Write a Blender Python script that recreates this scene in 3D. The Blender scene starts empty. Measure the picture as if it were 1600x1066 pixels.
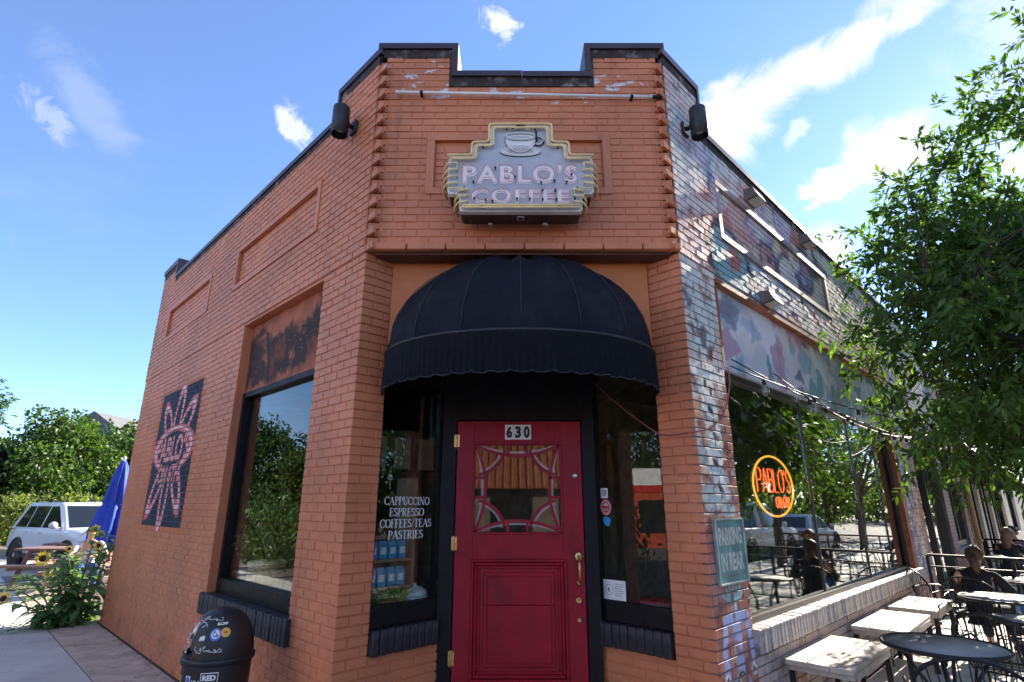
import bpy, bmesh, math, random
import numpy as np
from mathutils import Vector, Matrix
R = math.radians
S = bpy.context.scene
COL = S.collection
random.seed(7); RNG = np.random.default_rng(11)
Q = 2 ** -.5
# ------------------------------------------------------------------ camera
cam = bpy.data.cameras.new('camera'); co = bpy.data.objects.new('camera', cam); COL.objects.link(co)
cam.sensor_width = 36; cam.lens = 860 / 1600 * 36; cam.clip_start = .05; cam.clip_end = 2000
H = 1.68
co.location = (0, 0, H); co.rotation_euler = (R(90 + 16.6), 0, 0); S.camera = co
# ------------------------------------------------------------------ world
SUN_AZ, SUN_EL = R(46.5), R(25.2)
SD = Vector((math.sin(SUN_AZ) * math.cos(SUN_EL), math.cos(SUN_AZ) * math.cos(SUN_EL), math.sin(SUN_EL)))
W = bpy.data.worlds.new('World'); S.world = W; W.use_nodes = True
nt = W.node_tree; nt.nodes.clear()
class NG:
    """tiny node-graph helper"""
    def __init__(s, tree): s.t = tree
    def n(s, typ, **kw):
        nd = s.t.nodes.new(typ)
        for k, v in kw.items(): setattr(nd, k, v)
        return nd
    def put(s, sock, v):
        if isinstance(v, bpy.types.NodeSocket): s.t.links.new(v, sock)
        elif isinstance(v, bpy.types.Node): s.t.links.new(v.outputs[0], sock)
        elif v is not None:
            if sock.type == 'RGBA' and len(v) == 3: v = (*v, 1)
            sock.default_value = v
    def m(s, op, a, b=None, c=None, clamp=False):
        nd = s.n('ShaderNodeMath', operation=op, use_clamp=clamp)
        for i, v in enumerate((a, b, c)):
            if v is not None: s.put(nd.inputs[i], v)
        return nd.outputs[0]
    def v(s, op, a, b=None):
        nd = s.n('ShaderNodeVectorMath', operation=op)
        s.put(nd.inputs[0], a)
        if b is not None:
            if op == 'SCALE': s.put(nd.inputs[3], b)
            else: s.put(nd.inputs[1], b)
        return nd.outputs['Value'] if op in ('DOT_PRODUCT', 'LENGTH') else nd.outputs[0]
    def mix(s, f, a, b, mode='MIX'):
        nd = s.n('ShaderNodeMix', data_type='RGBA', blend_type=mode)
        s.put(nd.inputs[0], f); s.put(nd.inputs[6], a); s.put(nd.inputs[7], b)
        return nd.outputs[2]
    def noise(s, vec, scale, det=3, rough=.55, dist=0):
        nd = s.n('ShaderNodeTexNoise')
        if vec is not None: s.put(nd.inputs['Vector'], vec)
        nd.inputs['Scale'].default_value = scale; nd.inputs['Detail'].default_value = det
        nd.inputs['Roughness'].default_value = rough; nd.inputs['Distortion'].default_value = dist
        return nd.outputs[0]
    def ss(s, x, a, b):
        nd = s.n('ShaderNodeMapRange', interpolation_type='SMOOTHSTEP')
        s.put(nd.inputs[0], x); nd.inputs[1].default_value = a; nd.inputs[2].default_value = b
        return nd.outputs[0]
g = NG(nt)
sky = g.n('ShaderNodeTexSky', sky_type='NISHITA'); sky.sun_disc = False
sky.sun_elevation = SUN_EL; sky.sun_rotation = SUN_AZ; sky.altitude = 1600; sky.air_density = 1.0; sky.dust_density = .25; sky.ozone_density = 2.5
dirn = g.v('NORMALIZE', g.n('ShaderNodeTexCoord').outputs['Generated'])
sep = g.n('ShaderNodeSeparateXYZ'); g.put(sep.inputs[0], dirn)
base = sky.outputs[0]
# clouds: a bright streak, small wisps, and soft high veils, all placed by sky direction
def blob(az, el, ra, rb, tilt):
    c = Vector((math.sin(R(az)) * math.cos(R(el)), math.cos(R(az)) * math.cos(R(el)), math.sin(R(el))))
    e1 = Vector((math.cos(R(az)), -math.sin(R(az)), 0)); e2 = c.cross(e1) * -1
    if e2.z < 0: e2 = -e2
    a = (e1 * math.cos(R(tilt)) + e2 * math.sin(R(tilt))); b = (-e1 * math.sin(R(tilt)) + e2 * math.cos(R(tilt)))
    d = g.v('SUBTRACT', dirn, tuple(c))
    x = g.m('DIVIDE', g.v('DOT_PRODUCT', d, tuple(a)), ra); y = g.m('DIVIDE', g.v('DOT_PRODUCT', d, tuple(b)), rb)
    r2 = g.m('ADD', g.m('MULTIPLY', x, x), g.m('MULTIPLY', y, y))
    z = g.m('ADD', r2, g.m('MULTIPLY', g.v('LENGTH', d), .8))
    return g.m('SUBTRACT', 1.0, g.m('POWER', r2, .5), clamp=True)
# cloud plane coordinates (flat layer seen in perspective)
inv = g.m('DIVIDE', 1.0, g.m('ADD', g.m('MAXIMUM', sep.outputs[2], 0.0), .16))
plane = g.v('SCALE', dirn, inv)
n1 = g.noise(plane, 1.1, 7, .6, .4); n2 = g.noise(plane, 3.2, 8, .62, .3); n3 = g.noise(dirn, 9, 7, .65, .6); n0 = g.noise(plane, .5, 4)
W_OUT = g.n('ShaderNodeOutputWorld'); BG = g.n('ShaderNodeBackground')
BLOBS = [(31, 37.5, .21, .050, 9, 1.0, 0), (25.5, 35.8, .11, .078, 12, 1.0, 0), (37.5, 38.3, .13, .036, 8, .95, 0), (44, 40.5, .12, .03, 10, .5, 0), (-1.4, 46.8, .030, .040, 60, .75, 1), (-25, 34.9, .045, .028, -35, .7, 1),
         (-45.2, 29.8, .05, .025, -40, .30, 1), (-43, 32, .10, .05, -40, .18, 0), (39, 29.6, .10, .07, 15, .95, 0), (33.2, 27.6, .05, .04, 10, .9, 1), (32.0, 22.6, .07, .06, 5, .8, 0), (31.3, 33.2, .03, .018, 40, .5, 1), (47, 30, .20, .10, 10, .28, 0), (53, 36, .2, .08, 15, .4, 0), (-20, 22, .2, .06, 5, .15, 0),
         (-78, 22, .42, .20, 8, .75, 0), (-112, 38, .45, .26, -10, .8, 0), (165, 36, .5, .30, 12, .8, 0), (105, 32, .42, .24, 0, .75, 0), (-155, 22, .35, .16, 5, .7, 0), (-60, 58, .3, .18, 20, .6, 0), (130, 62, .35, .22, 0, .6, 0)]  # broad clouds beside and behind the view, added to whiten the ambient light
cl = None
n4 = g.noise(dirn, 24, 8, .7, .9)
for (az, el, ra, rb, tilt, w, sm) in BLOBS:
    b = g.m('MULTIPLY', g.ss(g.m('ADD', blob(az, el, ra, rb, tilt), g.m('MULTIPLY', g.m('SUBTRACT', n4 if sm else n3, .5), 2.6 if sm else 1.9)), .10, .68), w)
    b = g.m('MULTIPLY', b, g.ss(blob(az, el, ra * 1.5, rb * 1.5, tilt), .0, .55))
    cl = b if cl is None else g.m('MAXIMUM', cl, b)
veil = g.m('MULTIPLY', g.ss(g.m('ADD', g.m('MULTIPLY', n1, .7), g.m('MULTIPLY', n2, .3)), .50, .80), .12)
cl = g.m('MAXIMUM', cl, veil)
cl = g.m('MULTIPLY', cl, g.ss(sep.outputs[2], -.02, .1))
SKYGAIN, CLOUDV = .112, .33
hsv = g.n('ShaderNodeHueSaturation'); hsv.inputs['Saturation'].default_value = 1.16; g.put(hsv.inputs['Color'], base)
skyc = g.v('SCALE', g.mix(1.0, hsv.outputs[0], (.96, .955, 1.06, 1), 'MULTIPLY'), SKYGAIN)
skyc = g.v('ADD', g.v('SCALE', skyc, .76), (.030, .0305, .037))
full = g.mix(cl, skyc, (CLOUDV, CLOUDV * 1.0, CLOUDV * 1.03))
sd = g.v('DOT_PRODUCT', dirn, tuple(SD))
disc = g.m('MULTIPLY', g.ss(sd, math.cos(R(.75)), math.cos(R(.45))), 40.0)
full = g.v('ADD', full, g.v('SCALE', (1, .93, .8), disc))
g.put(BG.inputs[0], full); BG.inputs[1].default_value = 1.0
g.put(W_OUT.inputs[0], BG.outputs[0])
# ------------------------------------------------------------------ sun
sl = bpy.data.lights.new('sun', 'SUN'); so = bpy.data.objects.new('sun', sl); COL.objects.link(so)
sl.energy = 5.0; sl.angle = R(.55); sl.color = (1, .90, .76)
so.location = (30, 30, 30); so.rotation_euler = (-SD).to_track_quat('-Z', 'Y').to_euler()
# ------------------------------------------------------------------ view
S.view_settings.view_transform = 'Standard'; S.view_settings.look = 'None'; S.view_settings.gamma = 1
S.view_settings.use_curve_mapping = False; S.view_settings.exposure = 1.9
S.cycles.use_denoising = True; S.cycles.max_bounces = 10; S.cycles.diffuse_bounces = 5; S.cycles.transparent_max_bounces = 16
S.cycles.sample_clamp_indirect = 4; S.cycles.caustics_reflective = False; S.cycles.caustics_refractive = False
# ================================================================== helpers
def rot_to(z):
    return Vector((0, 0, 1)).rotation_difference(Vector(z).normalized()).to_matrix()
class MB:
    def __init__(s): s.v = []; s.f = []; s.mi = []; s.col = None; s.smooth = []
    def add(s, vs, fs, mi=0, smooth=False):
        o = len(s.v); s.v.extend([tuple(p) for p in vs])
        for f in fs: s.f.append(tuple(i + o for i in f)); s.mi.append(mi); s.smooth.append(smooth)
        return s
    def box(s, c, d, rz=0, mi=0, M=None, bev=0):
        x, y, z = d[0] / 2, d[1] / 2, d[2] / 2
        if bev:
            b = min(bev, x * .9, y * .9, z * .9); vs = []; fs = []
            bm = bmesh.new(); bmesh.ops.create_cube(bm, size=1)
            for q in bm.verts: q.co = Vector((q.co.x * d[0], q.co.y * d[1], q.co.z * d[2]))
            bmesh.ops.bevel(bm, geom=bm.edges[:], offset=b, segments=1, affect='EDGES', profile=.5)
            bm.verts.index_update(); vs = [q.co.copy() for q in bm.verts]; fs = [[q.index for q in f.verts] for f in bm.faces]; bm.free()
        else:
            vs = [Vector((a, b2, c2)) for a in (-x, x) for b2 in (-y, y) for c2 in (-z, z)]
            fs = [(0, 1, 3, 2), (4, 6, 7, 5), (0, 4, 5, 1), (2, 3, 7, 6), (0, 2, 6, 4), (1, 5, 7, 3)]
        m = M if M is not None else Matrix.Rotation(rz, 3, 'Z')
        return s.add([m @ p + Vector(c) for p in vs], fs, mi)
    def bar(s, a, b, w, h, up=(0, 0, 1), mi=0):
        a, b = Vector(a), Vector(b); d = (b - a); L = d.length; d.normalize(); u = Vector(up)
        x = d.cross(u)
        if x.length < 1e-4: x = d.cross(Vector((1, 0, 0)))
        x.normalize(); y = x.cross(d).normalized()
        M = Matrix((x, d, y)).transposed()
        return s.box((a + b) / 2, (w, L, h), M=M, mi=mi)
    def tube(s, pts, r, n=6, mi=0, closed=False, caps=True):
        pts = [Vector(p) for p in pts]; N = len(pts); rr = r if isinstance(r, (list, tuple)) else [r] * N
        vs = []; fs = []; prev = None
        for i, p in enumerate(pts):
            if closed: t = pts[(i + 1) % N] - pts[i - 1]
            else: t = pts[min(i + 1, N - 1)] - pts[max(i - 1, 0)]
            t = t.normalized() if t.length > 1e-9 else Vector((0, 0, 1))
            if prev is None:
                a = t.cross(Vector((0, 0, 1)))
                if a.length < .1: a = t.cross(Vector((1, 0, 0)))
            else: a = prev - t * prev.dot(t)
            a.normalize(); prev = a; b = t.cross(a)
            for k in range(n):
                th = 2 * math.pi * k / n
                vs.append(p + (a * math.cos(th) + b * math.sin(th)) * rr[i])
        for i in range(N if closed else N - 1):
            j = (i + 1) % N
            for k in range(n):
                fs.append((i * n + k, i * n + (k + 1) % n, j * n + (k + 1) % n, j * n + k))
        if caps and not closed: fs += [tuple(range(n))[::-1], tuple((N - 1) * n + k for k in range(n))]
        return s.add(vs, fs, mi, True)
    def lathe(s, prof, c=(0, 0, 0), n=16, mi=0, M=None, sx=1, sy=1, smooth=True):
        vs = []; fs = []; c = Vector(c)
        for (r, z) in prof:
            for k in range(n):
                th = 2 * math.pi * k / n; p = Vector((r * math.cos(th) * sx, r * math.sin(th) * sy, z))
                vs.append((M @ p if M is not None else p) + c)
        for i in range(len(prof) - 1):
            for k in range(n):
                fs.append((i * n + k, i * n + (k + 1) % n, (i + 1) * n + (k + 1) % n, (i + 1) * n + k))
        if prof[0][0] > 1e-6: fs.append(tuple(range(n))[::-1])
        if prof[-1][0] > 1e-6: fs.append(tuple((len(prof) - 1) * n + k for k in range(n)))
        return s.add(vs, fs, mi, smooth)
    def prism(s, poly, fn, d0, d1, mi=0, smooth=False):
        """poly: list of 2D points; fn(a,b,d)->3D ; solid between depths d0 and d1"""
        n = len(poly); vs = [fn(a, b, d0) for a, b in poly] + [fn(a, b, d1) for a, b in poly]
        fs = [tuple(range(n))[::-1], tuple(range(n, 2 * n))] + [(i, (i + 1) % n, n + (i + 1) % n, n + i) for i in range(n)]
        return s.add(vs, fs, mi, smooth)
    def ball(s, c, r, n=10, m=6, mi=0, sc=(1, 1, 1), M=None):
        vs = []; fs = []; c = Vector(c)
        for i in range(m + 1):
            ph = math.pi * i / m
            for k in range(n):
                th = 2 * math.pi * k / n
                p = Vector((r * sc[0] * math.sin(ph) * math.cos(th), r * sc[1] * math.sin(ph) * math.sin(th), r * sc[2] * math.cos(ph)))
                vs.append((M @ p if M is not None else p) + c)
        for i in range(m):
            for k in range(n): fs.append((i * n + k, (i + 1) * n + k, (i + 1) * n + (k + 1) % n, i * n + (k + 1) % n))
        return s.add(vs, fs, mi, True)
    def mesh(s, name, mats, org=None):
        me = bpy.data.meshes.new(name)
        vs = s.v if org is None else [(p[0] - org[0], p[1] - org[1], p[2] - org[2]) for p in s.v]
        me.from_pydata(vs, [], s.f)
        for m in (mats if isinstance(mats, (list, tuple)) else [mats]): me.materials.append(m)
        me.polygons.foreach_set('material_index', s.mi); me.polygons.foreach_set('use_smooth', s.smooth)
        return me
def org_of(o):
    p = Vector((0, 0, 0))
    while o is not None: p = p + o.location; o = o.parent
    return p
def props(o, label=None, cat=None, group=None, kind=None):
    for k, v in (('label', label), ('category', cat), ('group', group), ('kind', kind)):
        if v: o[k] = v
    return o
def thing(name, label, cat, loc=(0, 0, 0), rz=0, group=None):
    o = bpy.data.objects.new(name, None); COL.objects.link(o); o.location = loc; o.rotation_euler = (0, 0, rz); o.empty_display_size = .1
    return props(o, label, cat, group)
def put(name, mb, mats, parent=None, label=None, cat=None, group=None, kind=None, local=False, loc=None):
    """links a builder as one object; world coordinates unless local (then the parent's own frame)"""
    if parent is not None: org = None if local else org_of(parent)
    else: org = Vector(loc) if loc is not None else None
    me = mb.mesh(name, mats, org)
    o = bpy.data.objects.new(name, me); COL.objects.link(o)
    if parent is not None: o.parent = parent
    elif loc is not None: o.location = loc
    return props(o, label, cat, group, kind)
def kids(o): return [c for c in ALLKIDS.get(o.name, [])]
def copy_tree(o, parent=None):
    c = o.copy(); COL.objects.link(c)
    if parent is not None: c.parent = parent
    for ch in list(o.children): copy_tree(ch, c)
    return c
# ------------------------------------------------------------------ materials
MATS = {}
def mat(name, col, rough=.6, metal=0, var=.12, vs=6, bump=0, bs=40, spec=.5, dirt=None, ds=2.5, attr=None, emit=None, es=1, fleck=None, world=False, crack=0):
    if name in MATS: return MATS[name]
    m = bpy.data.materials.new(name); MATS[name] = m; m.use_nodes = True; t = m.node_tree; g = NG(t); b = t.nodes['Principled BSDF']
    oc = g.n('ShaderNodeNewGeometry').outputs['Position'] if world else g.n('ShaderNodeTexCoord').outputs['Object']
    if attr:
        a = g.n('ShaderNodeAttribute', attribute_name=attr); c = a.outputs['Color']
    else: c = None
    n = g.noise(oc, vs, 5)
    lo = tuple(max(0, x * (1 - var)) for x in col); hi = tuple(min(1, x * (1 + var)) for x in col)
    f = g.ss(n, .3, .7)
    if c is None: c = g.mix(f, lo, hi)
    else: c = g.mix(1.0, c, g.mix(f, (1 - var,) * 3, (1 + var,) * 3), 'MULTIPLY')
    if dirt: c = g.mix(g.m('MULTIPLY', g.ss(g.noise(oc, ds, 8, .65), .5, .72), dirt[3] if len(dirt) > 3 else .6), c, dirt[:3])
    if fleck: c = g.mix(g.ss(g.noise(oc, fleck[3], 6, .6), fleck[4], fleck[4] + .03), c, fleck[:3])
    if crack:
        line = g.ss(g.m('ABSOLUTE', g.m('SUBTRACT', g.noise(oc, .9, 7, .62, .3), .5)), crack, crack * .35); c = g.mix(g.m('MULTIPLY', g.m('MULTIPLY', line, g.ss(g.noise(oc, .5, 2), .46, .56)), .75), c, (.07, .06, .05))
    g.put(b.inputs['Base Color'], c); b.inputs['Roughness'].default_value = rough; b.inputs['Metallic'].default_value = metal
    b.inputs['Specular IOR Level'].default_value = spec
    if rough > .15: g.put(b.inputs['Roughness'], g.m('ADD', g.m('MULTIPLY', g.m('SUBTRACT', g.noise(oc, vs * 2.3, 4), .5), .25), rough, clamp=True))
    if bump:
        bn = g.n('ShaderNodeBump'); bn.inputs['Strength'].default_value = bump; bn.inputs['Distance'].default_value = .02
        g.put(bn.inputs['Height'], g.noise(oc, bs, 6)); g.put(b.inputs['Normal'], bn.outputs[0])
    if emit: b.inputs['Emission Color'].default_value = (*emit, 1); b.inputs['Emission Strength'].default_value = es
    return m
def glass(name, tint=(.9, .95, .93), ior=1.9, refl=1.0, rough=0.0, wav=0.0):
    m = bpy.data.materials.new(name); m.use_nodes = True; t = m.node_tree; t.nodes.clear(); g = NG(t)
    o = g.n('ShaderNodeOutputMaterial'); tr = g.n('ShaderNodeBsdfTransparent'); tr.inputs[0].default_value = (*tint, 1)
    gl = g.n('ShaderNodeBsdfGlossy'); gl.inputs['Roughness'].default_value = rough; gl.inputs[0].default_value = (1, 1, 1, 1)
    if wav:
        bn = g.n('ShaderNodeBump'); bn.inputs['Strength'].default_value = wav; bn.inputs['Distance'].default_value = .02
        g.put(bn.inputs['Height'], g.noise(g.n('ShaderNodeTexCoord').outputs['Object'], 1.6, 2)); g.put(gl.inputs['Normal'], bn.outputs[0])
    fr = g.n('ShaderNodeFresnel'); fr.inputs[0].default_value = ior
    # both faces of a pane reflect: use |fresnel| for front and back alike
    geo = g.n('ShaderNodeNewGeometry'); d = g.m('ABSOLUTE', g.v('DOT_PRODUCT', geo.outputs['Normal'], geo.outputs['Incoming']))
    f0 = ((ior - 1) / (ior + 1)) ** 2
    f = g.m('ADD', g.m('MULTIPLY', g.m('POWER', g.m('SUBTRACT', 1.0, d, clamp=True), 5.0), 1 - f0), f0 * refl, clamp=True)
    mx = g.n('ShaderNodeMixShader'); g.put(mx.inputs[0], f); g.put(mx.inputs[1], tr.outputs[0]); g.put(mx.inputs[2], gl.outputs[0]); g.put(o.inputs[0], mx.outputs[0])
    return m
def leafmat(name, col, trans=.45, rough=.45):
    m = bpy.data.materials.new(name); m.use_nodes = True; t = m.node_tree; t.nodes.clear(); g = NG(t)
    o = g.n('ShaderNodeOutputMaterial'); a = g.n('ShaderNodeAttribute', attribute_name='paint')
    c = g.mix(1.0, a.outputs['Color'], (*col, 1), 'MULTIPLY')
    p = g.n('ShaderNodeBsdfPrincipled'); g.put(p.inputs['Base Color'], c); p.inputs['Roughness'].default_value = rough; p.inputs['Specular IOR Level'].default_value = .35
    tl = g.n('ShaderNodeBsdfTranslucent'); g.put(tl.inputs[0], g.mix(1.0, c, (1.7, 1.75, .7, 1), 'MULTIPLY'))
    mx = g.n('ShaderNodeMixShader'); mx.inputs[0].default_value = trans; g.put(mx.inputs[1], p.outputs[0]); g.put(mx.inputs[2], tl.outputs[0]); g.put(o.inputs[0], mx.outputs[0])
    return m
# ------------------------------------------------------------------ text and flat paint
def text_geo(txt, size=1.0, bold=0.0, tube=0.0, res=3, spacing=1.0, extrude=0):
    c = bpy.data.curves.new('txt', 'FONT'); c.body = txt; c.size = size; c.align_x = 'CENTER'; c.align_y = 'CENTER'; c.offset = bold; c.resolution_u = res
    c.space_character = spacing; c.extrude = extrude
    if tube: c.fill_mode = 'NONE' if 'NONE' in c.bl_rna.properties['fill_mode'].enum_items else c.fill_mode; c.bevel_depth = tube; c.bevel_resolution = 1
    o = bpy.data.objects.new('txt', c); COL.objects.link(o)
    me = bpy.data.meshes.new_from_object(o.evaluated_get(bpy.context.evaluated_depsgraph_get()))
    vs = [v.co.copy() for v in me.vertices]; fs = [tuple(p.vertices) for p in me.polygons]
    COL.objects.unlink(o); bpy.data.objects.remove(o); bpy.data.curves.remove(c); bpy.data.meshes.remove(me)
    return vs, fs
def add_text(mb, txt, fn, size, w=None, h=None, bold=0.0, mi=0, tube=0, spacing=1.0, d=0.0):
    """fn(a,b,d)->3D; text centred on (0,0); optionally stretched to w x h"""
    vs, fs = text_geo(txt, size, bold, tube, spacing=spacing)
    if not vs: return
    xs = [v.x for v in vs]; ys = [v.y for v in vs]; cx, cy = (min(xs) + max(xs)) / 2, (min(ys) + max(ys)) / 2
    kx = w / (max(xs) - min(xs)) if w else 1; ky = h / (max(ys) - min(ys)) if h else kx
    if w and not h: ky = kx
    mb.add([fn((v.x - cx) * kx, (v.y - cy) * ky, v.z + d) for v in vs], fs, mi)
class Canvas:
    """flat paint: a grid of colours that brick faces read at their vertices"""
    def __init__(s, u0, u1, z0, z1, res, bg):
        s.u0, s.z0, s.res = u0, z0, res; s.nu = int((u1 - u0) / res) + 1; s.nz = int((z1 - z0) / res) + 1
        s.U, s.Z = np.meshgrid(u0 + np.arange(s.nu) * res, z0 + np.arange(s.nz) * res)
        s.c = np.zeros((s.nz, s.nu, 3)) + np.array(bg)
    def paint(s, mask, col, a=1.0):
        m = (np.asarray(mask, float) * a)[..., None]; s.c = s.c * (1 - m) + np.array(col) * m
    def poly(s, pts, col, a=1.0):
        m = np.zeros(s.U.shape, bool); n = len(pts)
        for i in range(n):
            (x1, y1), (x2, y2) = pts[i], pts[(i + 1) % n]
            if y1 == y2: continue
            cnd = ((y1 > s.Z) != (y2 > s.Z)) & (s.U < (x2 - x1) * (s.Z - y1) / (y2 - y1) + x1); m ^= cnd
        s.paint(m, col, a)
    def ell(s, cx, cz, a, b, col, al=1.0, rot=0, ring=None):
        c, sn = math.cos(rot), math.sin(rot); x = (s.U - cx) * c + (s.Z - cz) * sn; z = -(s.U - cx) * sn + (s.Z - cz) * c
        r = np.sqrt((x / a) ** 2 + (z / b) ** 2)
        s.paint((r < 1) if ring is None else (np.abs(r - 1) * min(a, b) < ring), col, al)
    def line(s, pts, w, col, al=1.0):
        d = np.full(s.U.shape, 1e9)
        for (x1, y1), (x2, y2) in zip(pts[:-1], pts[1:]):
            dx, dy = x2 - x1, y2 - y1; L = dx * dx + dy * dy + 1e-12
            t = np.clip(((s.U - x1) * dx + (s.Z - y1) * dy) / L, 0, 1)
            d = np.minimum(d, np.hypot(s.U - x1 - t * dx, s.Z - y1 - t * dy))
        s.paint(np.clip((w / 2 - d) / s.res + .5, 0, 1), col, al)
    def text(s, txt, cx, cz, w, h, col, bold=0.0, flip=False, al=1.0):
        vs, fs = text_geo(txt, 1.0, bold); xs = [v.x for v in vs]; ys = [v.y for v in vs]
        k = -1 if flip else 1
        P = [(cx + k * ((v.x - min(xs)) / (max(xs) - min(xs)) - .5) * w, cz + ((v.y - min(ys)) / (max(ys) - min(ys)) - .5) * h) for v in vs]
        for f in fs: s.poly([P[i] for i in f], col, al)
    def at(s, u, z):
        i = np.clip(((z - s.z0) / s.res).round().astype(int), 0, s.nz - 1); j = np.clip(((u - s.u0) / s.res).round().astype(int), 0, s.nu - 1)
        return s.c[i, j]
def vnoise(U, Z, sc, seed):
    r = np.random.default_rng(seed); G = r.random((64, 64)); x = U * sc + 100; z = Z * sc + 100
    xi, zi = np.floor(x).astype(int), np.floor(z).astype(int); fx, fz = x - xi, z - zi; fx = fx * fx * (3 - 2 * fx); fz = fz * fz * (3 - 2 * fz)
    a = G[xi % 64, zi % 64]; b = G[(xi + 1) % 64, zi % 64]; c = G[xi % 64, (zi + 1) % 64]; d = G[(xi + 1) % 64, (zi + 1) % 64]
    return (a * (1 - fx) + b * fx) * (1 - fz) + (c * (1 - fx) + d * fx) * fz
def set_paint(me, cols):
    a = me.color_attributes.new('paint', 'FLOAT_COLOR', 'POINT'); c = np.ones((len(me.vertices), 4), np.float32); c[:, :3] = cols
    a.data.foreach_set('color', c.ravel())
# ================================================================== the cafe
class Fr:
    def __init__(s, O, u, n): s.O, s.u, s.n = Vector(O), Vector(u), Vector(n)
    def P(s, a, z, off=0): return s.O + s.u * a + s.n * off + Vector((0, 0, z))
    def rect(s, mb, a0, a1, z0, z1, o0, o1, mi=0):
        vs = [s.P(a, z, o) for a in (a0, a1) for o in (o0, o1) for z in (z0, z1)]
        fs = [(0, 1, 3, 2), (4, 6, 7, 5), (0, 4, 5, 1), (2, 3, 7, 6), (0, 2, 6, 4), (1, 5, 7, 3)]
        if s.u.cross(s.n).z < 0: fs = [f[::-1] for f in fs]
        return mb.add(vs, [f[::-1] for f in fs], mi)
CL, CR = (-1.19, 4.09, 0), (1.36, 4.09, 0)
LW = Fr(CL, (-Q, Q, 0), (-Q, -Q, 0)); RW = Fr(CR, (Q, Q, 0), (Q, -Q, 0)); CW = Fr(CL, (1, 0, 0), (0, -1, 0))
LR = Fr(CL, (Q, Q, 0), (Q, -Q, 0)); RR = Fr(CR, (-Q, Q, 0), (-Q, -Q, 0))
LLEN, RLEN = 7.0, 12.7
TERRA = (.60, .208, .095)
def brick_material(name, col, attr=None, rough=.5, flake=True):
    m = bpy.data.materials.new(name); m.use_nodes = True; g = NG(m.node_tree); b = m.node_tree.nodes['Principled BSDF']
    p = g.n('ShaderNodeNewGeometry').outputs['Position']
    if attr: c = g.n('ShaderNodeAttribute', attribute_name=attr).outputs['Color']
    else:
        c = g.mix(g.ss(g.noise(p, 1.3, 6, .6), .35, .68), tuple(x * .86 for x in col), tuple(min(1, x * 1.1) for x in col))
        c = g.mix(g.m('MULTIPLY', g.ss(g.noise(p, 7, 5), .5, .7), .3), c, tuple(x * .78 for x in col))
    sp = g.n('ShaderNodeSeparateXYZ'); g.put(sp.inputs[0], p)
    # dust and drips: pale scuffs low down, small dark chips everywhere
    chips = g.ss(g.noise(p, 34, 3, .5), .735, .76); c = g.mix(g.m('MULTIPLY', chips, .7), c, (.07, .03, .02))
    grime = g.m('MULTIPLY', g.ss(g.noise(p, 3.5, 8, .7), .48, .66), g.ss(sp.outputs[2], .85, .0)); c = g.mix(g.m('MULTIPLY', grime, .45), c, (.13, .065, .045))
    streak = g.n('ShaderNodeMapping'); streak.inputs['Scale'].default_value = (5, 5, .35); g.put(streak.inputs[0], p); c = g.mix(g.m('MULTIPLY', g.ss(g.noise(streak.outputs[0], 1.6, 6, .65), .54, .72), .36), c, (.16, .06, .035))
    pits = g.m('MULTIPLY', g.ss(g.noise(p, 15, 5, .6), .70, .715), g.ss(g.noise(p, 1.1, 3), .42, .6)); c = g.mix(g.m('MULTIPLY', pits, .8), c, (.10, .04, .025))
    low = g.m('MULTIPLY', g.ss(g.noise(p, 28, 4, .6), .64, .68), g.ss(sp.outputs[2], .75, .1)); c = g.mix(g.m('MULTIPLY', low, .8), c, (.55, .45, .38))
    if flake:   # peeled white paint near the parapet of the entrance bay
        band = g.m('MULTIPLY', g.ss(sp.outputs[2], 4.98, 5.32), g.ss(sp.outputs[1], 4.16, 4.10))
        pv = g.n('ShaderNodeMapping'); pv.inputs['Scale'].default_value = (1, 1, 2.4); g.put(pv.inputs[0], p)
        fl = g.m('MULTIPLY', g.ss(g.m('ADD', g.noise(pv.outputs[0], 4.5, 6, .6), g.m('MULTIPLY', band, .10)), .675, .69), g.ss(band, .1, .3))
        c = g.mix(fl, c, (.62, .60, .60))
    g.put(b.inputs['Base Color'], c); b.inputs['Specular IOR Level'].default_value = .45 if attr is None else .06
    g.put(b.inputs['Roughness'], g.m('ADD', g.m('MULTIPLY', g.noise(p, 15, 4), .3), rough - .15, clamp=True))
    bn = g.n('ShaderNodeBump'); bn.inputs['Strength'].default_value = .35; bn.inputs['Distance'].default_value = .006
    g.put(bn.inputs['Height'], g.m('ADD', g.m('MULTIPLY', g.noise(p, 22, 5), 1.0), g.m('MULTIPLY', g.noise(p, 90, 3), .35))); g.put(b.inputs['Normal'], bn.outputs[0])
    return m
M_TERRA = brick_material('terracotta_painted_brick', TERRA)
M_MURAL = brick_material('mural_painted_brick', TERRA, attr='paint', rough=.62, flake=False)
M_SILLB = mat('black_painted_brick', (.018, .018, .024), .5, var=.3, bump=.5, bs=30, dirt=(.10, .10, .11, .35), ds=9)
M_SILLW = mat('weathered_pale_brick', (.42, .38, .36), .6, var=.25, bump=.6, bs=30, dirt=(.06, .05, .05, .75), ds=7)
M_BLACK = mat('black_gloss_paint', (.007, .007, .008), .5, var=.2, bump=.15, bs=20, spec=.22, dirt=(.03, .03, .033, .35), ds=8)
M_COPE = mat('dark_bronze_metal', (.045, .036, .050), .42, .3, var=.15)
M_TAR = mat('tarred_parapet', (.035, .022, .017), .8, var=.4, vs=14, bump=.8, bs=30, dirt=(.35, .30, .28, .8), ds=6)
M_PLASTER = mat('terracotta_plaster', (.58, .19, .062), .7, var=.07, vs=3, bump=.15, bs=60)
M_WOOD_DK = mat('dark_soffit_board', (.10, .040, .022), .6, var=.3, vs=8)
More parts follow.
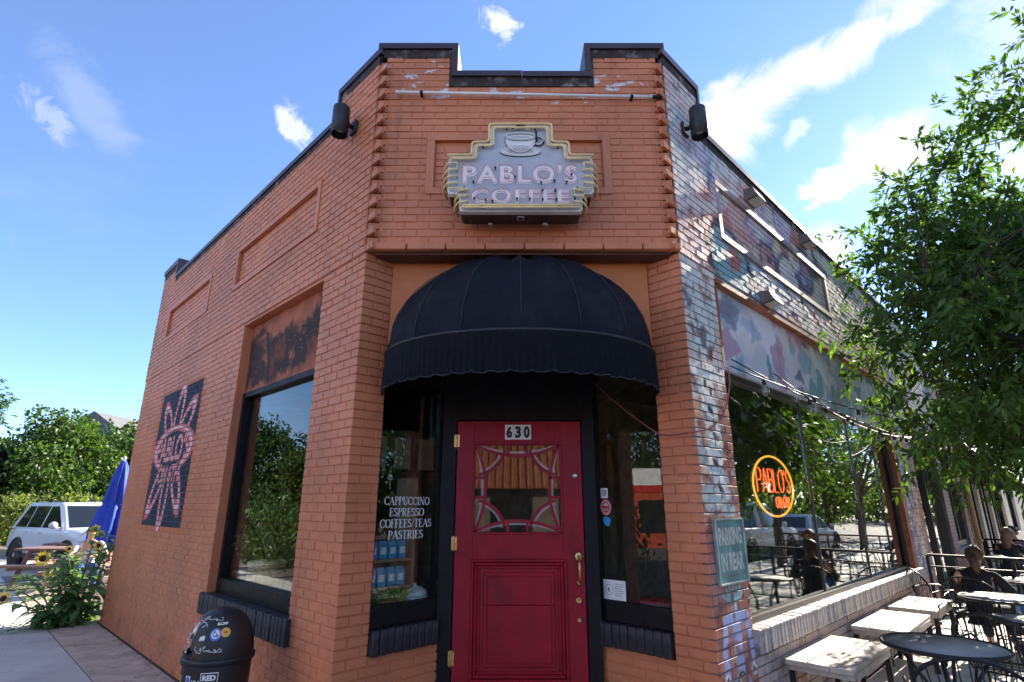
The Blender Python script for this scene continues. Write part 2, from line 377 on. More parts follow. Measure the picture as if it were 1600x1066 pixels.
M_RED = mat('dark_red_door_paint', (.28, .0058, .019), .42, spec=.3, var=.14, vs=5, bump=.12, bs=25, fleck=(.30, .09, .10, 38, .725), dirt=(.085, .004, .010, .55), ds=3.2)
M_BRASS = mat('worn_brass', (.62, .42, .16), .32, 1, var=.2, vs=30)
M_STEEL = mat('steel', (.55, .55, .55), .3, 1, var=.1)
M_WHITE = mat('white_paint', (.80, .79, .76), .5, var=.04)
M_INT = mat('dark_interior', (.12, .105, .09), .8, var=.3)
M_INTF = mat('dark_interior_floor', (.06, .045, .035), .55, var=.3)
G_STREET = glass('window_glass', ior=1.5, refl=1.0, wav=.02)
G_PATIO = glass('patio_window_glass', ior=2.3, refl=1.15, wav=.02)
G_DIM = glass('entrance_glass', ior=1.5, refl=1.0)
HC = .0677; BL = .203; J = .0098
cafe = thing('cafe_building', 'painted brick corner cafe with a chamfered entrance bay and red door', 'building', CL)
CO = Vector(CL)
# ---- flat paint of the street wall logo and the patio wall mural
logo = Canvas(3.72, 5.72, 1.36, 3.30, .008, TERRA)
SL, PK = (.032, .044, .064), (.72, .20, .20)
lp = lambda p, q: (5.60 - 1.80 * p, 1.42 + 1.80 * q)
logo.poly([lp(0, 0), lp(1, 0), lp(1, 1), lp(0, 1)], SL)
n_ = vnoise(logo.U, logo.Z, 3.0, 5); logo.paint(((logo.U > 3.8) & (logo.U < 5.6) & (logo.Z > 1.42) & (logo.Z < 3.22)) * np.clip(n_ - .35, 0, 1), (.06, .09, .14), .8)
def loop(p0, p1, w, col, lw):
    a, b = np.array(lp(*p0)), np.array(lp(*p1)); d = b - a; L = np.hypot(*d); rot = math.atan2(d[1], d[0])
    c = (a + b) / 2; logo.ell(c[0], c[1], L / 2, w, col, .95, rot, ring=lw)
for p0, p1, w in (((.48, .55), (.56, 1.0), .14), ((.42, .58), (.16, .88), .13), ((.58, .58), (.88, .85), .13), ((.45, .5), (.10, .10), .13), ((.5, .48), (.47, -.02), .12), ((.56, .5), (.86, .13), .13)):
    loop(p0, p1, w, PK, .040); loop(p0, p1, w, (.85, .66, .62), .012)
c_ = lp(.5, .545); logo.ell(c_[0], c_[1], .80, .27, SL); logo.ell(c_[0], c_[1], .80, .27, PK, .95, ring=.042); logo.ell(c_[0], c_[1], .80, .27, (.85, .66, .62), .9, ring=.012)
t_ = lp(.5, .545); logo.text("PABLO'S", t_[0], t_[1], 1.44, .36, (.80, .36, .34), .035, flip=True)
t_ = lp(.5, .36); logo.paint(((np.abs(logo.U - t_[0]) < .48) & (np.abs(logo.Z - t_[1]) < .13)), SL, .85); logo.text("ON 6TH", t_[0], t_[1], .95, .25, (.80, .34, .32), .03, flip=True)
logo_box = (3.80, 5.60, 1.42, 3.22)
mural = Canvas(-.1, RLEN + .1, -.05, 5.8, .02, (.76, .69, .62))
U, Z = mural.U, mural.Z; rr = np.random.default_rng(3)
def blend(f, lo, hi): return np.clip((f - lo) / (hi - lo), 0, 1)
nz = lambda s, k: .5 * vnoise(U, Z, s, k) + .3 * vnoise(U, Z, s * 2.1, k + 1) + .2 * vnoise(U, Z, s * 4.7, k + 2)
for col, s, k, lo, hi, a in (((.26, .50, .54), .42, 20, .50, .56, .85), ((.50, .17, .13), .5, 30, .55, .60, .8), ((.82, .77, .71), .6, 40, .50, .56, .8), ((.68, .38, .34), .55, 60, .56, .62, .75), ((.10, .18, .40), .6, 70, .60, .64, .8)):
    mural.paint(blend(nz(s, k), lo, hi), col, a)
PAL = [(.84, .79, .72), (.24, .50, .52), (.54, .15, .12), (.12, .21, .44), (.64, .55, .66), (.08, .08, .1), (.78, .66, .44), (.64, .30, .26)]
for q in range(52):     # large angular planes, each with a brushed edge
    cx, cz = rr.uniform(.3, 12), rr.uniform(2.8, 5.4); w, h, r = rr.uniform(.25, .8), rr.uniform(.14, .42), rr.uniform(0, 6.28); k = rr.integers(3, 6); pts = [(cx + w * math.cos(r + 6.28 * i / k), cz + h * math.sin(r + 6.28 * i / k)) for i in range(k)]
    mural.poly(pts, PAL[rr.integers(0, 8)], rr.uniform(.55, .9)); 
    if q % 2: mural.line(pts + pts[:1], .045, PAL[rr.integers(0, 6)], .7)
for q in range(44):     # long sweeping brush strokes
    x, z, an = rr.uniform(0, 11.5), rr.uniform(3.0, 5.5), rr.uniform(-.9, .9); ln, bend = rr.uniform(.6, 2.2), rr.uniform(-.7, .7)
    mural.line([(x + ln * t * math.cos(an + bend * t), z + ln * t * math.sin(an + bend * t)) for t in np.linspace(0, 1, 9)], rr.uniform(.05, .16), PAL[rr.integers(0, 8)], rr.uniform(.55, .9))
for q in range(16):
    x, z, a_ = rr.uniform(.4, 11.5), rr.uniform(3.7, 5.0), rr.uniform(.15, .45); mural.ell(x, z, a_, a_ * .85, PAL[rr.integers(0, 8)], .8, rr.uniform(0, 1)); mural.ell(x, z, a_, a_ * .85, PAL[5 if q % 3 else 0], .8, 0, ring=.035); mural.ell(x + a_ * .2, z + .03, a_ * .35, a_ * .3, PAL[rr.integers(0, 8)], .8)
mural.paint(blend(vnoise(U, Z, 7, 77) * .6 + vnoise(U, Z, 17, 78) * .4, .60, .70) * (Z > .66), (.80, .75, .70), .55)    # worn-through patches
lowm = (Z < .66); mural.paint(lowm, (.40, .25, .20), .75); mural.paint(lowm * blend(nz(1.6, 90), .48, .62), (.62, .52, .46), .7); mural.paint(lowm * blend(nz(2.6, 95), .6, .7), (.3, .36, .42), .7)
mural.paint(blend(vnoise(U, Z, 14, 9) * .6 + vnoise(U, Z, 31, 8) * .4, .68, .78), (.05, .04, .05), .6)
mural.paint((U > 6.0) * (Z < 3.0) * .0 + ((U > 7.3) & (Z < 3)), (.33, .13, .09), .5)
# the near pier: figure, fan and clock painted in finer strokes
pier = Canvas(-.08, .66, -.02, 3.64, .007, (.40, .17, .12)); U, Z = pier.U, pier.Z
nz = lambda s, k: .5 * vnoise(U, Z, s, k) + .3 * vnoise(U, Z, s * 2.1, k + 1) + .2 * vnoise(U, Z, s * 4.7, k + 2)
pier.paint(Z > 2.62, (.72, .66, .58), .92); pier.paint(blend(nz(2.4, 3), .5, .62), (.48, .26, .22), .6); pier.paint(blend(nz(3, 7), .58, .66) * (Z > 1.6), (.50, .62, .58), .7); pier.paint(blend(nz(5, 9), .62, .7) * (Z > 2.5), (.06, .07, .10), .8)
BN, BK, BU = (.84, .76, .64), (.03, .03, .04), (.30, .50, .50)
for z, x in ((2.42, .27), (2.22, .30), (2.02, .26), (1.83, .30)):     # vertebra-like bones up the pier
    pier.ell(x, z, .17, .11, BU, .6, .4); pier.ell(x, z, .13, .085, BN, .95, -.3); pier.ell(x + .02, z - .02, .06, .04, BK, .95, -.6)
    pier.line([(x - .13, z + .07), (x + .02, z + .02), (x + .12, z - .10)], .03, BN, .9)
pier.ell(.27, 2.58, .10, .12, BN, .9); pier.ell(.23, 2.60, .03, .045, BK); pier.ell(.31, 2.55, .03, .04, BK)
pier.line([(.12, 1.72), (.16, 1.62)], .02, BU); pier.line([(.46, 1.74), (.42, 1.62)], .02, BU)
for k in range(7): pier.line([(.34, .99), (.34 + .20 * math.cos(.5 + k * .36), 1.0 + .16 * math.sin(.5 + k * .36))], .022, (.22, .50, .50), .9)
pier.ell(.33, .96, .05, .05, (.80, .66, .55))
for sx in (-1, 1):
    pier.line([(.34 + sx * .02, .92), (.34 + sx * .17, .90), (.34 + sx * .22, .70), (.34 + sx * .21, .58)], .075, (.36, .44, .66), .9); pier.ell(.34 + sx * .21, .55, .045, .04, (.8, .78, .72)); pier.ell(.34 + sx * .21, .55, .015, .02, BK)
pier.line([(.34, .92), (.34, .62)], .13, (.40, .46, .66), .85)
pier.c = np.clip(pier.c * 1.22, 0, .85)
pier.ell(.34, .30, .20, .28, (.46, .44, .62), .9); pier.ell(.34, .12, .19, .20, (.40, .56, .54), .8); pier.ell(.34, .12, .20, .22, (.22, .42, .42), .8, ring=.012)
pier.ell(.34, .42, .095, .14, (.78, .66, .46)); pier.ell(.34, .42, .095, .14, BK, .9, ring=.006); pier.line([(.34, .42), (.39, .47)], .012, BK); pier.line([(.34, .42), (.33, .53)], .012, BK)
for k in range(12): pier.ell(.34 + .075 * math.cos(k * .5236), .42 + .115 * math.sin(k * .5236), .009, .010, BK)
pier.line([(.52, .6), (.55, .2)], .03, (.55, .25, .25), .7); pier.paint(blend(vnoise(U, Z, 16, 2), .7, .8), (.25, .08, .06), .7)
# ---- bricks
bricks = []      # (frame, a0, a1, z0, z1, off, wall key, canvas)
def lay(F, key, a0, a1, z0, z1, holes=(), off=0.0, bond=0.0, a0f=None, a1f=None, canvas=None):
    r0 = int(math.ceil(z0 / HC - .3)); r1 = int(math.floor(z1 / HC + .3))
    for r in range(r0, r1):
        za, zb = r * HC + J / 2, (r + 1) * HC - J / 2; zm = (za + zb) / 2
        s0, s1 = (a0f(r) if a0f else a0), (a1f(r) if a1f else a1); free = [(s0, s1)]
        for (h0, h1, y0, y1) in holes:
            if y0 - .012 < zm < y1 + .012:
                nf = []
                for (p, q) in free:
                    if h1 <= p or h0 >= q: nf.append((p, q)); continue
                    if h0 > p: nf.append((p, h0))
                    if h1 < q: nf.append((h1, q))
                free = nf
        sh = bond + (BL / 2 if r % 2 else 0)
        for (p, q) in free:
            k = math.floor((p - sh) / BL); cuts = [p]
            while True:
                k += 1; c = sh + k * BL
                if c >= q - .045: break
                if c > p + .045: cuts.append(c)
            cuts.append(q)
            for i in range(len(cuts) - 1):
                x0 = cuts[i] + (J / 2 if i else 0.001); x1 = cuts[i + 1] - (J / 2 if i < len(cuts) - 2 else 0.001)
                bricks.append((F, x0, x1, za, zb, off, key, canvas))
def in_logo(a, z): return logo_box[0] - .12 < a < logo_box[1] + .12 and logo_box[2] - .06 < z < logo_box[3] + .06
ZB = 54 * HC   # underside of the upper storey, 3.656
LWIN = (.715, 2.60, .66, 3.63)
P1, P2 = (.95, 3.19, 4.20, 4.77), (4.13, 6.2, 4.18, 4.74)
CP = (.455, 2.04, 4.19, 4.775)     # panel round the sign
lay(LW, 'street', 0, LLEN, 0, ZB, [LWIN])
odd = lambda r: r % 2 == 0
lay(LW, 'street', 0, LLEN, ZB, 78 * HC, [(p[0] - .0, p[1], p[2], p[3]) for p in (P1, P2)], off=.010, a0f=lambda r: -.105 if odd(r) else .03)
lay(LW, 'street', .03, .74, 78 * HC, 5.55, off=.010, a0f=lambda r: -.105 if odd(r) else .03)
lay(LW, 'street', 6.2, LLEN, 78 * HC, 5.55, off=.010)
for p in (P1, P2): lay(LW, 'street', p[0] + .075, p[1] - .075, p[2] + .06, p[3] - .06, off=-.020)
lay(CW, 'entrance', .05, 2.50, ZB, 5.60, [CP, (.64, 1.91, 5.27, 5.7)], a0f=lambda r: .05 if odd(r) else .0, a1f=lambda r: 2.50 if odd(r) else 2.55)
lay(CW, 'entrance', CP[0] + .075, CP[1] - .075, CP[2] + .06, CP[3] - .06, off=-.020)
lay(LR, 'entrance', 0, .263, 0, ZB, off=.003); lay(LR, 'entrance', .263, .873, 0, .67, bond=.05)
lay(RR, 'entrance', 0, .311, 0, ZB, off=.003); lay(RR, 'entrance', .311, .975, 0, .65, bond=.05)
RH = [(.61, 6.55, .63, 3.58), (7.70, 10.0, 0, 3.0), (10.6, 12.2, .70, 3.0)]
RP = (.86, 4.2, 4.10, 4.73)
lay(RW, 'patio', 0, .61, 0, ZB, canvas=pier)
lay(RW, 'patio', .61, RLEN, 0, ZB, RH, canvas=mural)
lay(RW, 'patio', .03, RLEN, ZB, 75 * HC, [RP], off=.006, a0f=lambda r: -.105 if odd(r) else .03, canvas=mural)
lay(RW, 'patio', .03, .66, 75 * HC, 5.55, off=.006, a0f=lambda r: -.105 if odd(r) else .03, canvas=mural)
lay(RW, 'patio', RP[0] + .075, RP[1] - .075, RP[2] + .06, RP[3] - .06, off=-.020, canvas=mural)
# ---- walls behind the bricks (painted joints)
def slab(mb, F, a0, a1, z0, z1, holes, off=-.0072, th=.22):
    A = sorted({a0, a1, *[min(max(h[i], a0), a1) for h in holes for i in (0, 1)]}); Zs = sorted({z0, z1, *[min(max(h[i], z0), z1) for h in holes for i in (2, 3)]})
    for i in range(len(A) - 1):
        run = None
        for j in range(len(Zs) - 1):
            am, zm = (A[i] + A[i + 1]) / 2, (Zs[j] + Zs[j + 1]) / 2
            hole = any(h[0] < am < h[1] and h[2] < zm < h[3] for h in holes)
            if not hole: run = (run[0] if run else Zs[j], Zs[j + 1])
            if (hole or j == len(Zs) - 2) and run: F.rect(mb, A[i], A[i + 1], run[0], run[1], off - th, off); run = None
mb = MB(); slab(mb, LW, .008, LLEN, 0, ZB, [LWIN]); slab(mb, LW, .02, LLEN, ZB + .0, 5.28, [P1, P2], off=.0028, th=.21); [slab(mb, LW, *p, [], off=-.0272, th=.19) for p in (P1, P2)]
slab(mb, LW, .02, .74, 5.28, 5.64, [], off=.0028); slab(mb, LW, 6.2, LLEN, 5.28, 5.58, [], off=.0028)
w_street = put('wall', mb, M_TERRA, cafe)
mb = MB(); LW.rect(mb, logo_box[0], logo_box[1], logo_box[2], logo_box[3], -.03, -.0055); put('painted_backing', mb, mat('slate_paint', (.032, .044, .064), .6), w_street)
mb = MB(); slab(mb, CW, .09, 2.46, ZB + .004, 5.35, [CP], off=-.0072); slab(mb, CW, *CP, [], off=-.0272); slab(mb, CW, .09, .66, 5.35, 5.66, [], off=-.0072); slab(mb, CW, 1.89, 2.46, 5.35, 5.66, [], off=-.0072)
slab(mb, LR, .05, .263, 0, ZB, []); slab(mb, LR, .263, .873, 0, .66, []); slab(mb, RR, .05, .311, 0, ZB, []); slab(mb, RR, .311, .975, 0, .64, [])
w_ent = put('wall', mb, M_TERRA, cafe)
mb = MB(); slab(mb, RW, .008, RLEN, 0, ZB, RH); slab(mb, RW, .02, RLEN, ZB, 5.12, [RP], off=-.0012); slab(mb, RW, *RP, [], off=-.0272); slab(mb, RW, .02, .66, 5.12, 5.62, [], off=-.0012)
M_MJ = mat('mural_wall_joint', (.20, .15, .14), .6, var=.4, vs=3, dirt=(.42, .43, .45, .7), ds=1.6)
w_pat = put('wall', mb, M_MJ, cafe)
WALLS = {'street': w_street, 'entrance': w_ent, 'patio': w_pat}
def pix(p):
    d = p.y * math.cos(R(16.6)) + (p.z - H) * math.sin(R(16.6)); u = -p.y * math.sin(R(16.6)) + (p.z - H) * math.cos(R(16.6))
    return 800 + 860 * p.x / d, 533 - 860 * u / d
def area(b):
    F, a0, a1, z0, z1, off, _, _ = b
    q = [pix(F.P(a0, z0)), pix(F.P(a1, z0)), pix(F.P(a1, z1)), pix(F.P(a0, z1))]
    if any(not (-20 < x < 1620 and -20 < y < 1080) for x, y in q): return 0
    return abs(sum(q[i][0] * q[(i + 1) % 4][1] - q[(i + 1) % 4][0] * q[i][1] for i in range(4))) / 2
rank = sorted(range(len(bricks)), key=lambda i: -area(bricks[i])); SINGLE = set(rank[:292])
def brick_geo(w, h, nx=1, nz=1, dep=.028, b=.0032):
    X = np.linspace(-w / 2 + b, w / 2 - b, nx + 1); Zs = np.linspace(-h / 2 + b, h / 2 - b, nz + 1)
    vs = [(x, 0, z) for z in Zs for x in X]; fs = []; N = nx + 1
    for j in range(nz):
        for i in range(nx): fs.append((j * N + i, j * N + i + 1, (j + 1) * N + i + 1, (j + 1) * N + i))
    o = len(vs); x, z = w / 2, h / 2
    vs += [(-x, -b, -z), (x, -b, -z), (x, -b, z), (-x, -b, z), (-x, -dep, -z), (x, -dep, -z), (x, -dep, z), (-x, -dep, z)]
    c = [0, nx, nz * N + nx, nz * N]; ring = [list(range(0, N)), [j * N + nx for j in range(nz + 1)], [nz * N + i for i in range(nx, -1, -1)], [j * N for j in range(nz, -1, -1)]]
    for k in range(4):
        k2 = (k + 1) % 4; fs.append(tuple([o + k, o + k2] + ring[k][::-1])); fs.append((o + 4 + k, o + 4 + k2, o + k2, o + k))
    return vs, [f[::-1] for f in fs]     # outward is +y
bcache = {}
stuff = {k: (MB(), []) for k in WALLS}
for i, b in enumerate(bricks):
    F, a0, a1, z0, z1, off, key, cv = b
    if F is LW and in_logo((a0 + a1) / 2, (z0 + z1) / 2): cv = logo
    w, h = a1 - a0 - random.random() * .002, z1 - z0 - random.random() * .0015; off += random.gauss(0, .0011)
    ctr = F.P((a0 + a1) / 2, (z0 + z1) / 2 + random.gauss(0, .0006), off); rz = math.atan2(F.n.y, F.n.x) - math.pi / 2 + (random.gauss(0, .010) if cv is not None and F is RW else 0)
    if cv is None: nx = nzq = 1
    elif cv is pier: nx, nzq = max(1, round(w / .017)), 4
    elif cv is logo: nx, nzq = max(1, round(w / .010)), 6
    else: nx, nzq = max(1, round(w / (.05 if a0 < 6.5 else .1))), 1
    if i in SINGLE and cv is None:
        k = (round(w, 2), round(h, 2)); me = bcache.get(k)
        if me is None:
            vs, fs = brick_geo(w, h); m2 = MB(); m2.add(vs, fs); me = bcache[k] = m2.mesh('brick', M_TERRA)
        o = bpy.data.objects.new('brick', me); COL.objects.link(o); o.parent = WALLS[key]; o.location = ctr - CO; o.rotation_euler = (0, 0, rz); continue
    vs, fs = brick_geo(w, h, nx, nzq, b=.0018 if F is RW else .0032); c, s_ = math.cos(rz), math.sin(rz)
    ws = [(ctr.x + x * c - y * s_, ctr.y + x * s_ + y * c, ctr.z + z) for x, y, z in vs]
    if cv is None: stuff[key][0].add(ws, fs); stuff[key][1].extend([TERRA] * len(ws)); continue
    P = np.array(ws); rel = P - np.array(F.O); aa = rel @ np.array(F.u); cols = cv.at(aa, P[:, 2])
    if F is RW and z0 > ZB - .01 and off > -.01: cols[aa < .014] = TERRA
    if i in SINGLE:
        m2 = MB(); m2.add(ws, fs); me = m2.mesh('brick', M_MURAL, ctr); set_paint(me, cols)
        o = bpy.data.objects.new('brick', me); COL.objects.link(o); o.parent = WALLS[key]; o.location = ctr - CO
    else:
        stuff[key][0].add(ws, fs, 1); stuff[key][1].extend(map(tuple, cols))
for k, (m2, cols) in stuff.items():
    o = put('brick', m2, [M_TERRA, M_MURAL], WALLS[k], kind='stuff'); set_paint(o.data, np.array(cols))
# lintel course over the entrance: long flat bricks standing proud
mb = MB(); 
for k in range(8):
    o = put('brick', MB().box((CL[0] + .02 + .318 * (k + .5), 4.063, ZB + .030), (.308, .055, .060), bev=.006), M_TERRA, w_ent)
put('soffit', MB().box((.085, 4.18, ZB - .012), (2.40, .17, .02)), M_WOOD_DK, cafe)
# raised frames of the recessed panels
for F, p, m, w in ((LW, P1, M_TERRA, w_street), (LW, P2, M_TERRA, w_street), (CW, CP, M_TERRA, w_ent), (RW, RP, M_MJ, w_pat)):
    o_ = .022 if F is LW else .012
    mb = MB(); F.rect(mb, p[0], p[1], p[3] - .058, p[3], -.02, o_); F.rect(mb, p[0], p[1], p[2], p[2] + .058, -.02, o_)
    F.rect(mb, p[0], p[0] + .068, p[2] + .058, p[3] - .058, -.02, o_ - .002); F.rect(mb, p[1] - .068, p[1], p[2] + .058, p[3] - .058, -.02, o_ - .002)
    put('panel_frame', mb, mat('mural_trim', (.30, .22, .20), .5, var=.4, vs=3) if F is RW else m, cafe)
# ---- parapet: tar band, metal coping
def coping(segs, name, m, F, o0, o1):
    mb = MB()
    for a0, a1, z0, z1 in segs: F.rect(mb, a0, a1, z0, z1, o0, o1)
    return put(name, mb, m, cafe)
coping([(.02, .665, 5.600, 5.688), (1.885, 2.53, 5.600, 5.688), (.622, .665, 5.385, 5.600), (1.885, 1.928, 5.385, 5.600), (.622, 1.928, 5.285, 5.385)], 'parapet_band', M_TAR, CW, -.2, .006)
coping([(-.03, .70, 5.690, 5.748), (1.85, 2.58, 5.690, 5.748), (.645, .70, 5.440, 5.690), (1.85, 1.905, 5.440, 5.690), (.645, 1.28, 5.385, 5.440), (1.282, 1.905, 5.380, 5.435)], 'coping', M_COPE, CW, -.30, .028)
coping([(.02, .72, 5.54, 5.63), (.72, 6.2, 5.24, 5.30), (6.22, LLEN, 5.46, 5.56)], 'parapet_band', M_TAR, LW, -.2, .013)
coping([(-.02, .76, 5.632, 5.70), (.72, .76, 5.36, 5.632), (.762, 6.2, 5.302, 5.36), (6.18, 6.22, 5.36, 5.562), (6.18, LLEN + .02, 5.562, 5.65)], 'coping', M_COPE, LW, -.30, .03)
coping([(.02, .65, 5.54, 5.63), (.65, RLEN, 5.05, 5.13)], 'parapet_band', M_TAR, RW, -.2, .010)
coping([(-.02, .68, 5.632, 5.70), (.64, .68, 5.19, 5.632), (.68, RLEN + .02, 5.132, 5.19)], 'coping', M_COPE, RW, -.30, .03)
# ---- roof, floor, back walls, dark room
Lend, Rend = LW.P(LLEN, 0), RW.P(RLEN, 0); Bend = Lend + Vector((Q, Q, 0)) * (RLEN + 1.8)
foot = [Vector(CL) + Vector((.15, .12, 0)), Lend + Vector((.2, 0, 0)), Bend, Rend + Vector((-.2, 0, 0)), Vector(CR) + Vector((-.15, .12, 0))]
def flat(mb, poly, z0, z1): return mb.prism([(p.x, p.y) for p in poly], lambda a, b, d: Vector((a, b, d)), z0, z1)
put('roof', flat(MB(), foot, 4.78, 4.9), mat('roof_membrane', (.25, .24, .23), .8), cafe)
inner = [Vector((-.57, 4.78, 0)), LW.P(.72, 0, -.3) + Vector((.1, .1, 0)), LW.P(LLEN, 0, -.3), Bend, RW.P(RLEN, 0, -.3), RW.P(.7, 0, -.3), Vector((.68, 4.8, 0))]
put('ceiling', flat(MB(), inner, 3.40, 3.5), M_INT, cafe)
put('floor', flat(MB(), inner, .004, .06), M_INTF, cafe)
mb = MB(); EW = Fr(Lend, (Q, Q, 0), (-Q, Q, 0)); EW.rect(mb, .02, RLEN + 1.8, 0, 5.26, -.2, -.0); NW = Fr(Rend, (-Q, Q, 0), (Q, Q, 0)); NW.rect(mb, .02, LLEN + 1.8, 0, 5.1, -.2, 0)
put('wall', mb, M_TERRA, cafe)
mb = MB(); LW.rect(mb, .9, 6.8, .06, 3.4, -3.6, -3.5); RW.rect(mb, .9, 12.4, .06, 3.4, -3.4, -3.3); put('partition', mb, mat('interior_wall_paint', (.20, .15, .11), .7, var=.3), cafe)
# ---- street window
M_STAIN = bpy.data.materials.new('stained_plaster'); M_STAIN.use_nodes = True; gg = NG(M_STAIN.node_tree); bb = M_STAIN.node_tree.nodes['Principled BSDF']
pp = gg.n('ShaderNodeTexCoord').outputs['Object']; s3 = gg.n('ShaderNodeSeparateXYZ'); gg.put(s3.inputs[0], gg.n('ShaderNodeNewGeometry').outputs['Position'])
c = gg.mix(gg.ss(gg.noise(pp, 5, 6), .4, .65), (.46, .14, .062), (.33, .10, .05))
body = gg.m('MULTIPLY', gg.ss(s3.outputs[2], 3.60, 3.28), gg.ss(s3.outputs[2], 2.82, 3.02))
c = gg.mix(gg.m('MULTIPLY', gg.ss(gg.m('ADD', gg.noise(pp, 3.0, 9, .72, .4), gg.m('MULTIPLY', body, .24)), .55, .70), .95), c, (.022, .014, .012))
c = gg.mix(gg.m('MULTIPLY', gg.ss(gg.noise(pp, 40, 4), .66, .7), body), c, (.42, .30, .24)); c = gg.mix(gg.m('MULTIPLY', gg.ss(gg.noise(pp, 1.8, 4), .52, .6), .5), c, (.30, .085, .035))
gg.put(bb.inputs['Base Color'], c); bb.inputs['Roughness'].default_value = .8
bn = gg.n('ShaderNodeBump'); bn.inputs['Strength'].default_value = .7; bn.inputs['Distance'].default_value = .01; gg.put(bn.inputs['Height'], gg.noise(pp, 35, 6)); gg.put(bb.inputs['Normal'], bn.outputs[0])
mb = MB(); LW.rect(mb, .716, 2.598, 2.86, 3.628, -.17, -.10); put('transom_panel', mb, M_STAIN, cafe)
fr = MB(); LW.rect(fr, .716, 2.598, 2.80, 2.858, -.18, -.085); LW.rect(fr, .716, 2.598, .856, .985, -.18, -.085); LW.rect(fr, .716, .765, .985, 2.80, -.18, -.087); LW.rect(fr, 2.53, 2.598, .985, 2.80, -.18, -.087)
win = put('window', fr, M_BLACK, cafe)
mb = MB(); LW.rect(mb, .765, 2.53, .985, 2.80, -.150, -.142); put('pane', mb, G_STREET, win)
def sill(F, a0, a1, z0, z1, o1, n, m, name='window_sill', tops=.0, bm=None):
    mb = MB(); F.rect(mb, a0 + .004, a1 - .004, z0 + .006, z1 - .012, -.16, o1 - .012); base = put(name, mb, m, cafe)
    w = (a1 - a0) / n; cache = None; rz = math.atan2(F.n.y, F.n.x) - math.pi / 2
    for k in range(n):
        if cache is None:
            b = MB().box((0, 0, 0), (w - .010, .19 + o1 * 0, z1 - z0), bev=.006); cache = b.mesh('brick', bm or m)
        o = bpy.data.objects.new('brick', cache); COL.objects.link(o); o.parent = base
        o.location = F.P(a0 + w * (k + .5), (z0 + z1) / 2 + random.gauss(0, .0015), o1 - .095 + random.gauss(0, .002)) - CO; o.rotation_euler = (random.gauss(0, .006), 0, rz + random.gauss(0, .006))
    return base
sill(LW, .66, 2.68, .665, .853, .035, 28, M_SILLB)
# ---- patio window: four panes, mural transom above, pale rowlock sill
frm = MB(); M_ALU = mat('pale_window_frame', (.36, .36, .36), .45, .3, dirt=(.08, .08, .08, .6), ds=6)
RW.rect(frm, .612, 6.548, .80, .845, -.18, -.07); RW.rect(frm, .612, 6.548, 2.75, 2.80, -.18, -.07); RW.rect(frm, .612, .65, .845, 2.75, -.18, -.075); RW.rect(frm, 6.50, 6.548, .845, 2.75, -.18, -.075)
for a in (2.68, 4.42, 5.62): RW.rect(frm, a - .011, a + .011, .845, 2.75, -.132, -.102)
pw = put('window', frm, mat('dark_window_frame', (.05, .045, .042), .4, .3), cafe)
for a0, a1 in ((.65, 2.666), (2.694, 4.406), (4.434, 5.606), (5.634, 6.5)):
    mb = MB(); RW.rect(mb, a0, a1, .845, 2.75, -.122, -.114); put('pane', mb, G_PATIO, pw)
sill(RW, .59, 6.58, .635, .80, .05, 86, M_SILLW)
mb = MB(); RW.rect(mb, .60, .64, 2.8, 3.56, -.06, .004); RW.rect(mb, .60, 6.56, 3.56, 3.60, -.06, .03); RW.rect(mb, 6.38, 6.546, .80, 2.75, -.07, -.002); put('window_trim', mb, mat('rust_trim', (.30, .10, .045), .6, var=.3), cafe)
tb = MB(); nx, nzz = 200, 30
A = np.linspace(.64, 6.548, nx); ZZ = np.linspace(2.80, 3.558, nzz)
tb.add([RW.P(a, z, -.035) for z in ZZ for a in A], [(j * nx + i, j * nx + i + 1, (j + 1) * nx + i + 1, (j + 1) * nx + i) for j in range(nzz - 1) for i in range(nx - 1)])
RW.rect(tb, .64, 6.548, 2.801, 3.557, -.12, -.038)
mural2 = Canvas(.5, 6.7, 2.7, 3.65, .012, (.55, .57, .62)); U, Z = mural2.U, mural2.Z
nz = lambda s, k: .5 * vnoise(U, Z, s, k) + .3 * vnoise(U, Z, s * 2.1, k + 1) + .2 * vnoise(U, Z, s * 4.7, k + 2)
for col, s, k, lo, hi, a in (((.20, .38, .50), 1.2, 20, .45, .62, .8), ((.72, .62, .62), 1.4, 32, .5, .66, .7), ((.78, .78, .80), 1.5, 44, .5, .6, .8), ((.50, .18, .15), 1.9, 55, .62, .7, .7), ((.07, .2, .2), 2, 64, .66, .72, .7)):
    mural2.paint(blend(nz(s, k), lo, hi), col, a)
for _ in range(80):
    cx, cz = rr.uniform(.6, 6.6), rr.uniform(2.85, 3.5); w, h, r = rr.uniform(.06, .3), rr.uniform(.05, .2), rr.uniform(0, 6.28)
    pal = [(.62, .62, .66), (.12, .36, .40), (.25, .38, .52), (.46, .30, .38), (.1, .16, .24), (.7, .66, .6)][rr.integers(0, 6)]
    k = rr.integers(3, 6); mural2.poly([(cx + w * math.cos(r + 6.28 * i / k), cz + h * math.sin(r + 6.28 * i / k)) for i in range(k)], pal, rr.uniform(.4, .9))
o = put('transom_panel', tb, brick_material('mural_panel_paint', TERRA, attr='paint', rough=.4, flake=False), cafe)
P = np.array([list(v.co) for v in o.data.vertices]) + np.array(CL) - np.array(CR); set_paint(o.data, mural2.at(P @ np.array([Q, Q, 0]), P[:, 2]))
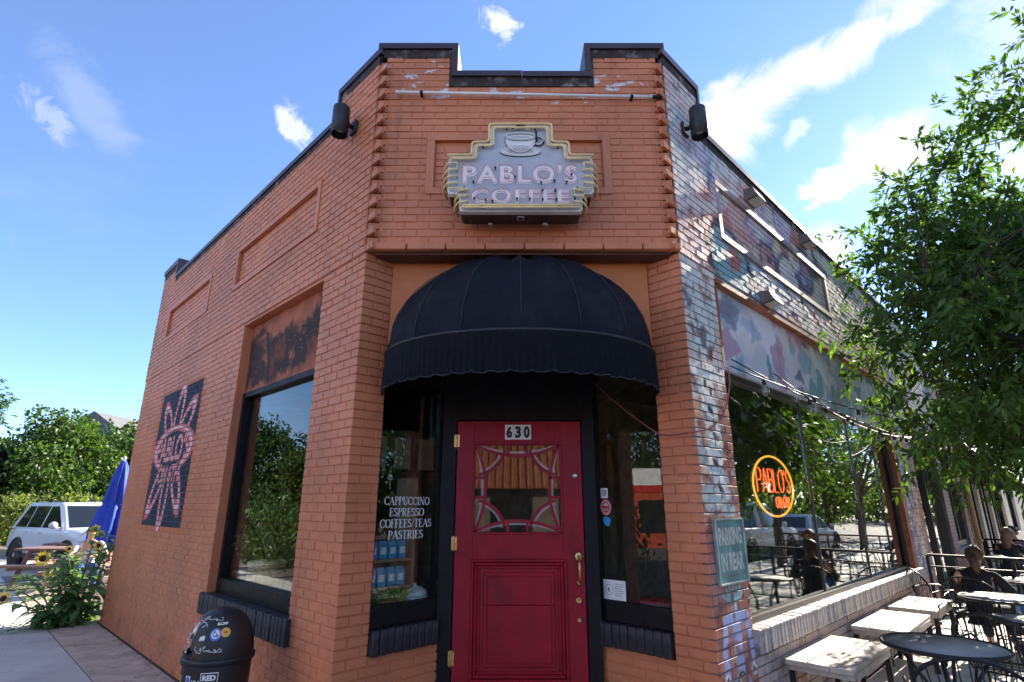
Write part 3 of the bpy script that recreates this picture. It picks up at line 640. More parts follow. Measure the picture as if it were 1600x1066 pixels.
# openings further along the patio wall
for (a0, a1, z0, z1, cuts) in ((7.702, 9.998, .06, 2.98, (8.75,)), (10.602, 12.198, .86, 2.98, (11.4,))):
    f2 = MB(); RW.rect(f2, a0, a0 + .09, z0, z1, -.2, -.05); RW.rect(f2, a1 - .09, a1, z0, z1, -.2, -.05); RW.rect(f2, a0 + .09, a1 - .09, z1 - .1, z1, -.2, -.052); RW.rect(f2, a0 + .09, a1 - .09, z0, z0 + .12, -.2, -.052)
    for c in cuts: RW.rect(f2, c - .03, c + .03, z0 + .12, z1 - .1, -.18, -.06)
    w2 = put('window', f2, mat('dark_window_frame', ()), cafe); ed = [a0 + .09] + [c for c in cuts for _ in (0, 1)] + [a1 - .09]
    for k in range(0, len(ed), 2):
        m3 = MB(); RW.rect(m3, ed[k] + (.03 if k else 0), ed[k + 1] - (.03 if k + 2 < len(ed) else 0), z0 + .12, z1 - .1, -.12, -.11); put('pane', m3, G_PATIO, w2)
sill(RW, 10.55, 12.25, .70, .855, .09, 12, mat('pale_blue_sill', (.38, .42, .46), .5, var=.2))
# ---- entrance recess
put('transom_panel', MB().box((.065, 4.292, 3.285), (2.14, .03, .72)), M_PLASTER, cafe)
poly = [Vector((-1.0, 4.31, 0)), Vector((1.14, 4.31, 0)), Vector((.70, 4.78, 0)), Vector((-.60, 4.78, 0))]
put('recess_ceiling', flat(MB(), poly, 2.93, 2.95), M_BLACK, cafe)
df = MB()
for x0, x1 in ((-.585, -.472), (.588, .695)): df.box(((x0 + x1) / 2, 4.755, 1.47), (x1 - x0, .10, 2.92))
df.box((.058, 4.757, 2.655), (1.06, .09, .55)); df.box((.058, 4.745, 2.395), (1.06, .11, .035))
put('door_frame', df, M_BLACK, cafe)
put('step', MB().box((.06, 4.62, .035), (1.25, .34, .07)), mat('worn_concrete', (.30, .27, .24), .8, var=.2, bump=.4), cafe)
for F, a0, a1, zs, nm in ((LR, .263, .873, .67, 'l'), (RR, .311, .975, .65, 'r')):
    f3 = MB(); F.rect(f3, a0, a1 - .02, zs + .17, zs + .31, -.10, -.02); F.rect(f3, a0, a0 + .018, zs + .31, 2.93, -.08, -.022); F.rect(f3, a1 - .035, a1 - .012, zs + .31, 2.93, -.08, -.022)
    w3 = put('window', f3, M_BLACK, cafe); m3 = MB(); F.rect(m3, a0 + .018, a1 - .035, zs + .31, 2.93, -.054, -.047); put('pane', m3, G_DIM, w3)
    if nm == 'l': lwin3 = w3
    else: rwin3 = w3
    sill(F, a0 + .004, a1 - .02, zs, zs + .165, .045, 9, M_SILLB)
# ================================================================== door
DY = 4.705
def bx(x0, x1, z0, z1, y0, y1, bev=0): return MB().box(((x0 + x1) / 2, (y0 + y1) / 2, (z0 + z1) / 2), (x1 - x0, y1 - y0, z1 - z0), bev=bev)
def addbx(mb, x0, x1, z0, z1, y0, y1, bev=0, mi=0): return mb.box(((x0 + x1) / 2, (y0 + y1) / 2, (z0 + z1) / 2), (x1 - x0, y1 - y0, z1 - z0), bev=bev, mi=mi)
dx0, dx1, dz0, dz1 = -.462, .580, .075, 2.366
gx0, gx1, gz0, gz1 = -.316, .405, 1.462, 2.176
px0, px1, pz0, pz1 = -.325, .435, .40, 1.268
mb = MB()
addbx(mb, dx0, gx0, dz0, dz1, DY, DY + .045, .003); addbx(mb, gx1, dx1, dz0, dz1, DY, DY + .045, .003)
addbx(mb, gx0, gx1, gz1, dz1, DY, DY + .045); addbx(mb, gx0, gx1, pz1, gz0, DY, DY + .045); addbx(mb, gx0, gx1, dz0, pz0, DY, DY + .045); addbx(mb, gx0, gx1, pz0, pz1, DY + .014, DY + .04)
door = put('door', mb, M_RED, cafe)
def ringframe(mb, x0, x1, z0, z1, w, y0, y1, bev=.003):
    addbx(mb, x0, x1, z1 - w, z1, y0, y1, bev); addbx(mb, x0, x1, z0, z0 + w, y0, y1, bev); addbx(mb, x0, x0 + w, z0 + w, z1 - w, y0, y1, bev); addbx(mb, x1 - w, x1, z0 + w, z1 - w, y0, y1, bev)
mb = MB(); ringframe(mb, px0, px1, pz0, pz1, .022, DY - .020, DY + .01, .006); ringframe(mb, px0 + .024, px1 - .024, pz0 + .024, pz1 - .024, .026, DY - .012, DY + .012, .008); ringframe(mb, px0 + .052, px1 - .052, pz0 + .052, pz1 - .052, .018, DY - .002, DY + .013, .004)
put('moulding', mb, M_RED, door)
zm = .93
for z0, z1 in ((pz0 + .10, zm - .0015), (zm + .0015, pz1 - .10)):
    put('door_panel', bx(px0 + .10, px1 - .10, z0, z1, DY + .0, DY + .03, .004), M_RED, door)
mb = MB(); ringframe(mb, px0 + .125, px1 - .125, pz0 + .125, pz1 - .125, .010, DY - .006, DY + .004, .003); put('moulding', mb, M_RED, door)
mb = MB(); ringframe(mb, gx0 - .012, gx1 + .012, gz0 - .012, gz1 + .012, .020, DY - .008, DY + .02, .004); put('moulding', mb, M_RED, door)
put('pane', bx(gx0, gx1, gz0, gz1, DY + .022, DY + .028), G_DIM, door)
# leaded light: low arches on the four sides, quarter rounds in the corners, short bars between; bevelled pale strips beside them
mb = MB(); bv = MB(); GW, GH = gx1 - gx0, gz1 - gz0
def gl(p, q): return Vector((gx0 + GW * p, DY + .018, gz0 + GH * q))
def came(pts, w=.024, m=None): 
    m = m or mb
    for i, (a, b) in enumerate(zip(pts[:-1], pts[1:])):
        came.k += 1; o_ = Vector((0, .00035 * (came.k % 7), 0)); m.bar(a + o_, b + o_, w, .016, up=(0, 1, 0))
came.k = 0
def arch(f, lift): return [f(t, lift * math.sin(math.pi * t) ** .8) for t in np.linspace(0.01, .99, 15)]
for f in (lambda t, d: gl(t, d), lambda t, d: gl(t, 1 - d), lambda t, d: gl(d, t), lambda t, d: gl(1 - d, t)):
    came(arch(f, .135)); came([p + Vector((0, .004, 0)) for p in arch(f, .10)], .016, bv)
for cx, cz, s0 in ((0, 0, 0), (1, 0, 90), (1, 1, 180), (0, 1, 270)):
    for rad, m, w in ((.36, mb, .024), (.325, bv, .016)):
        pts = []
        for k in range(9):
            th = R(s0 + 11 + k * 68 / 8); pts.append(gl(cx + rad * math.cos(th), cz + rad * math.sin(th)) + Vector((0, 0 if m is mb else .004, 0)))
        came(pts, w, m)
for t in (.39, .61):
    for a, b in ((gl(t, 0), gl(t, .13)), (gl(t, 1), gl(t, .87)), (gl(0, t), gl(.13, t)), (gl(1, t), gl(.87, t))): came([a, b])
put('leading', mb, mat('dark_red_door_paint', ()), door); put('bevelled_strip', bv, mat('bevelled_glass_strip', (.24, .26, .28), .12, .0, var=.2, spec=.9), door)
# number plate: three white tiles with black figures
for k, ch in enumerate('630'):
    x = -.023 + k * .074; t = MB(); addbx(t, x - .036, x + .036, 2.212, 2.336, DY - .004, DY + .001)
    add_text(t, ch, lambda a, b, d, x=x: Vector((x + a, DY - .0055 - d, 2.274 + b)), .1, w=.052, h=.102, bold=.006, mi=1)
    put('number_tile', t, [M_WHITE, mat('black_figures', (.01, .01, .01), .5)], door)
hd = MB(); hx = .530
hd.lathe([(.0, -.006), (.026, -.005), (.030, .0), (.024, .004), (.0, .006)], (hx, DY - .006, 1.285), 12, M=Matrix.Rotation(R(90), 3, 'X'), sy=1.25)
hd.tube([(hx, DY - .005, 1.275), (hx, DY - .045, 1.262), (hx + .002, DY - .058, 1.20), (hx, DY - .050, 1.13), (hx, DY - .02, 1.10), (hx, DY - .004, 1.095)], [.010, .010, .011, .011, .010, .010], 8)
hd.lathe([(.0, -.005), (.018, -.004), (.018, .003), (.0, .005)], (hx, DY - .005, 1.09), 10, M=Matrix.Rotation(R(90), 3, 'X'), sy=1.5); hd.box((hx + .012, DY - .02, 1.292), (.05, .012, .012), bev=.004)
put('handle', hd, M_BRASS, door)
for z, r_, m, nm in ((1.915, .021, M_STEEL, 'deadbolt'), (.965, .025, M_BRASS, 'deadbolt'), (.825, .018, M_BRASS, 'lock')):
    k = MB(); k.lathe([(r_, 0), (r_, .008), (r_ * .72, .012), (r_ * .66, .012), (r_ * .6, .008), (r_ * .3, .009), (0, .009)], (.522, DY, z), 16, M=Matrix.Rotation(R(90), 3, 'X')); k.box((.522, DY - .011, z), (.004, .004, r_ * .7))
    put(nm, k, m, door)
for z in (2.20, 1.385, .56):
    k = MB(); k.lathe([(0, -.062), (.008, -.058), (.009, -.05), (.009, .05), (.008, .058), (0, .062)], (dx0 - .008, DY - .006, z), 8); k.box((dx0 + .008, DY - .001, z), (.022, .004, .10)); k.box((dx0 - .018, DY - .001, z), (.016, .004, .10))
    put('hinge', k, M_BRASS, door)
for x, z in ((.523, .74), (.40, 1.30)): pass
# ================================================================== lettering and stickers on the entrance glass
def serif(mb, txt, fn, w, h, th=.17, tn=.055):
    """engraved roman capitals drawn with a broad nib"""
    arc = lambda cx, cy, a, b, t0, t1, n=14: [(cx + a * math.cos(R(t0 + (t1 - t0) * i / n)), cy + b * math.sin(R(t0 + (t1 - t0) * i / n))) for i in range(n + 1)]
    I = lambda x: [('s', [(x, 0), (x, 1)]), ('h', x - .16, x + .16, 0), ('h', x - .16, x + .16, 1)]
    GL = {'C': (.8, [('s', arc(.47, .5, .38, .48, 45, 318)), ('v', .78, .66, .95)]), 'O': (.86, [('s', arc(.44, .5, .36, .48, 0, 360, 24))]),
          'A': (.84, [('t', [(.08, 0), (.42, 1)]), ('s', [(.42, 1), (.74, 0)]), ('h', .2, .62, .36), ('h', -.02, .2, 0), ('h', .56, .88, 0)]),
          'P': (.68, I(.18) + [('s', [(.18, .97), (.34, .97)] + arc(.36, .75, .26, .22, 90, -90, 10) + [(.18, .52)])]),
          'R': (.78, I(.18) + [('s', [(.18, .97), (.34, .97)] + arc(.36, .75, .25, .22, 90, -90, 10) + [(.18, .52)]), ('s', [(.38, .52), (.66, 0)]), ('h', .56, .82, 0)]),
          'U': (.84, [('s', [(.2, 1), (.2, .32)] + arc(.44, .32, .24, .30, 180, 360, 10)), ('t', [(.68, .32), (.68, 1)]), ('h', .03, .36, 1), ('h', .56, .8, 1)]),
          'I': (.40, I(.2)), 'N': (.88, [('t', [(.14, 0), (.14, 1)]), ('s', [(.14, 1), (.72, 0)]), ('t', [(.72, 0), (.72, 1)]), ('h', .02, .27, 0), ('h', .0, .2, 1), ('h', .6, .85, 1)]),
          'E': (.70, I(.18) + [('h', .18, .62, 1), ('h', .18, .5, .52), ('h', .18, .64, 0), ('v', .60, .80, 1), ('v', .62, 0, .22), ('v', .5, .42, .62)]),
          'F': (.64, I(.18) + [('h', .18, .6, 1), ('h', .18, .48, .52), ('v', .58, .80, 1), ('v', .48, .42, .62)]),
          'S': (.62, [('s', arc(.30, .75, .20, .23, 30, 250, 10) + arc(.30, .27, .22, .25, 75, -150, 12)), ('v', .48, .72, .95), ('v', .08, .06, .28)]),
          'T': (.72, [('s', [(.36, 0), (.36, 1)]), ('h', .04, .68, 1), ('h', .2, .52, 0), ('v', .06, .78, 1), ('v', .66, .78, 1)]), '/': (.42, [('t', [(.02, -.05), (.38, 1.05)])])}
    tot = sum(GL[c][0] for c in txt); kx = w / tot; x = -tot / 2; vs = []; fs = []
    def quad(p): o = len(vs); vs.extend([fn(a * kx, (b - .5) * h, 0) for a, b in p]); fs.append((o, o + 1, o + 2, o + 3))
    for c in txt:
        gw, st = GL[c]
        for s_ in st:
            if s_[0] == 'h': quad([(x + s_[1], s_[3] - tn / 2), (x + s_[2], s_[3] - tn / 2), (x + s_[2], s_[3] + tn / 2), (x + s_[1], s_[3] + tn / 2)])
            elif s_[0] == 'v': quad([(x + s_[1] - tn / 2, s_[2]), (x + s_[1] + tn / 2, s_[2]), (x + s_[1] + tn / 2, s_[3]), (x + s_[1] - tn / 2, s_[3])])
            else:
                W_ = th if s_[0] == 's' else tn * 1.2
                for (ax, ay), (bx_, by) in zip(s_[1][:-1], s_[1][1:]):
                    d = math.hypot(bx_ - ax, by - ay) or 1; nx_, ny = -(by - ay) / d, (bx_ - ax) / d; hw = (tn + (W_ - tn) * abs(nx_) ** 1.3) / 2
                    quad([(x + ax - nx_ * hw, ay - ny * hw), (x + bx_ - nx_ * hw, by - ny * hw), (x + bx_ + nx_ * hw, by + ny * hw), (x + ax + nx_ * hw, ay + ny * hw)])
        x += gw
    mb.add(vs, fs)
M_LET = mat('white_vinyl', (.80, .79, .77), .5, var=.05)
mb = MB()
for txt, z, w in (('CAPPUCCINO', 1.712, .425), ('ESPRESSO', 1.628, .325), ('COFFEES/TEAS', 1.545, .480), ('PASTRIES', 1.462, .325)):
    serif(mb, txt, lambda a, b, d, z=z: LR.P(.563 + a, z + b, -.044), w, .060)
put('window_lettering', mb, M_LET, lwin3)
PB = lambda a0, z0: (lambda a, b, d: RR.P(a0 - a, z0 + b, -.044 + d))
def rrx(x): return (1.36 - x) / Q
st = MB(); f = PB(rrx(.735), 1.775); st.add([f(a, b, 0) for a, b in ((-.035, -.04), (.035, -.04), (.035, .04), (-.035, .04))], [(0, 1, 2, 3)], 0); st.add([f(a, b, .001) for a, b in ((-.022, -.02), (.022, -.02), (.022, .026), (-.022, .026))], [(0, 1, 2, 3)], 1)
add_text(st, 'K', lambda a, b, d: f(a, b + .003, .0018), .05, w=.022, mi=0); put('sticker', st, [M_WHITE, mat('grey_print', (.25, .25, .27), .5)], rwin3)
def disc(mb, f, r, mi, d=0, n=24, sx=1): mb.add([f(r * sx * math.cos(6.2832 * i / n), r * math.sin(6.2832 * i / n), d) for i in range(n)], [tuple(range(n))], mi)
st = MB(); f = PB(rrx(.742), 1.662); disc(st, f, .066, 0, 0, sx=.85); disc(st, f, .058, 1, .0006, sx=.85); disc(st, f, .054, 0, .001, sx=.85)
for k in range(5): st.add([f(a, b, .0016) for a, b in ((-.026 + k * .003, .012 - k * .0), (.026 - k * .003, .012), (.026 - k * .004, .018 + k * .004), (-.026 + k * .004, .018 + k * .004))], [(0, 1, 2, 3)], 1)
for k in range(26): a = 6.2832 * k / 26; disc(st, (lambda x, y, d, a=a: f(x + .040 * math.cos(a), y + .047 * math.sin(a), d)), .0035, 1, .0016, 6)
add_text(st, 'BEST', lambda a, b, d: f(a, b - .018, .0016), .03, w=.05, mi=1); put('sticker', st, [mat('red_sticker', (.42, .02, .04), .45), M_WHITE], rwin3)
st = MB(); f = PB(rrx(.745), 1.553); st.add([f(.036 * math.cos(t) * (1 + .16 * math.sin(3 * t)), .040 * math.sin(t) * (1 + .12 * math.cos(2 * t + 1)), 0) for t in np.linspace(0, 6.1, 20)], [tuple(range(20))]); put('sticker', st, mat('blue_sticker', (.03, .30, .62), .45), rwin3)
st = MB(); f = PB(rrx(.775), 1.04); st.add([f(a, b, 0) for a, b in ((-.105, -.072), (.105, -.072), (.105, .072), (-.105, .072))], [(0, 1, 2, 3)], 0); disc(st, (lambda x, y, d: f(x - .052, y, d)), .040, 1, .0008); disc(st, (lambda x, y, d: f(x - .052, y, d)), .036, 0, .0014); disc(st, (lambda x, y, d: f(x - .052, y, d)), .018, 1, .002, sx=.6)
for k in range(6): st.add([f(a, b, .0008) for a, b in ((.0, .045 - k * .016), (.09 - (k % 3) * .012, .045 - k * .016), (.09 - (k % 3) * .012, .041 - k * .016), (.0, .041 - k * .016))], [(0, 1, 2, 3)], 1)
put('notice', st, [M_WHITE, mat('grey_print', ())], rwin3)
# ================================================================== awning
AX, AY, AA, AP, AZ, AH = .062, 4.272, 1.065, .80, 2.80, .84
M_CANVAS = mat('black_awning_canvas', (.006, .0085, .014), .7, spec=.18, var=.25, vs=10, bump=.25, bs=220, fleck=(.16, .17, .18, 60, .77), dirt=(.028, .028, .028, .6), ds=2.2)
awn = thing('awning', 'black half-dome canvas awning with a scalloped skirt over the red door', 'awning', (AX, AY, AZ))
def apt(ph, th, sag=0): 
    k = 1 - sag; return Vector((AX - AA * math.cos(ph) * math.cos(th) ** .92 * k, AY - AP * math.sin(ph) * math.cos(th) * k, AZ + AH * math.sin(th) * k))
mb = MB(); NG_, SUB, NT = 8, 6, 14; vs = []; fs = []; npn = NG_ * SUB + 1
for j in range(NT + 1):
    th = math.pi / 2 * j / NT
    for i in range(npn):
        t = (i % SUB) / SUB; ph = math.pi * i / (npn - 1); vs.append(apt(ph, th, .052 * math.sin(math.pi * t) * math.sin(ph) ** .5 + .010 * math.sin(ph * 23 + th * 7) * math.cos(th) * (.4 + .6 * math.sin(ph * 5) ** 2)))
fs = [(j * npn + i, j * npn + i + 1, (j + 1) * npn + i + 1, (j + 1) * npn + i) for j in range(NT) for i in range(npn - 1)]
mb.add(vs, fs, 0, True); put('canopy', mb, M_CANVAS, awn)
seam = MB()
for k in range(1, NG_): seam.tube([apt(math.pi * k / NG_, math.pi / 2 * j / 10) + Vector((0, -.003, .003)) for j in range(11)], .0035, 4)
put('seam', seam, mat('awning_seam', (.016, .019, .026), .6), awn)
mb = MB(); nv = 220; rows = 8; vs = []
for j in range(rows + 1):
    for i in range(nv + 1):
        ph = math.pi * i / nv; s_ = i / nv; sc = abs(math.sin(s_ * 25 * math.pi)); dep = .282 + .018 * sc ** .6
        pl = 1 + (.010 * math.sin(s_ * 150 * math.pi * .9) + .006 * math.sin(s_ * 67 + 1)) * (.25 + j / rows) + .012 * (j / rows)
        vs.append((AX - AA * math.cos(ph) * (1 + (pl - 1) * .5), AY - AP * math.sin(ph) * pl - .004, AZ + .004 - dep * j / rows))
fs = [(j * (nv + 1) + i, (j + 1) * (nv + 1) + i, (j + 1) * (nv + 1) + i + 1, j * (nv + 1) + i + 1) for j in range(rows) for i in range(nv)]
mb.add(vs, fs, 0, True); put('valance', mb, mat('black_fringe', (.0055, .0065, .010), .8, spec=.15, var=.3, vs=30), awn)
bd = MB(); bd.tube([vs[rows * (nv + 1) + i] for i in range(0, nv + 1)], .005, 4); put('scalloped_trim', bd, mat('awning_seam', ()), awn)
fm = MB(); fm.tube([apt(math.pi * i / 20, 0) for i in range(21)], .012, 6); fm.tube([Vector((AX - .98 * AA, AY - .02, AZ)), Vector((AX + .98 * AA, AY - .02, AZ))], .012, 6)
for k in range(1, NG_): fm.tube([apt(math.pi * k / NG_, math.pi / 2 * j / 8, .05) for j in range(9)], .009, 5)
put('frame', fm, mat('dark_steel', (.05, .05, .055), .4, .8), awn)
def outline_text(mb, txt, fn, w, h, r, bold=0.0, spacing=1.0):
    vs, fs = text_geo(txt, .2, bold, spacing=spacing, res=2); from collections import Counter
    key = [(round(v.x, 5), round(v.y, 5)) for v in vs]; cnt = Counter()
    for f in fs:
        for i in range(len(f)): cnt[(key[f[i]], key[f[(i + 1) % len(f)]])] += 1
    edge = {a: b for (a, b), n in cnt.items() if (b, a) not in cnt}
    xs = [k[0] for k in key]; ys = [k[1] for k in key]; cx, cy = (min(xs) + max(xs)) / 2, (min(ys) + max(ys)) / 2; kx, ky = w / (max(xs) - min(xs)), h / (max(ys) - min(ys))
    while edge:
        a = next(iter(edge)); lp_ = []
        while a in edge: lp_.append(a); a = edge.pop(a)
        if len(lp_) > 2: mb.tube([fn((x - cx) * kx, (y - cy) * ky, 0) for x, y in lp_], r, 5, closed=True)
# ================================================================== neon sign
SX, SY = .068, 3.80
sg = thing('neon_sign', 'stepped white coffee sign with unlit neon tubes and a painted cup', 'sign', (SX, 4.06, 4.25))
sp = lambda a, b, d=0: Vector((SX + a, SY - d, b))
HALF = [(.24, 4.625), (.24, 4.455), (.375, 4.455), (.375, 4.335), (.57, 4.335), (.57, 4.02), (.475, 4.02), (.475, 3.865)]
def outline(off, r=.035, top_only=False):
    pts = [(x + off, z + (off if i in (0, 2, 4, 3, 1) and True else off)) for i, (x, z) in enumerate(HALF)]
    pts = [(HALF[0][0] + off, HALF[0][1] + off), (HALF[1][0] + off, HALF[1][1] + off), (HALF[2][0] + off, HALF[2][1] + off), (HALF[3][0] + off, HALF[3][1] + off), (HALF[4][0] + off, HALF[4][1] + off), (HALF[5][0] + off, HALF[5][1] - off), (HALF[6][0] + off, HALF[6][1] - off), (HALF[7][0] + off, HALF[7][1] - off)]
    if top_only: pts = pts[:5]
    full = [(-x, z) for x, z in pts[::-1]] + pts; out = []
    n = len(full)
    for i, (x, z) in enumerate(full):
        if top_only and i in (0, n - 1): out.append((x, z)); continue
        a, b = full[i - 1], full[(i + 1) % n]; da = math.hypot(a[0] - x, a[1] - z); db = math.hypot(b[0] - x, b[1] - z); q = min(r, da * .45, db * .45)
        p0 = (x + (a[0] - x) / da * q, z + (a[1] - z) / da * q); p2 = (x + (b[0] - x) / db * q, z + (b[1] - z) / db * q)
        for t in (0, .25, .5, .75, 1): out.append(((1 - t) ** 2 * p0[0] + 2 * t * (1 - t) * x + t * t * p2[0], (1 - t) ** 2 * p0[1] + 2 * t * (1 - t) * z + t * t * p2[1]))
    return out
M_SBOX = mat('dark_sign_metal', (.045, .035, .03), .55, .2, var=.3, dirt=(.16, .06, .03, .6), ds=5); M_SEDGE = mat('white_sign_edge', (.76, .74, .68), .5, var=.12, dirt=(.22, .15, .1, .5), ds=7)
M_SFACE = mat('grey_sign_face', (.46, .49, .53), .45, var=.08, vs=5, dirt=(.36, .33, .30, .45), ds=5)
M_CREAM = mat('cream_neon_tube', (.88, .66, .30), .22, var=.1, vs=12); M_PINK = mat('pink_neon_tube', (.80, .28, .27), .22, var=.08)
M_GLASSW = mat('pale_neon_tube', (.86, .82, .74), .2, var=.08)
mb = MB(); O_ = outline(0); mb.prism(O_, lambda a, b, d: sp(a, b, -d), .002, .21); put('sign_box', mb, M_SBOX, sg)
mb = MB(); rim_ = outline(.006); mb.prism(rim_, lambda a, b, d: sp(a, b, -d), .0, .05); put('sign_edge', mb, M_SEDGE, sg)
mb = MB(); mb.prism(outline(-.008), lambda a, b, d: sp(a, b, d), .0, .004); face = put('sign_face', mb, M_SFACE, sg)
tb = MB()
for off, d in ((.012, .035), (-.024, .035)): tb.tube([sp(a, b, d) for a, b in outline(off, .03, True)], .0095, 6)
put('neon_tube', tb, M_CREAM, sg); tb = MB()
tb.tube([sp(a, b, .028) for a, b in outline(-.007, .03, True)], .005, 6); put('neon_tube', tb, M_GLASSW, sg)
tb = MB()
def hook(s, x0, x1, z): tb.tube([sp(s * x0, z, .012), sp(s * x0, z, .034), sp(s * (x1 - .05), z, .036), sp(s * (x1 + .01), z - .004, .025), sp(s * (x1 + .045), z - .012, -.03), sp(s * (x1 + .05), z - .02, -.09), sp(s * (x1 + .03), z - .03, -.16)], .0085, 6)
for s in (-1, 1):
    for z in (4.275, 4.215, 4.155, 4.095): hook(s, .50, .565, z)
    tb.tube([sp(s * .50, 4.275, .034), sp(s * .50, 4.215, .034)], .006, 6)
    for z in (4.035, 3.985, 3.93): hook(s, .415, .47, z)
    tb.tube([sp(s * .57, 4.045, .034), sp(s * .42, 4.045, .034), sp(s * .415, 4.0, .034)], .006, 6)
for z in (3.897, 3.878): tb.tube([sp(-.455, z, .034), sp(.455, z, .034)], .0090, 6)
put('neon_tube', tb, M_CREAM, sg)
for txt, z, w, h in (("PABLO'S", 4.185, .905, .168), ("COFFEE", 3.988, .765, .125)):
    lt = MB(); add_text(lt, txt, lambda a, b, d, z=z: sp(a - .004, z + b, .0055 + d), .2, w=w, h=h, bold=.0075, spacing=1.16); put('painted_letters', lt, mat('sign_letter_white', (.95, .90, .87), .4, var=.02), sg)
    nt_ = MB(); outline_text(nt_, txt, lambda a, b, d, z=z: sp(a - .004, z + b, .028), w * 1.006, h * 1.03, .0032, .0075, 1.16); put('neon_letters', nt_, M_PINK, sg)
# the cup and saucer, painted panels with outline tubes
el = lambda cx, cz, a, b, n=28, t0=0, t1=360: [(cx + a * math.cos(R(t0 + (t1 - t0) * i / n)), cz + b * math.sin(R(t0 + (t1 - t0) * i / n))) for i in range(n + 1)]
M_BLK = mat('black_figures', ()); M_LG = mat('light_grey_paint', (.46, .48, .50), .5)
cup = MB(); fp = lambda pts, d, mi: cup.add([sp(a, b, d) for a, b in pts], [tuple(range(len(pts)))], mi)
fp(el(0, 4.385, .165, .042)[:-1], .0045, 1); fp(el(0, 4.391, .158, .036)[:-1], .0055, 0); fp(el(0, 4.396, .11, .020)[:-1], .0062, 2)
body = el(0, 4.505, .122, .12, 20, 180, 360) + [(.122, 4.52)] + [(-.122, 4.52)]
fp(el(.145, 4.485, .05, .045)[:-1], .0066, 1); fp(el(.145, 4.485, .034, .030)[:-1], .0072, 2)
fp([(x * 1.05, z - .004) for x, z in body], .0076, 1); fp(body, .0084, 0); fp(el(0, 4.45, .08, .045, 20, 200, 340)[:-1] + [(.06, 4.45), (-.06, 4.45)], .0088, 2)
fp(el(0, 4.525, .126, .034)[:-1], .0094, 1); fp(el(0, 4.525, .119, .029)[:-1], .0100, 0); fp(el(0, 4.518, .098, .020)[:-1], .0106, 2)
put('painted_cup', cup, [M_WHITE, M_BLK, M_LG], sg)
ct = MB(); ct.tube([sp(a, b, .03) for a, b in el(0, 4.385, .155, .034)[:-1]], .004, 5, closed=True); ct.tube([sp(a, b, .03) for a, b in el(0, 4.528, .118, .030)[:-1]], .004, 5, closed=True)
ct.tube([sp(a, b, .03) for a, b in el(0, 4.505, .108, .105, 16, 188, 352)], .004, 5); ct.tube([sp(a, b, .03) for a, b in el(.135, 4.485, .045, .036, 12, -110, 120)], .004, 5); ct.tube([sp(a, b, .03) for a, b in el(0, 4.575, .075, .022, 12, 10, 170)], .004, 5)
put('neon_tube', ct, M_GLASSW, sg)
sup = MB()      # tube supports and blacked-out electrode ends
for a, b in ((-.37, 4.105), (-.20, 4.23), (-.045, 4.15), (.16, 4.10), (.265, 4.115), (.36, 4.105), (.40, 4.17), (-.27, 3.94), (-.22, 3.935), (-.03, 3.955), (.07, 3.955), (.17, 3.95), (.275, 3.95), (.17, 4.03), (.27, 4.03), (-.36, 3.96), (.42, 3.955), (-.11, 4.60), (.12, 4.60), (.13, 4.50), (-.3, 4.43), (.3, 4.43), (-.02, 4.615), (-.3, 3.885), (.3, 3.885), (-.44, 4.05), (.44, 4.05)):
    sup = MB(); sup.tube([sp(a, b, 0), sp(a, b, .03)], .006, 5); sup.ball(sp(a, b, .034), .0095, 6, 4); put('tube_support', sup, M_BLK, sg)
sup = MB(); sup.tube([sp(.13, 4.47, .034), sp(.125, 4.56, .036)], .009, 6); put('electrode', sup, M_BLK, sg); sup = MB(); sup.tube([sp(-.07, 4.59, .03), sp(-.02, 4.615, .036), sp(.04, 4.61, .03)], .009, 6)
put('electrode', sup, M_BLK, sg)
sb = MB(); sb.box(sp(-.0, 3.858, -.10), (.055, .05, .012)); sb.box(sp(0, 3.853, -.10), (.04, .03, .006), mi=1); put('vent', sb, [M_LG, M_BLK], sg)
for x in (-.24, .2):
    k = MB(); k.lathe([(.0, 0), (.022, .0), (.024, .012), (.02, .02), (.012, .03)], sp(x, 3.83, -.17), 10); k.tube([sp(x, 3.86, -.17), sp(x, 3.86, -.225)], .015, 6); put('mount', k, M_STEEL, sg)
br = MB()
for x in (-.38, .38): br.box((SX + x, 4.06, 4.20), (.05, .10, .05))
br.box((SX, 4.045, 4.12), (.9, .075, .06)); put('bracket', br, M_SBOX, sg)
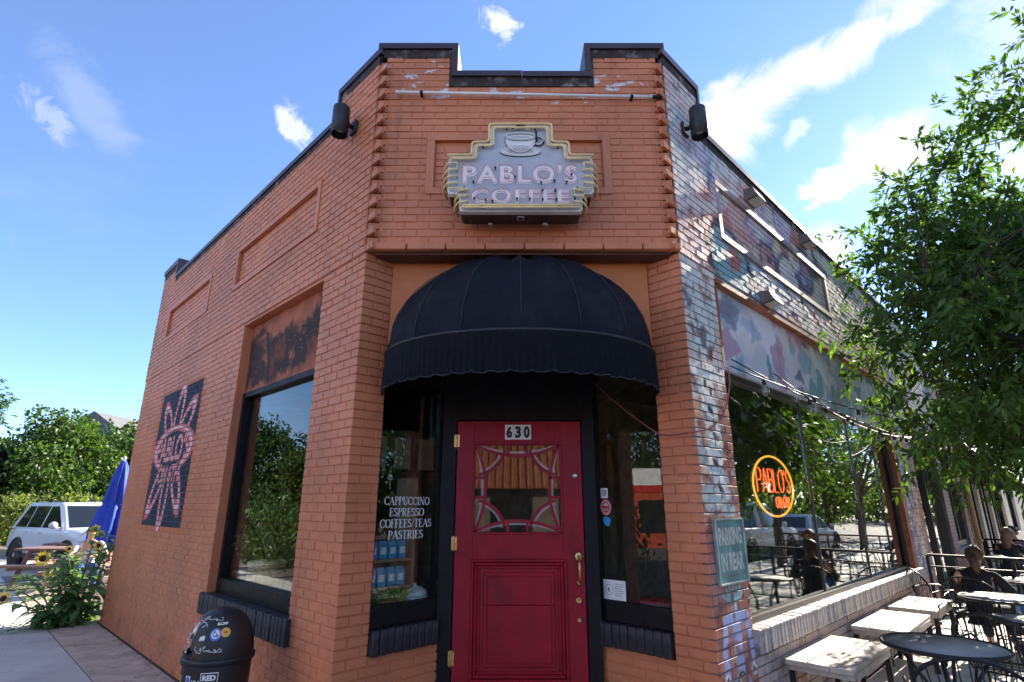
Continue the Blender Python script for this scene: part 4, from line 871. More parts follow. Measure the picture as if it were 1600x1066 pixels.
# ================================================================== small wall fittings
lt = thing('light_tube', 'thin white tube light running along the top of the entrance wall', 'light', (.15, 4.08, 5.16))
k = MB(); k.tube([(-1.03, 4.045, 5.19), (1.24, 4.045, 5.137)], .013, 8); put('tube', k, M_WHITE, lt)
k = MB()
for t in (.1, .92): x = -1.03 + 2.27 * t; z = 5.19 - .053 * t; k.box((x, 4.065, z), (.02, .06, .03)); k.lathe([(.017, -.012), (.017, .012)], (x, 4.045, z), 8, M=Matrix.Rotation(R(90), 3, 'Y'))
k.tube([(1.24, 4.045, 5.137), (1.325, 4.045, 5.133)], .016, 8); put('bracket', k, M_BLACK, lt)
M_LAMP = mat('charcoal_lamp_metal', (.028, .029, .032), .45, .3, var=.15)
def canlight(F, a, z, label, out=.155):
    p = F.P(a, z, 0); L = thing('wall_lamp', label, 'lamp', p, 0, 'cylinder lamps on the corners')
    c = F.P(a, z, out); k = MB(); k.lathe([(0, .155), (.070, .152), (.076, .142), (.076, -.140), (.070, -.143), (.068, -.132), (.068, -.05), (0, -.05)], c, 20); put('lamp_body', k, M_LAMP, L)
    k = MB(); k.lathe([(.05, -.055), (.04, -.09), (0, -.10)], c, 12); put('bulb', k, mat('frosted_lamp', (.5, .5, .48), .4), L)
    k = MB(); rz = math.atan2(F.n.y, F.n.x) - math.pi / 2; k.box(F.P(a, z, .022), (.11, .035, .13), rz=rz, bev=.008); k.tube([F.P(a, z, .04), F.P(a, z, out - .05)], .022, 8); k.box(F.P(a, z, out - .072), (.05, .02, .06), rz=rz, bev=.006); put('mount', k, M_LAMP, L)
canlight(LW, .377, 5.04, 'charcoal cylinder lamp on the wall left of the entrance bay')
canlight(RW, .30, 4.98, 'charcoal cylinder lamp on the mural wall right of the entrance bay')
crd = MB(); pts = [RW.P(.62, 2.79, .03), RW.P(.60, 2.66, .04), RW.P(.52, 2.48, .035), RW.P(.40, 2.34, .03), RW.P(.2, 2.24, .02), RW.P(0.0, 2.20, .015), RR.P(.01, 2.20, .014), RR.P(.2, 2.19, .012), RR.P(.30, 2.205, .008), RR.P(.42, 2.28, -.02), RR.P(.6, 2.42, -.02), RR.P(.8, 2.6, -.01), RR.P(.95, 2.75, 0)]
props(put('power_cord', crd.tube(pts, .006, 5), mat('faded_red_cord', (.30, .10, .09), .5), loc=pts[0]), 'thin faded red cord strung across the right brick pier', 'cord')
# painted board on the pier
pk = thing('parking_sign', 'green PARKING IN REAR board on the right brick pier', 'sign', RW.P(.335, 1.36, 0)); f = lambda a, b, d: RW.P(.335 + a, 1.362 + b, .004 + d)
k = MB(); RW.rect(k, .105, .565, 1.145, 1.58, .002, .022); put('board', k, mat('sea_green_paint', (.17, .33, .29), .6, var=.3, vs=5, dirt=(.45, .52, .46, .7), ds=8), pk)
k = MB(); ws = ((-.23, .218), (.23, .218), (.23, -.218), (-.23, -.218))
for i in range(4): a, b = ws[i], ws[(i + 1) % 4]; k.bar(f(*a, .022), f(*b, .022), .016, .012)
put('frame', k, mat('pale_green_trim', (.40, .48, .42), .6, var=.3), pk)
k = MB(); add_text(k, 'PARKING', lambda a, b, d: f(a, b + .10, .020), .1, w=.38, h=.125, bold=.004); add_text(k, 'IN REAR', lambda a, b, d: f(a, b - .075, .020), .1, w=.37, h=.125, bold=.004); put('lettering', k, mat('cream_lettering', (.72, .71, .58), .6), pk)
k = MB(); k.add([f(.15 + a, -.185 + b, .020) for a, b in ((0, 0), (.03, .03), (.06, .0), (.03, .022))], [(0, 1, 2, 3)]); k.add([f(.0 + a, -.175 + b, .020) for a, b in ((-.1, 0), (.1, .008), (.1, .012), (-.1, .004))], [(0, 1, 2, 3)]); put('painted_mark', k, mat('red_mark', (.45, .04, .05), .6), pk)
# ================================================================== litter bin
BC = Vector((-2.03, 4.27, 0)); bn_ = thing('litter_bin', 'black round-topped litter bin covered in stickers by the brick wall', 'bin', BC)
M_BIN = mat('black_bin_plastic', (.012, .012, .014), .42, var=.2, bump=.1, bs=60)
k = MB(); k.lathe([(0, 0), (.225, 0), (.235, .02), (.262, .70), (.262, .715)], BC, 32); body_ = put('bin_body', k, M_BIN, bn_)
k = MB(); k.lathe([(.262, .712), (.282, .715), (.284, .745), (.274, .755), (.268, .755)], BC, 32); put('rim', k, M_BIN, bn_)
OA = R(195)     # mouth direction
k = MB(); nD, mD = 48, 16; vs = []; fs = []
def dome(az, e): return BC + Vector((.268 * math.cos(az) * math.cos(e) ** .85, .268 * math.sin(az) * math.cos(e) ** .85, .752 + .315 * math.sin(e)))
for j in range(mD + 1):
    for i in range(nD): vs.append(dome(2 * math.pi * i / nD, math.pi / 2 * j / mD))
def mouth(i, j):
    az = 2 * math.pi * (i + .5) / nD; d = (az - OA + math.pi) % (2 * math.pi) - math.pi; e = math.pi / 2 * (j + .5) / mD
    return abs(d) < R(52) * (1 - .35 * e) and R(4) < e < R(52)
for j in range(mD):
    for i in range(nD):
        if not mouth(i, j): fs.append((j * nD + i, j * nD + (i + 1) % nD, (j + 1) * nD + (i + 1) % nD, (j + 1) * nD + i))
k.add(vs, fs, 0, True); put('bin_lid', k, M_BIN, bn_)
k = MB(); fl = [BC + Vector((.19 * math.cos(OA + R(s)), .19 * math.sin(OA + R(s)), 0)) for s in range(-62, 63, 12)]
k.add([p + Vector((0, 0, .75)) for p in fl] + [p * 1 + (BC - p) * .45 + Vector((0, 0, 1.0 - p.z * 0)) for p in fl], [(i, i + 1, len(fl) + i + 1, len(fl) + i) for i in range(len(fl) - 1)], 0, True)
k.lathe([(.05, .75), (.25, .757)], BC, 24); put('flap', k, mat('bin_inner', (.03, .03, .033), .35), bn_)
def bf(az, z): return lambda a, b, d: BC + Vector(((.2365 + .0255 * (z + b) / .70 + .0012 + d) * math.cos(R(az) + a / .26), (.2365 + .0255 * (z + b) / .70 + .0012 + d) * math.sin(R(az) + a / .26), z + b))
def df_(az, e):
    def f(a, b, d):
        p = dome(R(az) + a / (.268 * max(.3, math.cos(R(e)))), R(e) + b / .29); n = (p - BC - Vector((0, 0, .70))).normalized(); return p + n * (.0025 + d)
    return f
def stk(f, w, h, bg, items, shape='r'):
    k = MB(); mats_ = [bg]; nx = 6
    if shape == 'r': k.add([f(-w / 2 + w * i / nx, -h / 2 + h * j / 4, 0) for j in range(5) for i in range(nx + 1)], [(j * 7 + i, j * 7 + i + 1, (j + 1) * 7 + i + 1, (j + 1) * 7 + i) for j in range(4) for i in range(6)])
    else: disc(k, f, h / 2, 0, 0, 20, w / h)
    for it in items:
        if it[-1] not in mats_: mats_.append(it[-1])
        mi = mats_.index(it[-1])
        if it[0] == 't': add_text(k, it[1], lambda a, b, d, it=it: f(a + it[2], b + it[3], .0022), .1, w=it[4], h=it[5], bold=.006, mi=mi)
        elif it[0] == 'd': disc(k, lambda a, b, d, it=it: f(a + it[1], b + it[2], d), it[3], mi, .0012 + .0004 * mi, 14)
        elif it[0] == 'q': k.add([f(it[1] + (a / 4 - .5) * it[3], it[2] + (b / 2 - .5) * it[4], .0008) for b in range(3) for a in range(5)], [(b * 5 + a, b * 5 + a + 1, b * 5 + a + 6, b * 5 + a + 5) for b in range(2) for a in range(4)], mi)
    put('sticker', k, mats_, bn_)
SW, SK, SBL, SYE, SRE, SCY = M_WHITE, M_BLK, mat('blue_print', (.12, .16, .50), .4), mat('yellow_print', (.75, .42, .05), .4), mat('red_print', (.5, .06, .05), .4), mat('cyan_print', (.10, .48, .55), .4)
stk(bf(285, .60), .13, .155, SW, [('q', 0, 0, .118, .143, SK), ('t', 'RED', 0, .045, .10, .036, SW), ('t', 'EYE', 0, .0, .10, .036, SW), ('t', 'MOB', 0, -.045, .10, .036, SW)])
stk(bf(262, .585), .10, .085, SK, [('t', 'ADA', 0, .02, .085, .05, SW), ('t', 'hungry', 0, -.026, .08, .022, SW)])
stk(bf(246, .60), .05, .11, SW, [('d', 0, .03, .02, SBL), ('q', 0, -.02, .02, .05, SK)])
stk(bf(213, .57), .075, .15, SYE, [('d', 0, .02, .024, SRE), ('q', 0, -.04, .05, .03, SW)])
stk(bf(201, .60), .05, .14, SCY, [('q', 0, 0, .03, .05, SW)]); stk(bf(232, .54), .09, .10, SK, [('d', 0, .0, .04, SCY), ('d', .006, .004, .030, SK)])
stk(bf(280, .47), .12, .08, SW, [('t', 'OK', 0, 0, .08, .05, SK)]); stk(bf(300, .42), .07, .09, SRE, [('d', 0, 0, .02, SW)])
stk(df_(285, 31), .085, .085, SBL, [('d', 0, 0, .030, SW), ('d', .004, .004, .024, SBL), ('d', -.004, .0, .010, SW)], 'o'); stk(df_(303, 33), .07, .065, SYE, [('q', 0, 0, .03, .012, SRE)], 'o')
stk(df_(262, 26), .055, .05, SK, [('t', '#8', 0, 0, .045, .035, SW)]); stk(df_(296, 45), .08, .03, SK, [('t', 'BCFP', 0, 0, .075, .022, SW)])
stk(df_(234, 33), .07, .10, mat('tan_print', (.45, .3, .16), .5), [('d', 0, .015, .022, SW), ('q', 0, -.03, .04, .03, SK)], 'o'); stk(df_(221, 26), .035, .05, SW, [('d', 0, 0, .012, SBL)], 'o'); stk(df_(228, 14), .035, .07, SW, [('q', 0, 0, .02, .05, SK)])
r_ = random.Random(9)
for az, e in ((279, 13), (268, 53), (246, 44)):
    f = df_(az, e); x = -.11; gr = MB(); w_ = []
    for q in range(6):
        for _ in range(4): w_.append(f(x + r_.uniform(-.012, .026), r_.uniform(-.024, .026), .001))
        x += r_.uniform(.028, .045)
    sm_ = []
    for p0, p1, p2 in zip(w_[:-2], w_[1:-1], w_[2:]): sm_ += [(p0 + p1) / 2 * .5 + p1 * .5, p1 * .6 + (p1 + p2) * .2]
    gr.tube(sm_, .0024, 4); put('scrawl', gr, M_WHITE, bn_)
bn_.scale = (.82, .82, .93)
# ================================================================== ground
M_ROAD = mat('worn_asphalt', (.105, .094, .084), .85, var=.22, vs=.6, bump=.5, bs=60, dirt=(.15, .135, .12, .6), ds=.35)
M_CONC = mat('grey_concrete', (.56, .525, .47), .8, var=.12, vs=1.2, bump=.3, bs=50, fleck=(.10, .09, .085, 9, .745), world=True, crack=.006, dirt=(.33, .30, .265, .6), ds=1.3)
M_CONCB = mat('brown_aggregate_concrete', (.54, .43, .335), .85, world=True, crack=.006, var=.18, vs=5, bump=.5, bs=120, dirt=(.28, .205, .155, .7), ds=2.0)
M_JOINT = mat('slab_joint', (.10, .09, .08), .9, var=.3)
k = MB(); k.box((0, 100, -.65), (900, 900, 1.0)); put('road', k, M_ROAD, kind='structure')
def pav(pts, z0, z1): return flat(MB(), [Vector((*p, 0)) for p in pts], z0, z1)
lw = lambda a, o: tuple(LW.P(a, 0, o))[:2]; rw = lambda a, o: tuple(RW.P(a, 0, o))[:2]
base_ = put('pavement', flat(MB(), [Vector((*p, 0)) for p in (lw(13.6, -6), lw(13.6, 3.6), lw(-5.5, 3.6), rw(-5.5, 5.3), rw(33, 5.3), rw(33, -4), Bend[:2])], -.15, -.012), M_JOINT, kind='structure')
def slabs(F, A, O, m, name='slab'):
    rz = math.atan2(F.n.y, F.n.x) - math.pi / 2
    for i in range(len(A) - 1):
        for j in range(len(O) - 1):
            w, d = A[i + 1] - A[i] - .012, O[j + 1] - O[j] - .012; key = (round(w, 2), round(d, 2), m.name); me = slabs.c.get(key)
            if me is None: me = slabs.c[key] = MB().box((0, 0, 0), (w, d, .06), bev=.006).mesh(name, m)
            o = bpy.data.objects.new(name, me); COL.objects.link(o); o.parent = base_
            o.location = F.P((A[i] + A[i + 1]) / 2, -.03 + random.gauss(0, .0012), (O[j] + O[j + 1]) / 2); o.rotation_euler = (random.gauss(0, .0006), random.gauss(0, .0006), rz)
slabs.c = {}
AL = [-1.75 + 1.73 * k for k in range(9)]
slabs(LW, AL, [.012, .60], M_CONCB); slabs(LW, AL, [.60, 2.10, 3.60], M_CONC)
slabs(LW, [7.02, 8.7, 10.3, 12.0, 13.6], [-5.5, -4.1, -2.7, -1.35, .006], mat('red_brown_paving', (.20, .13, .105), .85, var=.2, vs=3, bump=.3))
slabs(RW, [-1.75 + 1.2 * k for k in range(29)], [.012, 1.3, 2.6, 3.9, 5.3], M_CONC)
slabs(RW, [-5.5, -3.6, -1.76], [-1.5, .1, 1.7, 3.4, 5.3], M_CONC)
# lot behind the cafe: pale apron and painted lines
put('parking_lot', pav([lw(13.6, -24), lw(13.6, 9), lw(38, 9), lw(38, -24)], -.10, -.020), mat('lot_asphalt', (.17, .17, .175), .85, var=.2, vs=1, bump=.3), kind='structure')
k = MB(); LW.rect(k, 13.45, 13.63, -.1, .012, -22, 8.5); put('kerb', k, mat('pale_kerb', (.50, .49, .47), .8, var=.1), kind='structure')
k = MB()
for o in (-5.4, -2.4, .6, 3.6): LW.rect(k, 14.2, 19.5, -.03, -.014, o, o + .10)
put('lot_marking', k, mat('worn_line_paint', (.62, .61, .58), .8, var=.15), kind='structure')
put('apron', pav([lw(15.6, -1.2), lw(15.6, 2.8), lw(20.5, 2.8), lw(20.5, -1.2)], -.019, -.016), M_CONC, kind='structure')
k = MB(); RW.rect(k, -5, 33, -.15, .0, 5.30, 5.45); put('kerb', k, mat('pale_kerb', ()), kind='structure')
k = MB(); LW.rect(k, -5, 13.4, -.15, .0, 3.60, 3.75); put('kerb', k, mat('pale_kerb', ()), kind='structure')
# ================================================================== people
def skin(name, nodes, edges, m, parent, sub=2, root=0, mesh_only=False):
    """nodes: [(point, rx, ry)], local to the parent"""
    me = bpy.data.meshes.new(name); me.from_pydata([tuple(n[0]) for n in nodes], edges, []); o = bpy.data.objects.new(name, me); COL.objects.link(o)
    md = o.modifiers.new('Skin', 'SKIN'); sv = me.skin_vertices[0].data
    for i, n in enumerate(nodes): sv[i].radius = (n[1], n[2] if len(n) > 2 else n[1]); sv[i].use_root = (i == root)
    md.use_smooth_shade = True; md.branch_smoothing = .6
    if sub: sm = o.modifiers.new('Sub', 'SUBSURF'); sm.levels = sub; sm.render_levels = sub
    m2 = bpy.data.meshes.new_from_object(o.evaluated_get(bpy.context.evaluated_depsgraph_get())); m2.name = name
    COL.objects.unlink(o); bpy.data.objects.remove(o); bpy.data.meshes.remove(me)
    m2.materials.clear(); m2.materials.append(m)
    for p in m2.polygons: p.material_index = 0; p.use_smooth = True
    r = bpy.data.objects.new(name, m2); COL.objects.link(r); r.parent = parent; return r
M_SKIN = mat('skin', (.52, .30, .21), .5, var=.06); M_HAIR = mat('dark_hair', (.018, .012, .009), .5, var=.3, vs=40, bump=.4, bs=90); M_HAIRB = mat('brown_hair', (.085, .045, .024), .45, var=.35, vs=30, bump=.5, bs=80)
M_SHOE = mat('dark_shoe', (.03, .03, .035), .5)
def person(label, loc, rz, top, legs, hair, pose, group=None, glasses=False, sleeves='short', hairstyle='short', lean=.0, size=1.0):
    """seated figure facing local +x; origin on the ground below the hips; pose gives hands and feet"""
    t = thing('person', label, 'person', loc, rz, group); V = lambda x, y, z: Vector((x, y, z)) * size
    hip, chest = V(0, 0, .50), V(-.06 + lean, 0, .90); neck = V(-.04 + lean * 1.35, 0, 1.01); hd = V(.0 + lean * 1.55, 0, 1.155 - abs(lean) * .12)
    N = [(hip, .14, .11), (V(-.04 + lean * .45, 0, .70), .135, .10), (chest, .15, .10), (neck, .052, .052), (hd + V(-.012, 0, -.085), .055, .06), (hd + V(-.012, 0, .0), .082, .078), (hd + V(-.012, 0, .085), .062, .06)]
    E_ = [(0, 1), (1, 2), (2, 3), (3, 4), (4, 5), (5, 6)]; sh = {}
    for s in (-1, 1):
        a = len(N); S0 = chest + V(.01, s * .175, .035); el_, wr = V(*pose['elbow'][(s + 1) // 2]), V(*pose['wrist'][(s + 1) // 2]); d = (wr - el_).normalized()
        N += [(S0, .058, .055), (el_, .042, .04), (wr, .028, .026), (wr + d * .06 * size, .036, .018)]; E_ += [(2, a), (a, a + 1), (a + 1, a + 2), (a + 2, a + 3)]
        side = d.cross(Vector((0, 0, 1))).normalized() if abs(d.z) < .9 else Vector((0, 1, 0))
        for q, ln in ((-.026, .065), (-.009, .075), (.009, .07), (.026, .055)):
            b = len(N); p0 = wr + d * .085 * size + side * q * size; N += [(p0, .0095, .0095), (p0 + d * ln * .6 * size + V(0, 0, -.012), .0085, .0085), (p0 + d * ln * size + V(0, 0, -.03), .007, .007)]; E_ += [(a + 3, b), (b, b + 1), (b + 1, b + 2)]
        b = len(N); p0 = wr + d * .03 * size - side * s * .04 * size; N += [(p0, .012, .012), (p0 + d * .045 * size - side * s * .012 * size, .009, .009)]; E_ += [(a + 2, b), (b, b + 1)]
        h = len(N); kn, an, to = V(*pose['knee'][(s + 1) // 2]), V(*pose['ankle'][(s + 1) // 2]), V(*pose['toe'][(s + 1) // 2])
        N += [(hip + V(.03, s * .10, -.02), .095, .09), (kn, .062, .06), (an, .042, .04), (to, .035, .03)]; E_ += [(0, h), (h, h + 1), (h + 1, h + 2), (h + 2, h + 3)]; sh[s] = (a, h)
    skin('body', N, E_, M_SKIN, t)
    g_ = lambda i, k: (N[i][0], N[i][1] * k, N[i][2] * k)
    T = [g_(0, 1.14), g_(1, 1.15), g_(2, 1.13), (N[3][0] + V(0, 0, -.03), .068, .066), (hip + V(0, 0, -.07), .150, .125)]; TE = [(0, 1), (1, 2), (2, 3), (0, 4)]
    for s in (-1, 1):
        a = sh[s][0]; b = len(T); T += [g_(a, 1.28)]; TE += [(2, b)]; S0, el_, wr = N[a][0], N[a + 1][0], N[a + 2][0]
        if sleeves == 'short': T += [(S0.lerp(el_, .72), .062, .06)]; TE += [(b, b + 1)]
        else: T += [(S0.lerp(el_, .5), .066, .064), (el_, .062, .060), (el_.lerp(wr, .93), .046, .044)]; TE += [(b, b + 1), (b + 1, b + 2), (b + 2, b + 3)]
    skin('shirt', T, TE, top, t)
    L = [g_(0, 1.08), (hip + V(-.02, 0, .09), .140, .112)]; LE = [(0, 1)]
    for s in (-1, 1):
        h = sh[s][1]; b = len(L); L += [g_(h, 1.10), g_(h + 1, 1.16), (N[h + 1][0].lerp(N[h + 2][0], .95), .058, .056)]; LE += [(0, b), (b, b + 1), (b + 1, b + 2)]
        an, to = N[h + 2][0], N[h + 3][0]; k = MB(); d = (to - an); d.z = 0; rz_ = math.atan2(d.y, d.x); c = an.lerp(to, .55); c.z = .045
        k.ball(c, .055, 12, 8, sc=(2.1 * 1.1, .85, .75), M=Matrix.Rotation(rz_, 3, 'Z')); put('shoe', k, M_SHOE, t, local=True)
    skin('trousers', L, LE, legs, t)
    # face and hair
    put('nose', MB().ball(hd + V(.083, 0, -.012), .016, 8, 6, sc=(1.1, .8, 1.5)), M_SKIN, t, local=True); put('mouth', MB().ball(hd + V(.073, 0, -.058), .013, 8, 5, sc=(.7, 1.9, .5)), mat('lips', (.36, .15, .12), .5), t, local=True)
    for s in (-1, 1): put('ear', MB().ball(hd + V(-.005, s * .084, -.008), .022, 8, 6, sc=(.8, .4, 1.35)), M_SKIN, t, local=True)
    k = MB()
    for s in (-1, 1): put('eye', MB().ball(hd + V(.072, s * .030, .018), .011, 8, 6, sc=(.6, 1.2, .8)), mat('eye_dark', (.03, .02, .015), .2), t, local=True)
    k = MB(); rr_ = random.Random(4); vs = []; fs = []; n, m_ = 22, 12
    for i in range(m_ + 1):
        ph = math.pi * .66 * i / m_
        for q in range(n):
            th = 2 * math.pi * q / n; fr_ = math.cos(th); lim = 1 - max(0, fr_) * max(0, ph - .95) * .75; r_ = .108 * (1 + .05 * rr_.uniform(-1, 1) + .02 * math.sin(th * 5 + i))
            vs.append(hd + V(-.018 + r_ * math.sin(ph) * fr_ * lim * .98, r_ * .88 * math.sin(ph) * math.sin(th), .005 + r_ * 1.12 * math.cos(ph * lim)))
    fs = [(i * n + q, (i + 1) * n + q, (i + 1) * n + (q + 1) % n, i * n + (q + 1) % n) for i in range(m_) for q in range(n)]; k.add(vs, fs, 0, True)
    if hairstyle == 'ponytail':
        base = hd + V(-.10, 0, .0); k.ball(base, .05, 10, 8, sc=(1, 1, 1)); k.tube([base, base + V(-.035, -.015, -.03), base + V(-.055, -.03, -.09), base + V(-.06, -.04, -.16), base + V(-.05, -.045, -.23)], [.040, .048, .050, .040, .012], 10)
    if hairstyle == 'long': k.tube([hd + V(-.08, 0, .0), hd + V(-.10, 0, -.1), hd + V(-.10, .0, -.22), hd + V(-.08, 0, -.32)], [.08, .085, .075, .03], 12)
    put('hair', k, hair, t, local=True)
    if glasses:
        k = MB()
        for s in (-1, 1): k.ball(hd + V(.088, s * .034, .018), .026, 10, 6, sc=(.35, 1.15, .8)); k.tube([hd + V(.085, s * .062, .024), hd + V(.0, s * .088, .022)], .004, 5)
        k.tube([hd + V(.092, -.01, .022), hd + V(.092, .01, .022)], .004, 5); put('sunglasses', k, mat('sunglass_plastic', (.02, .012, .01), .15), t, local=True)
    return t
SEAT = dict(knee=((.42, -.13, .50), (.42, .13, .50)), ankle=((.44, -.13, .09), (.44, .13, .09)), toe=((.57, -.14, .04), (.57, .14, .04)))
# man in sunglasses beside the street wall
mp = Vector((-8.62, 11.95, 0)); ang = math.atan2(-mp.y, -mp.x)
person('dark-haired man in sunglasses and a pale T-shirt sitting with folded arms behind the sunflowers', mp, ang + .1, mat('pale_tshirt', (.62, .68, .68), .8, var=.06, bump=.3, bs=14), mat('blue_jeans', (.035, .085, .25), .8, var=.2, vs=12), M_HAIR,
       dict(elbow=((.10, -.32, .70), (.10, .32, .70)), wrist=((.24, -.06, .74), (.24, .08, .70)), **SEAT), glasses=True, lean=.02)
# ================================================================== picnic tables, umbrella
M_PLK = mat('reddish_plank', (.26, .15, .115), .65, var=.25, vs=4, bump=.3, bs=25)
def picnic(label, loc, rz, group):
    t = thing('picnic_table', label, 'picnic table', loc, rz, group)
    for y in (-.30, -.10, .10, .30): put('plank', MB().box((0, y, .745), (1.9, .185, .045), bev=.006), M_PLK, t, local=True)
    for y in (-.78, -.58, .58, .78): put('plank', MB().box((0, y, .44), (1.9, .18, .045), bev=.006), M_PLK, t, local=True)
    for x in (-.68, .68):
        k = MB(); k.bar((x, -.62, 0), (x, -.25, .72), .09, .045, up=(1, 0, 0)); k.bar((x, .62, 0), (x, .25, .72), .09, .045, up=(1, 0, 0)); k.bar((x + .05, -.86, .40), (x + .05, .86, .40), .045, .09); k.bar((x + .05, -.38, .70), (x + .05, .38, .70), .045, .08); put('trestle', k, M_PLK, t, local=True)
    return t
picnic('reddish plank picnic table behind the seated man in sunglasses', (-9.95, 13.25, 0), R(2), 'picnic tables behind the cafe'); picnic('low reddish picnic table nearest the white SUV', (-10.75, 15.05, 0), R(14), 'picnic tables behind the cafe')
put_b = thing('bench', 'plain plank bench the man in sunglasses sits on', 'bench', (-8.66, 12.02, 0), ang - R(90))
put('plank', MB().box((0, 0, .40), (1.5, .30, .05), bev=.008), M_PLK, put_b, local=True)
for x in (-.6, .6): put('leg', MB().box((x, 0, .187), (.06, .26, .374)), M_PLK, put_b, local=True)
M_BLUE = mat('royal_blue_canvas', (.008, .045, .42), .7, var=.2, vs=4, bump=.2, bs=60)
def umbrella(label, loc, H_=2.62, group=None, lean=(0, 0)):
    t = thing('patio_umbrella', label, 'umbrella', loc, 0, group); k = MB(); n = 72; rings = [(.05, H_ - .06), (.11, H_ - .22), (.18, H_ - .55), (.25, H_ - .95), (.215, H_ - 1.0), (.26, H_ - 1.08), (.33, H_ - 1.5), (.36, H_ - 1.85), (.37, H_ - 1.95)]; vs = []
    for j, (r, z) in enumerate(rings):
        for i in range(n):
            th = 2 * math.pi * i / n; f = .30 * (j / len(rings)) ** .7; w = 1 + f * (abs(math.sin(th * 4 + .3 * math.sin(j))) - .5) * 1.5 + .06 * math.sin(th * 11 + j)
            vs.append((r * w * math.cos(th) + lean[0] * (H_ - z) * 0, r * w * math.sin(th), z + (.05 * math.sin(th * 8) if j == len(rings) - 1 else 0)))
    k.add(vs, [(j * n + i, (j + 1) * n + i, (j + 1) * n + (i + 1) % n, j * n + (i + 1) % n) for j in range(len(rings) - 1) for i in range(n)], 0, True); put('canopy', k, M_BLUE, t, local=True)
    put('pole', MB().tube([(0, 0, .05), (0, 0, H_)], .022, 10), mat('white_pole', (.7, .7, .68), .4), t, local=True); put('strap', MB().lathe([(.235, H_ - 1.04), (.24, H_ - 1.0), (.235, H_ - .97)], n=24), M_BLUE, t, local=True)
    k = MB(); k.ball((0, 0, H_), .035, 10, 8, sc=(1, 1, 1.2)); put('finial', k, M_WHITE, t, local=True); k = MB(); k.lathe([(0, 0), (.26, 0), (.26, .04), (.06, .07), (.05, .22), (0, .22)], n=20); put('base', k, mat('cast_iron', (.03, .03, .03), .6), t, local=True)
    return t
umbrella('closed royal blue umbrella behind the man in sunglasses', (-8.80, 12.75, 0), 2.70, 'blue patio umbrellas')
